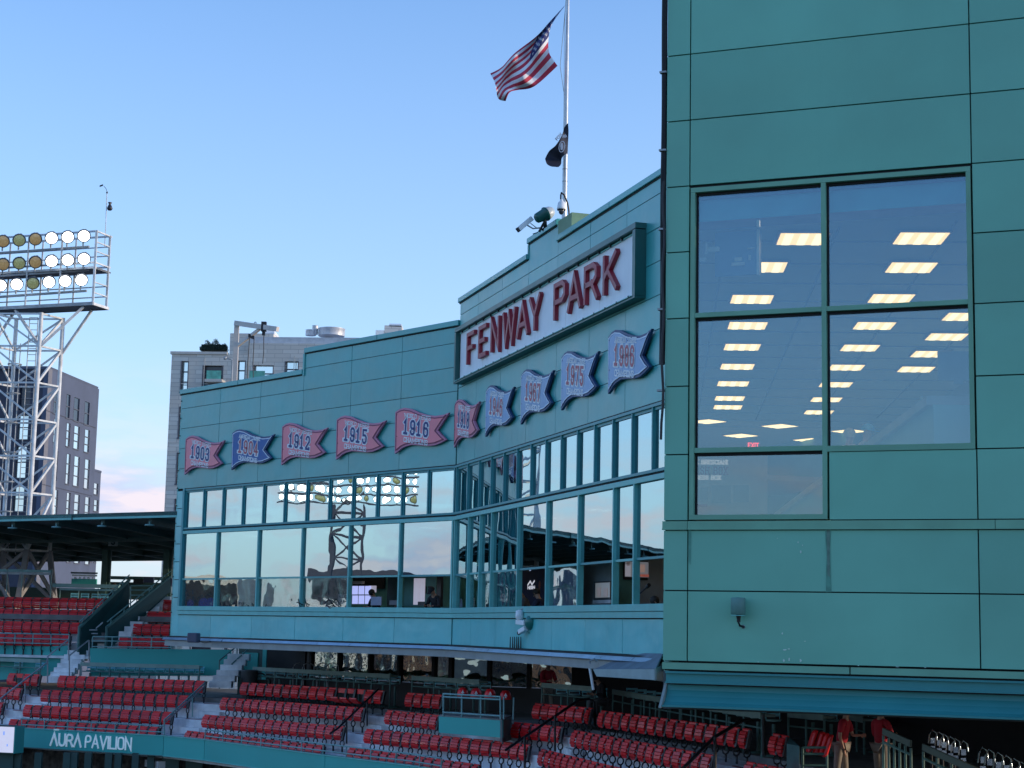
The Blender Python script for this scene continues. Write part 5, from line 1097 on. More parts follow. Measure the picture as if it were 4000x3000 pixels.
# splayed base
Bm = MB()
for c, (dx, dy) in zip(cor, ((-.35, -.6), (.75, -.3), (.5, .8), (-.9, .4))): b = MB(); b.bar(c + Zv * 3.2, c + Vector((dx * 1.1, dy * 1.1, -1.4)), .24); b.build('leg', mat('base_steel', (.30, .30, .33), .5, var=.2, streak=.3, dirt=(.2, .14, .1)), tw)
for i in range(4):
    a, c = cor[i], cor[(i + 1) % 4]; of = ((-.35, -.6), (.75, -.3), (.5, .8), (-.9, .4)); a2 = a + Vector((*[v * .9 for v in of[i]], 0)); c2 = c + Vector((*[v * .9 for v in of[(i + 1) % 4]], 0))
    for (p0, z0, p1, z1) in ((a, 3.2, c2, .6), (c, 3.2, a2, .6), (a2, .6, c2, .6), (a2, .6, (a2 + c2) / 2, -1.2), (c2, .6, (a2 + c2) / 2, -1.2)): b = MB(); b.bar(p0 + Zv * z0, p1 + Zv * z1, .16); b.build('brace', MATS['base_steel'], tw)
# head frame
hd = Vector((-.94, .34, 0)).normalized(); hn = Vector((.34, .94, 0)).normalized()       # along the rows (to the left), and backwards
E0 = ond(362, 1186, 80); zb = E0.z
def hp(s, d, z): return Vector((E0.x, E0.y, 0)) + hd * s + hn * d + Zv * z
zr = [zb, zb + 1.82, zb + 2.0, zb + 3.5]
for (z, w_) in ((zb, .16), (zb + 1.75, .1), (zb + 2.0, .08), (zb + 3.52, .08)):
    for d in (0, 1.15): b = MB(); b.bar(hp(-.05, d, z), hp(11, d, z), w_); b.build('rail', OFFW if z > zb else GALV, tw)
    b = MB(); b.bar(hp(0, 0, z), hp(0, 1.3, z), w_ * .8); b.build('rail', OFFW, tw)
for z in (zb + .55, zb + 1.05, zb + 2.55, zb + 3.0):
    b = MB(); b.bar(hp(0, 0, z), hp(0, 1.2, z), .05); b.bar(hp(0, 1.15, z), hp(11, 1.15, z), .05); b.build('guard_rail', OFFW, tw)
for s_ in (0, 1.9, 3.8, 5.7, 7.6, 9.5):
    for d in (0, 1.15): b = MB(); b.bar(hp(s_, d, zb), hp(s_, d, zb + 3.55), .07 if s_ else .1); b.build('post', OFFW, tw)
b = MB(); b.hexa([hp(-.05, 0, zb - .08), hp(11, 0, zb - .08), hp(11, 1.3, zb - .08), hp(-.05, 1.3, zb - .08), hp(-.05, 0, zb - .02), hp(11, 0, zb - .02), hp(11, 1.3, zb - .02), hp(-.05, 1.3, zb - .02)]); b.build('walkway', mat('grating', (.10, .11, .13), .6), tw)
b = MB(); b.hexa([hp(-.05, .1, zb + 1.72), hp(11, .1, zb + 1.72), hp(11, 1.3, zb + 1.72), hp(-.05, 1.3, zb + 1.72), hp(-.05, .1, zb + 1.78), hp(11, .1, zb + 1.78), hp(11, 1.3, zb + 1.78), hp(-.05, 1.3, zb + 1.78)]); b.build('walkway', MATS['grating'], tw)
for (p0, z0, s1) in ((Rp, 12.6, .7), (Fp, 12.75, .55), (Lp, 12.8, 5.2), (Fp, 12.8, 4.4)): b = MB(); b.bar(p0 + Zv * z0, hp(s1, .1 if p0 is Fp else 1.0, zb - .1), .11); b.build('strut', OFFW, tw)
on = {0: (1, 1, 1, 0, 2, 0), 1: (1, 1, 1, 0, 2, 0), 2: (1, 1, 1, 2, 1, 1)}
for r_i, (zl, px_r, py_r, dx_) in enumerate(((0, 328, 922, 63), (0, 328, 1012, 63), (0, 318, 1094, 63))):
    for i in range(9):
        px = px_r - i * (63.2 + .0); py = py_r + i * 4.2; p = ond(px, py, 79.9 + i * .27); st_ = on[r_i][i] if i < 6 else (i + r_i) % 2
        lamp(tw, p, (.30, -.85, -.42), (LOFF, LON, LOFG)[st_], r=.315)
        b = MB(); b.tube([p + Vector((0, .2, .3)) + Vector((.08 * math.cos(a), 0, .08 * math.sin(a))) for a in (0, .8, 1.6, 2.4, 3.1)], .015, 4); b.build('lifting_eye', GALV, tw)
    b = MB(); b.bar(ond(px_r + 20, py_r + 42, 80.4), ond(px_r - 520, py_r + 80, 82.6), .1); b.build('lamp_bar', GALV, tw)
mp0 = ond(412, 905, 81.2); t = thing('weather_mast', mp0, 'thin mast with a wind vane and camera on the end of the lighting tower', 'mast')
b = MB(); b.tube([mp0 + Zv * -.8, ond(413, 880, 81.2), ond(418, 745, 81.2)], .02, 6); b.build('pole', OFFW, t)
b = MB(); b.tube([ond(418, 748, 81.2), ond(413, 735, 81.2), ond(405, 727, 81.2)], .012, 5); b.obox(ond(396, 725, 81.2), (.08, 0, .03), (0, .02, 0), (.0, 0, .035)); b.build('wind_vane', BLKMET, t)
b = MB(); b.lathe(ond(418, 752, 81.2), (0, 0, 1), [(-.05, .03), (0, .05), (.05, .02)], 8); b.build('sensor', BLKMET, t)
b = MB(); p = ond(429, 806, 81.1); b.lathe(p, (0, 0, -1), [(-.20, .09), (-.18, .1), (-.1, .05), (0, .10), (.1, .14), (.16, .12), (.2, .08), (.2, 0)], 10); b.build('camera', mat('mast_camera', (.03, .03, .04), .4), t)

# ================================================================== buildings beyond
def win(fr, par, a0, a1, z0, z1, m, rows=2, o=.0, name='window', depth=.25):
    b = MB(); fr.box(b, a0, a1, z0, z1, o - depth - .06, o - depth); w_ = b.build(name, m, par); WL[w_.name] = w_.location + WL[par.name]
    b = MB()
    for k in range(1, rows): z = z0 + (z1 - z0) * k / rows; fr.box(b, a0 + .03, a1 - .03, z - .04, z + .04, o - depth + .001, o - depth + .06)
    fr.box(b, a0 - .06, a0, z0, z1, o - depth, o + .02); fr.box(b, a1, a1 + .06, z0, z1, o - depth, o + .02); fr.box(b, a0 - .1, a1 + .1, z0 - .09, z0 - .0, o - depth, o + .06)
    b.build('frame', G_FARF, w_)
G_FARF = mat('far_frame', (.10, .10, .13), .5)
def holed_wall(fr, par, a0, a1, z0, z1, holes, m, th=.4, name='wall'):
    A = sorted({a0, a1} | {h[0] for h in holes} | {h[1] for h in holes}); Zs = sorted({z0, z1} | {h[2] for h in holes} | {h[3] for h in holes}); b = MB()
    for i in range(len(A) - 1):
        run = None
        for j in range(len(Zs) - 1):
            ca_, cz = (A[i] + A[i + 1]) / 2, (Zs[j] + Zs[j + 1]) / 2; inside = any(h[0] < ca_ < h[1] and h[2] < cz < h[3] for h in holes)
            if not inside: run = (run[0], Zs[j + 1]) if run else (Zs[j], Zs[j + 1])
            if (inside or j == len(Zs) - 2) and run: fr.box(b, A[i], A[i + 1], run[0], run[1], -th, 0); run = None
    b.build(name, m, par)
P0 = ond(190, 1437, 150); gz = P0.z
gb = thing('grey_apartment_block', (P0.x, P0.y, -16), 'grey apartment block with tall narrow windows behind the lighting tower', 'building')
fr_ = Fr((P0.x, P0.y), (.098, .995), (.995, -.098)); ff = Fr((P0.x, P0.y), (-.985, .17), (-.17, -.985))
hl = []; wl_ = []
for px0, px1 in ((213, 227), (262, 276), (292, 313), (334, 353)):
    for r_, (y0, y1, mm) in enumerate(((1528, 1622, GL_DK), (1642, 1735, GL_FAR), (1765, 1885, GL_FAR), (1920, 2015, GL_FAR), (2040, 2090, GL_FAR), (2150, 2196, GL_FAR))):
        a0, zt_ = hit(fr_, px0, y0 + (px0 - 262) * .16, 0); a1, _ = hit(fr_, px1, y0, 0); _, zb_ = hit(fr_, px0, y1 + (px0 - 262) * .14, 0); hl.append((a0, a1, zb_, zt_)); wl_.append((a0, a1, zb_, zt_, mm))
_, z_top = hit(fr_, 190, 1437, 0); a_end, _ = hit(fr_, 372, 1700, 0)
aset = sorted({round(h[0], 3) for h in hl}); zset = {}
for i_, h in enumerate(hl): r_ = i_ % 6; zset.setdefault(r_, (h[2], h[3])); hl[i_] = (h[0], h[1], *zset[r_]); wl_[i_] = (*hl[i_], wl_[i_][4])
holed_wall(fr_, gb, 0, a_end, -16, z_top, hl, GREYB)
for h in wl_: win(fr_, gb, *h[:4], h[4], rows=2 if h[4] is GL_DK else 3, depth=.07)
hf = []
for i in range(6):
    for r_, (z0, z1) in enumerate([zset[k] for k in range(6)]): hf.append((1.6 + i * 3.6, 2.6 + i * 3.6, z0, z1))
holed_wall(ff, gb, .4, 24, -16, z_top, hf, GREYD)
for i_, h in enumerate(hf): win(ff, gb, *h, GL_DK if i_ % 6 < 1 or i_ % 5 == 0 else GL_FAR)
fb(fr_, 'corner_pier', -.02, .9, -16, z_top - .01, 0.002, .03, mat('grey_pale_panel', (.20, .195, .22), .8), gb)
b = MB(); b.hexa([fr_.P(0, z_top - .1, -.0), fr_.P(a_end, z_top - .1, 0), fr_.P(a_end, z_top - .1, -26), fr_.P(0, z_top - .1, -26), fr_.P(0, z_top + .15, .06), fr_.P(a_end, z_top + .15, .06), fr_.P(a_end, z_top + .15, -26), fr_.P(0, z_top + .15, -26)]); b.build('roof', GREYB, gb)
for z in (zset[2][0] - .6, zset[1][1] + .4, zset[3][0] - .5): fb(fr_, 'string_course', 0, a_end, z, z + .06, 0, .03, GREYD, gb)
lb = thing('grey_lower_wing', fr_.P(a_end, -16, 0), 'lower stepped wing at the right of the grey apartment block', 'building'); f3 = Fr(fr_.P(a_end, 0, -.6)[:2], (.098, .995), (.995, -.098))
_, z3 = hit(f3, 360, 1838, 0); a3, _ = hit(f3, 395, 1842, 0); a3 = max(a3, 3); hh = []
for y in (1882, 1948, 2012, 2080, 2150):
    for p0_, p1_ in ((352, 360), (368, 384)):
        u0, zz1 = hit(f3, p0_, y, 0); u1, _ = hit(f3, p1_, y, 0); _, zz0 = hit(f3, p0_, y + 44, 0); hh.append((max(.1, u0), min(a3 - .2, u1), zz0, zz1))
zq = {}; 
for i_, h in enumerate(hh): zq.setdefault(i_ // 2, h[2:]); hh[i_] = (*h[:2], *zq[i_ // 2])
holed_wall(f3, lb, 0, a3, -16, z3, hh, GREYB); fb(f3, 'roof', 0, a3, z3, z3 + .2, -20, .05, GREYB, lb)
for i_, h in enumerate(hh): win(f3, lb, *h, GL_DK if i_ % 2 == 0 else GL_FAR, rows=2, depth=.07)
# beige building behind the press box
Db = 118; P1 = ond(672, 1383, Db); ub = Vector((.995, -.07, 0)).normalized(); nb2 = Vector((-.07, -.995, 0)).normalized(); fbg = Fr((P1.x, P1.y), ub, nb2)
bb = thing('beige_stone_building', (P1.x, P1.y, -16), 'beige stone clad apartment building rising behind the press box', 'building'); H = lambda x, y, o=0: hit(fbg, x, y, o)
zt2 = H(672, 1383)[1]; hw = []
for (x0, x1, y0, y1) in ((711, 735, 1410, 1530), (795, 870, 1427, 1520), (928, 957, 1408, 1520), (993, 1066, 1426, 1520), (1116, 1164, 1411, 1500)):
    a0, z1_ = H(x0, y0); a1, _ = H(x1, y0); _, z0_ = H(x0, y1)
    for q in range(7): hw.append((a0, a1, z0_ - q * 3.2, z1_ - q * 3.2 - (0 if q else 0)))
hw = [h for h in hw if h[3] - h[2] > .3]; hw2 = []
for h in hw:
    hh_ = min(h[3] - h[2], 2.2 if h[1] - h[0] > 1 or 1 else 3); hw2.append((h[0], h[1], h[3] - hh_, h[3]))
aR = H(1320, 1385)[0]
holed_wall(fbg, bb, 0, aR, -16, zt2, hw2, STONE)
for h in hw2:
    cols = 3 if h[1] - h[0] > 1 else 1; win(fbg, bb, *h, GL_FAR if rnd.random() < .6 else GL_DK, rows=3, depth=.35)
a0, z0_ = H(888, 1380); _, zpent = H(888, 1296); ap = H(1062, 1300)[0]; fb(fbg, 'penthouse_wall', a0, ap, zt2, zpent, -12, -.6, STONE, bb)
aq0 = H(970, 1341)[0]; fb(fbg, 'upper_wall', aq0, aR, zt2, H(1100, 1341)[1], -12, -.0, STONE, bb); fb(fbg, 'parapet', aq0, aR + 8, H(1100, 1341)[1], H(1100, 1312)[1], -12, -.5, mat('pale_parapet', (.55, .56, .58), .7), bb)
fb(fbg, 'coping', -.1, a0, zt2, zt2 + .18, -.5, .1, STONED, bb)
lw = Fr((P1.x, P1.y), (.45, .893), (-.893, .45)); fb(fbg, 'side_wall', -.01, .0, -16, zt2 - .01, -14, -.01, STONED, bb)
# rows of pale and grey facing stones standing slightly proud
for k in range(220):
    a = rnd.uniform(.1, aR - .8) if k > 45 else rnd.uniform(-.0, 3.0); z = zt2 - .5 - rnd.randint(0, 48) * .42; w_ = rnd.choice((.6, .8, 1.1, 1.3))
    if any(h[0] - .7 < a + w_ and a < h[1] + .2 and h[2] - .3 < z < h[3] + .3 for h in hw2): continue
    fb(fbg, 'facing_stone', a, min(a + w_, aR), z, z + .38, .0, .03, STONEL if k % 5 else STONED, bb)
for z in [zt2 - 2.1 * q for q in range(1, 9)]: fb(fbg, 'joint_course', 0, aR, z, z + .05, .0, .012, STONED, bb)
for a in [2.3, 5.4, 8.6, 11.8]: fb(fbg, 'vertical_joint', a, a + .05, -10, zt2 - .05, .0, .012, STONED, bb)
for (x0, x1, y0, y1) in ((820, 876, 1455, 1488), (986, 1046, 1456, 1484)):
    a0, z1_ = H(x0, y0); a1, _ = H(x1, y0); _, z0_ = H(x0, y1); fb(fbg, 'balcony_glass', a0, a1, z0_, z1_, .9, .93, mat('green_balcony_glass', (.10, .42, .32), .2, var=.3), bb); fb(fbg, 'balcony_slab', a0 - .1, a1 + .1, z0_ - .2, z0_, 0, 1.0, STONED, bb)
# hedge on the roof terrace
hg = ond(835, 1372, 119.5); b = MB(); hr_ = random.Random(5)
for k in range(2600):
    u = hr_.uniform(-1, 1); v = hr_.uniform(0, 1); h_ = .58 * (1 - .55 * u * u) * (1 + .25 * math.sin(u * 9)) * (1 if u > -.6 else .8); p = hg + Vector((u * .95, hr_.uniform(-.5, .5), h_ * v * 1.15 + hr_.uniform(-.03, .06)))
    a = Vector((hr_.uniform(-1, 1), hr_.uniform(-1, 1), hr_.uniform(-.4, 1.4))).normalized() * hr_.uniform(.04, .09); c = a.cross(Vector((hr_.uniform(-1, 1), 1, 0))).normalized() * .025
    b.add([p - c, p + c, p + a], [(0, 1, 2)])
hd_ = thing('roof_hedge', hg, 'dark green hedge on the roof terrace of the beige building', 'hedge'); b.build('foliage', mat('hedge_leaf', (.022, .045, .03), .9, var=.5, scale=4), hd_, kind='stuff')
b = MB(); b.obox(hg + Vector((0, .1, .22)), (.85, 0, 0), (0, .35, 0), (0, 0, .22)); b.build('stem_mass', mat('hedge_core', (.012, .022, .015), .95), hd_)
# roof plant
for nm, lab, x0, x1, y0, y1, m_ in (('roof_unit', 'white roof unit right of the penthouse on the beige building', 1030, 1072, 1290, 1312, WHITE), ('roof_unit', 'grey louvred roof unit near the middle of the roofline', 1268, 1300, 1309, 1334, GALV), ('roof_unit', 'pale roof block at the right end of the roofline', 1466, 1500, 1290, 1330, STONEL), ('roof_unit', 'darker roof block at the far right of the roofline', 1500, 1570, 1272, 1330, STONE), ('roof_unit', 'small white roof box on the rightmost block', 1520, 1568, 1265, 1275, WHITE)):
    a = ond(x0, y1, 122); c = ond(x1, y0, 122); b = MB(); b.box(a.x, c.x, a.y, a.y + 2.5, a.z, c.z); tag(b.build(nm, m_), lab, 'roof unit')
for i, (x0, x1, y0, y1) in enumerate(((1190, 1232, 1288, 1306), (1216, 1240, 1270, 1302), (1240, 1345, 1284, 1308))):
    a = ond(x0, y1, 121); c = ond(x1, y0, 121); b = MB(); r0 = (c.x - a.x) / 2; b.lathe(Vector((a.x + r0, a.y + .5, a.z)), (0, 0, 1), [(0, r0), (c.z - a.z, r0), (c.z - a.z + .05, r0 * 1.04), (c.z - a.z + .07, 0)], 18)
    tag(b.build('cooling_drum', mat('drum_steel', (.55, .55, .57), .4, metal=.3, var=.15)), ('left low steel drum', 'slim tall steel drum', 'broad steel drum')[i] + ' on the roof of the beige building', 'roof drum', 'steel drums on the roof')
# davit crane on the roof of the press box
dvp = ond(916, 1495, 68); t = thing('davit_crane', dvp, 'white steel davit crane arm with hanging ropes behind the press box parapet', 'crane'); CR = mat('crane_cream', (.62, .55, .50), .5, var=.12)
b = MB(); b.bar(dvp + Zv * -.6, ond(926, 1258, 68), .16, .19); b.build('mast', CR, t)
b = MB(); b.bar(ond(920, 1262, 68), ond(1085, 1286, 66.8), .17, .19); b.build('jib', CR, t)
b = MB(); b.bar(ond(926, 1352, 68), ond(1026, 1276, 67.3), .11); b.build('brace', CR, t)
b = MB(); p = ond(1031, 1276, 67.2); b.obox(p, (.10, 0, 0), (0, .1, 0), (0, 0, .19)); b.obox(p + Vector((0, 0, -.25)), (.06, 0, 0), (0, .05, 0), (0, 0, .1)); b.obox(ond(982, 1315, 67.6), (.12, 0, -.05), (0, .05, 0), (0, 0, .07)); b.build('hoist', BLKMET, t)
b = MB()
for q in (((975, 1318), (968, 1420), (965, 1500)), ((993, 1320), (988, 1420), (990, 1490)), ((1031, 1290), (1030, 1380), (1026, 1420))): b.tube([ond(x, y, 67.4) for x, y in q], .018, 5)
b.tube([ond(997 + 4 * math.cos(a), 1262 + 4 * math.sin(a), 67.4) for a in [k * .7 for k in range(10)]], .015, 4); b.build('rope', BLKMET, t)
p = ond(905, 1490, 67); t = thing('gooseneck_lamp', p, 'small bent pole lamp left of the davit crane', 'lamp'); b = MB(); b.tube([p + Zv * -.5, ond(908, 1408, 67), ond(900, 1402, 67), ond(883, 1400, 67)], .03, 6); b.build('pole', GALV, t); b = MB(); b.lathe(ond(880, 1397, 67), (-.3, 0, -1), [(-.05, .03), (0, .07), (.08, .05), (.09, 0)], 8); b.build('lamp_head', GALV, t)
# ================================================================== ground, and the place to the left that the windows mirror
b = MB(); b.add([(-3000, -3000, -16), (3000, -3000, -16), (3000, 3000, -16), (-3000, 3000, -16)], [(0, 1, 2, 3)]); b.build('ground', mat('ground_asphalt', (.06, .06, .058), .9, var=.3, scale=.05), kind='structure')
b = MB(); b.add([(-75, -30, -15.99), (-5, -60, -15.99), (-8, 40, -15.99), (-60, 48, -15.99)], [(0, 1, 2, 3)]); b.build('playing_field', mat('field_grass', (.05, .12, .03), .9, var=.2, scale=.3), kind='structure')
t2 = thing('light_tower', (-82, 72, -16), 'second floodlight tower out to the left, seen mirrored in the windows', 'light tower')
m0 = Vector((-82, 72, 0)); mu = Vector((.17, .985, 0)); mf = Vector((.985, -.17, 0))
for s_ in (-1.2, 1.2):
    for d in (0, 1.6): b = MB(); b.bar(m0 + mu * s_ - mf * d - Zv * 16, m0 + mu * s_ - mf * d + Zv * 9.4, .16); b.build('leg', GREYD, t2)
for k in range(14):
    z = -14 + k * 1.75
    for d in (0, 1.6): b = MB(); b.bar(m0 + mu * -1.2 - mf * d + Zv * z, m0 + mu * 1.2 - mf * d + Zv * (z + 1.75), .10); b.bar(m0 + mu * 1.2 - mf * d + Zv * z, m0 + mu * -1.2 - mf * d + Zv * (z + 1.75), .10); b.bar(m0 + mu * -1.2 - mf * d + Zv * z, m0 + mu * 1.2 - mf * d + Zv * z, .1); b.build('brace', GREYD, t2)
for r_ in range(5):
    z = 9.9 + r_ * .72; b = MB(); b.bar(m0 + mu * -5.6 + Zv * (z - .38), m0 + mu * 5.6 + Zv * (z - .38), .12); b.build('lamp_bar', GREYD, t2)
    for i in range(15): lamp(t2, m0 + mu * (-5.2 + i * .74) + mf * .2 + Zv * z, (.95, -.15, -.25), LON if (i * 7 + r_ * 3) % 5 else LOFG, r=.27, sc=.8)
for i, (x, y, w_, d_, h_, m_, lab) in enumerate(((-150, 118, 16, 16, 14.5, STONE, 'pale sunlit tower block mirrored in the left wing windows'), (-140, 60, 30, 14, 5, GREYD, 'dark low block left of the mirrored tower'), (-175, 88, 18, 12, 7, GREYD, 'dark mid rise block behind the mirrored light tower'),
        (-120, 100, 22, 12, 4, mat('brick_brown', (.16, .10, .08), .85), 'brown low block mirrored in the lower windows'), (-210, 20, 40, 20, 6, STONED, 'long grey block further out to the left'), (-95, 150, 24, 14, 6, GREYB, 'grey block out beyond the canopy'), (-160, 104, 14, 9, 5.5, STONE, 'small sunlit stone block mirrored low in the middle panes'), (-190, 72, 14, 9, 9.5, GREYB, 'slim grey tower mirrored right of the light tower'), (-130, 82, 10, 8, 2.5, WHITE, 'low white roofed shed mirrored above the sills'), (-185, 128, 16, 12, 8.5, STONED, 'grey stone block next to the pale mirrored tower'), (-110, -70, 40, 20, 4, MATS['brick_brown'], 'brown block behind the viewer to the left'), (-60, -120, 50, 20, 6, GREYB, 'grey block behind the viewer'))):
    t = thing('city_block', (x, y, -16), lab, 'building'); b = MB(); b.box(x - w_ / 2, x + w_ / 2, y - d_ / 2, y + d_ / 2, -16, h_); b.build('wall', m_, t); b = MB()
    for fl in range(int((h_ + 14) / 3)):
        for q in range(int(d_ / 2.6)): y0 = y - d_ / 2 + .8 + q * 2.6; z0 = -14 + fl * 3; b.box(x + w_ / 2, x + w_ / 2 + .04, y0, y0 + 1.3, z0, z0 + 1.7)
        for q in range(int(w_ / 2.6)): x0 = x - w_ / 2 + .8 + q * 2.6; b.box(x0, x0 + 1.3, y + d_ / 2, y + d_ / 2 + .04, z0, z0 + 1.7); b.box(x0, x0 + 1.3, y - d_ / 2 - .04, y - d_ / 2, z0, z0 + 1.7)
    b.build('window_grid', GL_DK, t, kind='stuff')
# ================================================================== press box room behind the near block
rm = thing('press_room', (6, 28, .3), 'lit office room with a tiled ceiling seen through the near block windows', 'room')
b = MB(); b.add([Vector((1.9, 19.0, 4.5)), Vector((3.38, 36.6, 4.5)), Vector((2.8, 42, 4.5)), Vector((22, 42, 4.5)), Vector((22, 10.95, 4.5))], [(0, 1, 2, 3, 4)]); b.build('office_ceiling', mat('press_ceiling', (.62, .58, .55), .9, var=.03), rm)
xr = Vector((.998, -.066, 0)); yr = Vector((.066, .998, 0)); tl = MB()
for k in range(14):
    a = Vector((2.4 + k * 1.2, 19.0 - k * .4, 4.492)); c = a + Vector((.09, .996, 0)) * (15.5 if k == 0 else 17.5); tl.obox((a + c) / 2, xr * .012, (c - a) / 2, Vector((0, 0, .006)))
for k in range(16):
    a = Vector((2.05 + k * .105, 19.4 + k * 1.2, 4.490)); c = a + xr * 14; tl.obox((a + c) / 2 + yr * 0, (c - a) / 2, yr * .012, Vector((0, 0, .006)))
tl.build('ceiling_grid', mat('grid_grey', (.26, .25, .25), .8), rm, kind='stuff')
rd = mat('room_wall_dark', (.30, .30, .30), .8)
b = MB(); b.add([Vector((2.8, 42, .2)), Vector((22, 42, .2)), Vector((22, 42, 4.5)), Vector((2.8, 42, 4.5))], [(0, 1, 2, 3)]); b.add([Vector((21.9, 10.6, .2)), Vector((21.9, 42, .2)), Vector((21.9, 42, 4.5)), Vector((21.9, 10.6, 4.5))], [(0, 1, 2, 3)]); b.build('back_wall', rd, rm)
b = MB(); b.add([Vector((1.8, 18.7, .2)), Vector((3.4, 36.6, .2)), Vector((2.8, 42, .2)), Vector((22, 42, .2)), Vector((22, 10.6, .2))], [(0, 1, 2, 3, 4)]); b.build('floor', FLOORM, rm)
cw = mat('counter_wall_teal', (.45, .80, .82), .6, var=.05)
def slab(p, q, z0, z1, th, m, name, par):
    p = Vector((*p, 0)); q = Vector((*q, 0)); d = (q - p).normalized(); n = Vector((d.y, -d.x, 0)); n = n if n.x > 0 else -n; b = MB()
    b.hexa([p + Zv * z0, p + n * th + Zv * z0, q + n * th + Zv * z0, q + Zv * z0, p + Zv * z1, p + n * th + Zv * z1, q + n * th + Zv * z1, q + Zv * z1]); return b.build(name, m, par)
slab((4.42, 17.8), (5.6, 36), .25, 2.42, 5, cw, 'counter_wall', rm); slab((4.36, 17.85), (5.55, 36), 2.42, 2.52, .5, mat('counter_edge', (.62, .60, .60), .5), 'counter_top', rm)
slab((7.4, 16.6), (8.4, 38), 2.5, 4.49, .1, mat('soffit_wall', (.34, .34, .35), .8), 'side_wall', rm)
fb(FC, 'roller_blind', .33, 1.70, 4.505, 4.79, -.17, -.155, mat('blind_cyan', (.10, .62, .74), .6), rm); fb(FC, 'roller_blind', 1.78, 3.22, 4.505, 4.79, -.17, -.155, MATS['blind_cyan'], rm)
fb(FC, 'blind_box', .33, 3.22, 4.74, 4.80, -.15, -.10, mat('blind_box_dark', (.05, .08, .13), .6), rm)
pl = mat('projector_blue', (.10, .24, .52), .6); pn = thing('hanging_panel', FC.P(.8, 3.7, -.7), 'bluish hanging panel with pale fittings behind the upper left pane', 'panel')
a0, z1 = hit(FC, 2722, 900, -.7); a1, z1b = hit(FC, 2970, 890, -.7); _, z0 = hit(FC, 2722, 1090, -.7)
fb(FC, 'panel', max(a0, .36), a1, z0 + .02, z1, -.75, -.7, pl, pn); fb(FC, 'edge_strip', a1 - .03, a1, z0, z1 + .06, -.7, -.65, mat('pale_strip', (.85, .88, .95), .5), pn)
for (x0, x1, y0, y1) in ((2757, 2766, 950, 995), (2768, 2812, 968, 986), (2728, 2760, 1010, 1025), (2860, 2910, 1028, 1040), (2872, 2900, 1008, 1022), (2926, 2934, 998, 1018), (2922, 2950, 970, 974)):
    s0, zz1 = hit(FC, x0, y0, -.7); s1, _ = hit(FC, x1, y0, -.7); _, zz0 = hit(FC, x0, y1, -.7); fb(FC, 'fitting', s0, s1, zz0, zz1, -.69, -.67, MATS['pale_strip'], pn)
LP = []
for c, pts in (('left', [(2.92, 18.95), (3.05, 20.6), (3.2, 22.65), (3.42, 24.65), (3.6, 26.55), (3.79, 28.55), (3.98, 30.55), (4.17, 32.5), (4.3, 33.8)]), ('middle', [(4.40, 18.5), (4.58, 18.9), (4.83, 20.45), (5.02, 22.4), (5.23, 24.45), (5.42, 26.4), (5.6, 28.4), (5.8, 30.4), (6.0, 32.4), (6.2, 34.3)]), ('right', [(6.32, 23.6), (6.48, 25.25), (6.63, 26.85), (6.78, 28.45)])):
    if c == 'middle': pts = pts[1:]
    for i, p in enumerate(pts): LP.append((p, 0, '%s ceiling light from the window in the %s column' % (ORD[i], c)))
for i, (x, y) in enumerate(((2765, 1650), (2893, 1705), (3046, 1668), (3165, 1722), (3317, 1688))): q = onz(x, y, 4.44); LP.append(((q.x, q.y), .75, ORD[i] + ' of the far slanted ceiling lights counted from the left'))
LP[0] = ((3.27, 19.05), 0, LP[0][2])
ld = emis('diffuser_warm', (1.0, .66, .28), 1.7); ld2 = emis('diffuser_tube', (1.0, .76, .40), 2.2)
for (p, rz, lab) in LP:
    t = thing('ceiling_light', (p[0], p[1], 4.47), lab, 'ceiling light', 'square ceiling lights of the press room'); t.rotation_euler.z = 0
    cx = xr * math.cos(rz) + yr * math.sin(rz); cy = yr * math.cos(rz) - xr * math.sin(rz); c = Vector((p[0], p[1], 4.47))
    b = MB(); b.obox(c, cx * .30, cy * .31, Zv * .012); b.build('frame', mat('light_frame', (.35, .28, .22), .6), t)
    b = MB(); b.obox(c - Zv * .014, cx * .27, cy * .28, Zv * .004); b.build('diffuser', ld, t)
    for s_ in (-.17, 0, .17): b = MB(); b.obox(c - Zv * .019 + cx * s_, cx * .045, cy * .275, Zv * .003); b.build('tube', ld2, t)
# notice wall behind the lowest pane and the exit sign
p = ond(2715, 1800, 27); nw = thing('notice_wall', p, 'dim wall with white and red lettering behind the lowest left pane', 'notice'); f = Fr((p.x, p.y), (.995, -.1), (-.1, -.995))
def nz_(x, y): return hit(f, x, y, 0)
a0, zA = nz_(2690, 1772); a1, zB = nz_(3225, 2015); fb(f, 'board', a0 - .3, a1 - .9, zB - .3, zA, -.05, 0, mat('notice_board', (.42, .38, .36), .8), nw)
nwh = emis('notice_white_glow', (.5, .5, .5), .6); nrd = mat('notice_red', (.30, .07, .07), .6)  # the white notice letters emit light to stay readable
for s_, x0, x1, y0, y1, m_ in (('K BRESCIANI', 2716, 2838, 1797, 1812, nwh), ('LSH BOX', 2718, 2838, 1824, 1852, nrd), ('RESS BOX', 2718, 2812, 1858, 1872, nwh)):
    s0, zt_ = nz_(x0, y0); s1, _ = nz_(x1, y0); _, zb_ = nz_(x0, y1); b = MB(); text(b, f, s_, s0 + .01, zb_, zt_ - zb_, (zt_ - zb_) * .2, .0, .006, width=s1 - s0, slab=.012); b.build('lettering', m_, nw, kind='stuff')
for (x0, x1, y0, y1) in ((2735, 2765, 1905, 1950), (2780, 2855, 1895, 1965), (2865, 2925, 1895, 1960), (2718, 2762, 1968, 1978)): s0, zt_ = nz_(x0, y0); s1, _ = nz_(x1, y0); _, zb_ = nz_(x0, y1); fb(f, 'small_notice', s0, s1, zb_, zt_, 0, .01, mat('notice_paper', (.22, .22, .24), .8) if y0 < 1960 else nrd, nw)
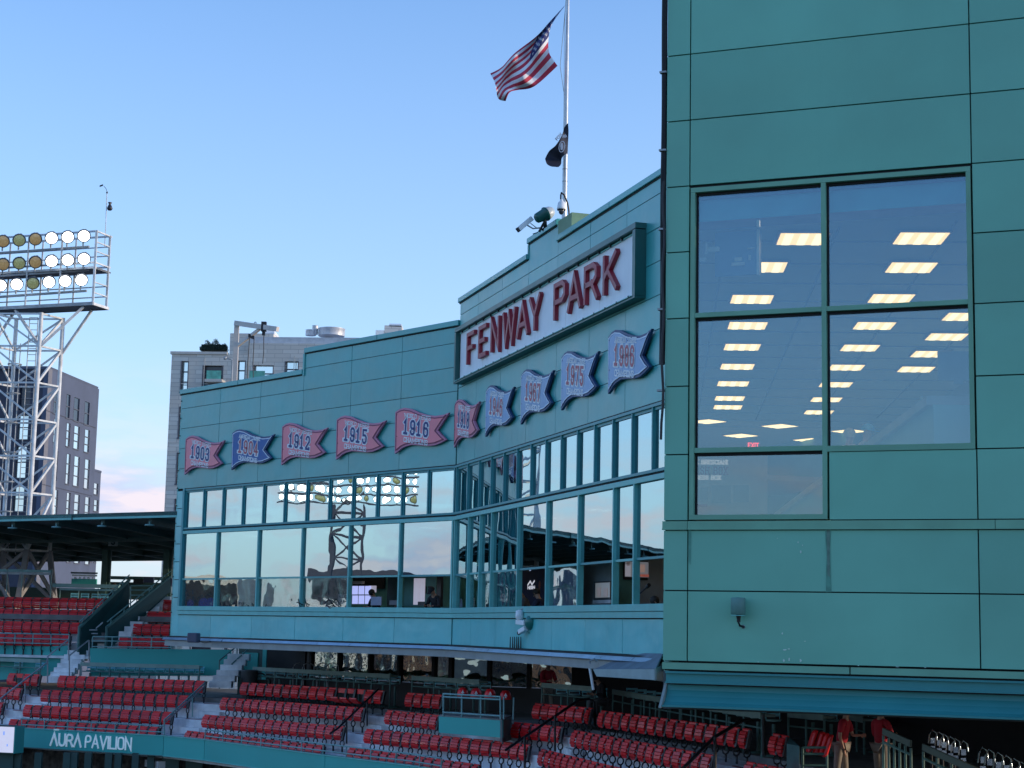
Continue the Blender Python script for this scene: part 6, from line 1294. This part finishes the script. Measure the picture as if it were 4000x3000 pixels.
p = ond(2943, 1752, 33.5); t = thing('exit_sign', p, 'lit EXIT sign low in the middle left pane', 'sign'); f = Fr((p.x, p.y), (1, 0), (0, -1)); fb(f, 'box', -.14, .14, p.z, p.z + .13, -.03, 0, mat('exit_box', (.3, .2, .2), .6), t); b = MB(); text(b, f, 'EXIT', -.1, p.z + .025, .08, .018, 0, .005, width=.2); b.build('lettering', emis('exit_red', (1, .06, .08), 1.6), t, kind='stuff')
for i, (x, y, h_, m_, lab) in enumerate(((3601, 1610, .18, mat('bottle_blue', (.3, .5, .6), .2), 'pale blue bottle standing on the sloping looking counter edge'), (3588, 1630, .1, WHITE, 'small white cup beside the bottle on the counter edge'))):
    q = onz(x, y, 2.53); b = MB(); b.lathe(q, (0, 0, 1), [(0, .035), (h_ * .7, .035), (h_ * .85, .015), (h_, .013), (h_ + .005, 0)], 10); tag(b.build('bottle' if i == 0 else 'cup', m_), lab, 'bottle' if i == 0 else 'cup')
q = ond(3745, 1500, 18.6); b = MB(); b.obox(q + Vector((0, 0, .2)), (.22, -.02, 0), (0, .02, 0), (0, 0, .16)); b.obox(q + Zv * .03, (.05, 0, 0), (0, .03, 0), (0, 0, .03)); tag(b.build('monitor', mat('monitor_back', (.26, .32, .38), .5)), 'pale computer monitor on the counter behind the right pane', 'monitor')
# ================================================================== things inside the two wings
def inbox(fr, name, x0, x1, y0, y1, o, th, m, par=None, lab=None, cat=None, group=None):
    s0, z1 = hit(fr, x0, y0, o); s1, _ = hit(fr, x1, y0, o); _, z0 = hit(fr, x0, y1, o); b = MB(); fr.box(b, min(s0, s1), max(s0, s1), z0, z1, o - th, o)
    return b.build(name, m, par, label=lab, cat=cat, group=group)
lit = emis('screen_pale_blue', (.42, .48, .95), .75); litw = emis('paper_screen_glow', (.62, .60, .78), .35)  # litw makes the paper sheets glow like the pale screen
k = 0
for r_ in range(2):
    for c_ in range(3):
        x0 = 1376 + c_ * 25; o = inbox(FA, 'lit_locker_panel', x0, x0 + 20, 2289 + r_ * 37, 2322 + r_ * 37, -1.6, .03, lit, None, ('upper left', 'upper middle', 'upper right', 'lower left', 'lower middle', 'lower right')[k] + ' pale blue lit panel in the open window', 'screen', 'lit panels in the open window'); k += 1
inbox(FA, 'wall_shelf', 1376, 1415, 2270, 2281, -1.65, .1, mat('shelf_cream', (.5, .42, .33), .6), None, 'cream shelf board above the lit panels', 'shelf')
inbox(FA, 'screen', 1440, 1468, 2288, 2314, -1.65, .03, litw, None, 'pale screen right of the lit panels', 'screen')
inbox(FA, 'laptop', 1449, 1490, 2331, 2364, -.55, .02, mat('laptop_lilac', (.30, .31, .42), .5), None, 'silver open laptop in front of the seated man', 'laptop')
inbox(FA, 'laptop', 1521, 1553, 2345, 2363, -.5, .02, mat('laptop_dark', (.10, .10, .12), .5), None, 'dark open laptop beside the window mullion', 'laptop')
inbox(FA, 'doorway', 1380, 1500, 2236, 2300, -4.1, .05, BLACK, pa); inbox(FA, 'header', 1378, 1505, 2228, 2243, -1.9, .1, mat('header_grey', (.25, .28, .28), .7), pa)
inbox(FA, 'door_panel', 1515, 1552, 2225, 2370, -2.0, .05, mat('door_deep_green', (.02, .06, .055), .7), pa)
for x0, x1 in ((1617, 1638), (1640, 1660)): inbox(FA, 'paper_sheet', x0, x1, 2259, 2362, -.9, .02, litw, None, ('left' if x0 < 1630 else 'right') + ' tall white paper sheet standing in the open window', 'paper', 'paper sheets in the open window')
inbox(FA, 'dark_post', 1708, 1724, 2225, 2370, -1.0, .1, BLKMET, pa); inbox(FA, 'laptop', 1632, 1660, 2350, 2366, -.4, .02, BLKMET, None, 'small black laptop at the foot of the paper sheets', 'laptop')
inbox(FA, 'teal_board', 1580, 1705, 2228, 2368, -1.4, .05, mat('teal_inner_board', (.08, .22, .21), .7), pa)
for x in (1655, 1672): inbox(FA, 'wall_hook', x, x + 8, 2290, 2318, -1.35, .03, BLKMET, pa)
for i, (x, w_) in enumerate(((735, 22), (795, 24), (822, 22))):
    p = FA.P(*hit(FA, x, 2358, -.6), -.6); b = MB(); b.lathe(p + Vector((0, 0, -.1)), (.0, .0, 1), [(0, .2), (.15, .19), (.28, .12), (.32, 0)], 12); tag(b.build('blue_chair_back', mat('chair_blue_glow', (.03, .08, .55), .4, emit=(.05, .1, .7), es=.25)), ('leftmost', 'middle', 'rightmost')[i] + ' bright blue chair back behind the first left window', 'chair', 'blue chair backs')  # the chair blue is brightened by emission, the chairs are no lamps
inbox(FB, 'backdrop', 1938, 2128, 2176, 2368, -1.5, .03, mat('backdrop_navy', (.010, .018, .08), .7), pb)
lw_ = emis('logo_white_glow', (.75, .78, .9), .5)  # emission lifts the printed logos out of the dim room
s_ref = {}
for (x, y) in ((1972, 2205), (1970, 2320), (2075, 2272)):
    s0, z0 = hit(FB, x - 14, y + 26, -1.49); s1, _ = hit(FB, x + 18, y, -1.49); W_ = s1 - s0; b = MB(); ribbon(b, FB, [(s0, z0 + .1), (s0 + W_ * .3, z0 + .20), (s0 + W_ * .5, z0 + .10), (s0 + W_ * .8, z0 + .20)], .045, -1.5, -1.49)
    text(b, FB, 'NESN', s0, z0 - .02, .075, .022, -1.5, -1.49, width=W_ * .85); b.build('logo', lw_, pb, kind='stuff')
    b = MB(); c = (s0 + W_ * 1.45, z0 + .07); b.prism([(c[0] + .09 * math.cos(k * .8), c[1] + .13 * math.sin(k * .8)) for k in range(8)], FB, -1.5, -1.492); b.build('emblem', mat('emblem_brown', (.30, .10, .09), .7), pb)
for (x, y, s_) in ((1958, 2278, 'MEDICAL'), (2068, 2222, 'EASTERN'), (2066, 2158, 'EASTERN')): s0, z0 = hit(FB, x, y + 6, -1.49); s1, _ = hit(FB, x + 50, y, -1.49); b = MB(); text(b, FB, 'IIIIIII', s0, z0, .06, .03, -1.5, -1.49, width=s1 - s0); b.build('small_print', emis('logo_blue_glow', (.35, .5, .8), .4), pb, kind='stuff')  # the small print glows by emission as well
FG = Fr(FB.P(11.28, 0, 0)[:2], -FB.n, FB.u); inbox(FG, 'television', 2437, 2555, 2187, 2264, .06, .04, BLKMET, pb); 
s0, z1 = hit(FG, 2442, 2193, .062); s1, z0 = hit(FG, 2548, 2256, .062)
b = MB(); FG.box(b, s0, s1, z0, z1, .061, .064); tv = b.build('television_picture', emis('tv_grey', (.16, .17, .20), .45), pb)
for (x0, x1, y0, y1, c) in ((2442, 2464, 2205, 2250, (.5, .5, .6)), (2498, 2520, 2205, 2235, (.55, .35, .3)), (2490, 2546, 2243, 2252, (.6, .1, .05)), (2448, 2460, 2195, 2210, (.15, .1, .1))):
    u0, v1 = hit(FG, x0, y0, .066); u1, _ = hit(FG, x1, y0, .066); _, v0 = hit(FG, x0, y1, .066); b = MB(); FG.box(b, u0, u1, v0, v1, .065, .068); b.build('television_picture', emis('tv_%d' % x0, c, .28), pb)
b = MB(); a = FB.P(*hit(FB, 2500, 2318, -.4), -.4); c = FB.P(*hit(FB, 2528, 2292, -.4), -.4); b.tube([a, c], .02, 6); b.tube([c, c + (c - a).normalized() * .12], .045, 8); tag(b.build('microphone', BLKMET), 'black microphone on an angled arm in the rightmost open window', 'microphone')
mo = thing('monitor', FB.P(*hit(FB, 2355, 2360, -.5), -.5), 'black monitor showing two heads behind the fourth lower window from the right', 'monitor'); mo['label'] = 'black desk monitor with a dim picture standing behind the grey blind'
inbox(FB, 'case', 2320, 2386, 2272, 2345, -.5, .05, BLKMET, mo); inbox(FB, 'picture', 2326, 2382, 2278, 2335, -.48, .01, emis('mon_pic', (.14, .14, .13), .45), mo); inbox(FB, 'stand', 2315, 2385, 2345, 2358, -.45, .2, GALV, mo)
for (x0, x1) in ((2332, 2345), (2358, 2372)): inbox(FB, 'picture', x0, x1, 2296, 2330, -.465, .01, emis('mon_face', (.35, .25, .2), .22), mo)
for i, (x, r_) in enumerate(((1864, .06),)):
    p = FB.P(*hit(FB, 1866, 2200, -.9), -.9); b = MB(); b.lathe(p + Zv * .08, (0, 0, -1), [(0, .05), (.08, .09), (.14, .07), (.17, 0)], 12); o = b.build('pendant_bulb', emis('bulb_warm', (1, .85, .6), 6)); tag(o, 'small glowing bulb near the inner corner of the press box', 'lamp')
for k in range(9):
    x = (860, 880, 905, 925, 1040, 1105, 1150, 1240, 1320)[k]; o = inbox(FA, 'desk_item', x, x + (14, 10, 18, 12, 10, 22, 26, 20, 24)[k], 2345 - (k % 3) * 12, 2366, -.4, .1, (BLKMET, WHITE, BLKMET, WHITE, mat('cup_blue', (.2, .35, .5), .5))[k % 5])
    tag(o, ('black bag', 'white cup', 'dark case', 'white tub', 'blue cup', 'black laptop bag', 'white folder', 'dark equipment case', 'white sheet pile')[k] + ' on the desk inside the left wing window', ('bag', 'cup', 'case', 'tub', 'cup', 'bag', 'folder', 'case', 'paper')[k])
b = MB(); q = [FA.P(*hit(FA, x, y, .08), .08) for x, y in ((1165, 2340), (1172, 2372), (1182, 2362), (1160, 2352))]; b.tube(q, .02, 6); q = [FA.P(*hit(FA, x, y, .08), .08) for x, y in ((1268, 2358), (1285, 2340), (1305, 2366), (1290, 2376), (1275, 2364))]; b.tube(q, .022, 6); tag(b.build('headset_cables', BLKMET), 'black headset cables looped over the left wing sill', 'cables')

# ================================================================== people
SKIN = mat('skin', (.42, .24, .17), .55, var=.06); HAIRD = mat('hair_dark', (.02, .015, .012), .7); HAIRG = mat('hair_grey', (.45, .45, .45), .8)
C_RED = mat('cloth_red', (.42, .012, .03), .8, var=.15); C_KHAKI = mat('cloth_khaki', (.26, .225, .19), .85, var=.12); C_BLACK = mat('cloth_black', (.012, .013, .018), .8); C_GREY = mat('cloth_grey', (.12, .12, .13), .85); C_NAVY = mat('cloth_navy', (.012, .02, .05), .8); SHOE = mat('shoe_black', (.015, .015, .015), .5)
def skinned(name, nodes, edges, root, m, par, sub=1):
    me = bpy.data.meshes.new(name); me.from_pydata([n[0] for n in nodes], [], []) if False else me.from_pydata([n[0] for n in nodes], edges, [])
    o = bpy.data.objects.new(name, me); COL.objects.link(o); md = o.modifiers.new('s', 'SKIN')
    for v, n in zip(me.skin_vertices[0].data, nodes): r = n[1]; v.radius = r if isinstance(r, tuple) else (r, r)
    me.skin_vertices[0].data[root].use_root = True
    o.modifiers.new('u', 'SUBSURF').levels = sub; dg = bpy.context.evaluated_depsgraph_get(); ev = o.evaluated_get(dg); nm = bpy.data.meshes.new_from_object(ev); o.modifiers.clear(); o.data = nm; nm.materials.clear(); nm.materials.append(m)
    for p in nm.polygons: p.use_smooth = True
    o.parent = par; return o
def person(loc, rz, lab, shirt, pants, sit=False, lean=.0, hair=HAIRD, hat=None, arms='down', group=None, headdown=0, sleeves=True, scale=1.0, coll=None, skin=SKIN):
    t = thing('person', loc, lab, 'person', group); t.rotation_euler.z = rz; t.scale = (scale,) * 3       # faces local -Y, feet at z=0
    V3 = Vector; hip = .93 if not sit else .47; hb = V3((0, 0 if not sit else .12, hip)); up_ = V3((0, -math.sin(lean), math.cos(lean))); J = {}
    J['pel'] = hb; J['wai'] = hb + up_ * .17; J['che'] = hb + up_ * .36; J['nec'] = hb + up_ * .50; J['nk2'] = hb + up_ * .57 + V3((0, -headdown * .03, 0)); hu = V3((0, -math.sin(lean + headdown), math.cos(lean + headdown)))
    J['hd'] = J['nk2'] + hu * .13; J['top'] = J['hd'] + hu * .085
    for s_, n_ in ((-1, 'l'), (1, 'r')):
        J['sh' + n_] = hb + up_ * .46 + V3((s_ * .185, 0, 0))
        if arms == 'down' or (arms == 'mixed' and s_ < 0): J['el' + n_] = J['sh' + n_] + V3((s_ * .06, .02, -.29)); J['wr' + n_] = J['el' + n_] + V3((s_ * .0, -.09, -.25))
        elif arms == 'front' or arms == 'mixed': J['el' + n_] = J['sh' + n_] + V3((s_ * .07, -.08, -.27)); J['wr' + n_] = J['el' + n_] + V3((-s_ * .12, -.22, .02))
        elif arms == 'chin': J['el' + n_] = J['sh' + n_] + V3((s_ * .05, -.22, -.17)); J['wr' + n_] = J['el' + n_] + V3((-s_ * .12, -.05, .24))
        J['hi' + n_] = hb + V3((s_ * .10, 0, -.04))
        if sit: J['kn' + n_] = J['hi' + n_] + V3((s_ * .05, -.42, .02)); J['an' + n_] = J['kn' + n_] + V3((0, .05, -.40))
        else: J['kn' + n_] = J['hi' + n_] + V3((s_ * .03, -.04 * s_, -.42)); J['an' + n_] = J['kn' + n_] + V3((s_ * .01, .03, -.41))
    def node(names, rad): return [(J[a], r) for a, r in zip(names, rad)]
    nm = ['pel', 'wai', 'che', 'nec', 'nk2', 'hd', 'top', 'shl', 'ell', 'wrl', 'shr', 'elr', 'wrr', 'hil', 'knl', 'anl', 'hir', 'knr', 'anr']
    ra = [(.13, .10), (.12, .09), (.14, .10), .055, .05, (.078, .095), (.05, .06), .05, .038, .026, .05, .038, .026, .08, .055, .035, .08, .055, .035]
    ed = [(0, 1), (1, 2), (2, 3), (3, 4), (4, 5), (5, 6), (3, 7), (7, 8), (8, 9), (3, 10), (10, 11), (11, 12), (0, 13), (13, 14), (14, 15), (0, 16), (16, 17), (17, 18)]
    skinned('body', node(nm, ra), ed, 0, skin, t, 2)
    J['cuffl'] = J['ell'].lerp(J['wrl'], .85 if sleeves else -.35); J['cuffr'] = J['elr'].lerp(J['wrr'], .85 if sleeves else -.35)
    if sleeves: nm = ['pel', 'wai', 'che', 'nec', 'shl', 'ell', 'cuffl', 'shr', 'elr', 'cuffr']; ra = [(.165, .125), (.16, .12), (.175, .125), .085, .078, .058, .044, .078, .058, .044]; ed = [(0, 1), (1, 2), (2, 3), (3, 4), (4, 5), (5, 6), (3, 7), (7, 8), (8, 9)]
    else:
        J['ml'] = J['shl'].lerp(J['ell'], .75); J['mr'] = J['shr'].lerp(J['elr'], .75); nm = ['pel', 'wai', 'che', 'nec', 'shl', 'ml', 'shr', 'mr']; ra = [(.17, .13), (.165, .125), (.175, .13), .085, .08, .068, .08, .068]; ed = [(0, 1), (1, 2), (2, 3), (3, 4), (4, 5), (3, 6), (6, 7)]
    skinned('shirt', node(nm, ra), ed, 0, shirt, t, 2)
    J['p0'] = J['pel'] + up_ * .02; nm = ['p0', 'hil', 'knl', 'anl', 'hir', 'knr', 'anr']; ra = [(.165, .125), .105, .078, .062, .105, .078, .062]
    skinned('trousers', node(nm, ra), [(0, 1), (1, 2), (2, 3), (0, 4), (4, 5), (5, 6)], 0, pants, t, 2)
    for n_ in 'lr':
        a = J['an' + n_]; skinned('shoe', [(a + V3((0, .05, -.035)), (.045, .035)), (a + V3((0, -.07, -.045)), (.045, .03)), (a + V3((0, -.16, -.052)), (.035, .022))], [(0, 1), (1, 2)], 0, SHOE, t, 1)
        w_ = J['wr' + n_]; d = (w_ - J['el' + n_]).normalized(); sd_ = d.cross(V3((0, 1, 0))).normalized() if abs(d.y) < .9 else V3((1, 0, 0)); pm = w_ + d * .07; nd = [(w_, .024), (pm, (.036, .018))]; ee = [(0, 1)]
        for q in range(4): b0 = pm + sd_ * (q - 1.5) * .019 + d * .01; tip = b0 + d * (.045, .055, .05, .036)[q]; nd += [(b0, .0095), (tip, .009), (tip + d * .02 + V3((0, -.012, -.012)), .008)]; k_ = len(nd); ee += [(1, k_ - 3), (k_ - 3, k_ - 2), (k_ - 2, k_ - 1)]
        nd += [(w_ + d * .03 + sd_ * .03, .011), (w_ + d * .065 + sd_ * .05, .009)]; ee += [(0, len(nd) - 2), (len(nd) - 2, len(nd) - 1)]; skinned('hand', nd, ee, 0, skin, t, 1)
    hc = J['hd'] + hu * .02; fwd = V3((0, -hu.z, hu.y)); b = MB(); b.add([hc + fwd * .10 + hu * .02, hc + fwd * .125 - hu * .03, hc + fwd * .095 - hu * .035 + V3((.018, 0, 0)), hc + fwd * .095 - hu * .035 - V3((.018, 0, 0))], [(0, 1, 2), (0, 3, 1), (1, 3, 2)]); b.build('nose', skin, t, local=True)
    for s_ in (-1, 1):
        b = MB(); b.lathe(hc + fwd * .088 + V3((s_ * .033, 0, 0)) + hu * .008, fwd, [(0, .011), (.008, .008), (.01, 0)], 6); b.build('eye', BLKMET, t, local=True); b = MB(); b.obox(hc + V3((s_ * .088, 0, 0)), (.008, 0, 0), fwd * .018, hu * .03); b.build('ear', skin, t, local=True)
    b = MB(); b.obox(hc + fwd * .093 - hu * .065, (.022, 0, 0), fwd * .004, hu * .005); b.build('mouth', mat('lips', (.28, .10, .09), .5), t, local=True)
    if hat:
        b = MB(); b.lathe(hc + hu * .03 - fwd * .01, hu, [(0, .112), (.05, .108), (.09, .08), (.11, .03), (.115, 0)], 14); b.obox(hc + hu * .035 + fwd * .135, (.065, 0, 0), fwd * .06, hu * .006); b.build('cap', hat, t, local=True)
    elif hair: b = MB(); b.lathe(hc + hu * .02 - fwd * .028, (hu - fwd * .25), [(-.06, .093), (0, .108), (.05, .102), (.085, .07), (.105, .03), (.11, 0)], 12); b.build('hair', hair, t, local=True)
    return t
def face(p, q=(0, 0)): return math.atan2(q[0] - p.x, -(q[1] - p.y))
def stand(px, py_top, D, **k):
    p = ond(px, py_top, D); s_ = k.get('scale', 1); p.z = p.z - 1.72 * s_; return p
p = ond(2140, 2600, 56.2); p.z = FL; person(p, face(p) + .5, 'man in a red shirt and khaki trousers standing behind the platform post', C_RED, C_KHAKI, arms='front', headdown=.3, scale=1.05)
p = ond(2345, 2650, 52.0); p.z = FL + .05; person(p + Zv * .25, face(p) - .9, 'person in black with bare legs seated on a stool under the grey awning', C_BLACK, C_GREY, sit=True, lean=.3, arms='front', headdown=.4)
p = ond(3284, 2790, 37.0); p.z = -3.2; person(p, face(p) + 1.2, 'man in red holding loose seats on the trolley, left of the two under the block', C_RED, C_KHAKI, sleeves=False, lean=.2, arms='mixed', scale=1.0)
p = ond(3440, 2800, 37.5); p.z = -3.25; person(p, face(p) + 2.4, 'man in a red jacket walking, right of the two under the block', C_RED, C_KHAKI, arms='front', scale=1.02)
p = ond(437, 2290, 76.6); p.z = .1; person(p + Zv * .3, face(p) + .9, 'person in a black jacket resting an arm on the upper deck counter', C_BLACK, C_GREY, sit=True, lean=.35, arms='chin')
def desk(fr, px, py, o, lab, shirt, **k):          # seated at the desk behind a window, head top at the pixel
    s_, z = hit(fr, px, py, o); p = fr.P(s_, 0, o); ln = k.get('lean', .25); p.z = z - (.47 + .57 * math.cos(ln) + .26); return person(p, math.atan2(fr.n.x, -fr.n.y) + k.pop('turn', 0), lab, shirt, C_NAVY, sit=True, arms='front', **k)
desk(FA, 1468, 2300, -1.0, 'dark haired man seated at the silver laptop in the open window', C_BLACK, lean=.3, headdown=.5)
desk(FA, 1700, 2290, -.75, 'man in a black cap and jacket looking down in the open window', C_BLACK, lean=.3, headdown=.45, hat=C_BLACK, turn=.2)
desk(FA, 1570, 2335, -1.1, 'bald headed person half hidden by the window mullion', C_NAVY, hair=None, lean=.4, headdown=.6)
desk(FB, 2052, 2294, -.7, 'bald man in grey looking down in front of the navy backdrop', C_GREY, hair=None, lean=.3, headdown=.5, turn=-.3)
desk(FB, 2112, 2298, -.7, 'dark haired man with glasses leaning towards the bald man', C_NAVY, lean=.3, headdown=.3, turn=-.9)
desk(FB, 2592, 2330, -.6, 'dark clad shoulder of a person at the rightmost open window', C_BLACK, lean=.5)
p = ond(3318, 1662, 29.5); person(Vector((p.x, p.y, p.z - 1.35)), face(p) + 2.6, 'grey haired person in white behind the counter in the right pane', WHITE, C_NAVY, sit=True, hair=HAIRG, lean=.2)
p = ond(3385, 1652, 29.0); person(Vector((p.x, p.y, p.z - 1.33)), face(p) + 1.2, 'person in a blue cap behind the counter in the right pane', mat('cloth_pale', (.3, .28, .3), .8), C_NAVY, sit=True, hat=mat('cap_blue', (.06, .3, .9), .5), lean=.2)
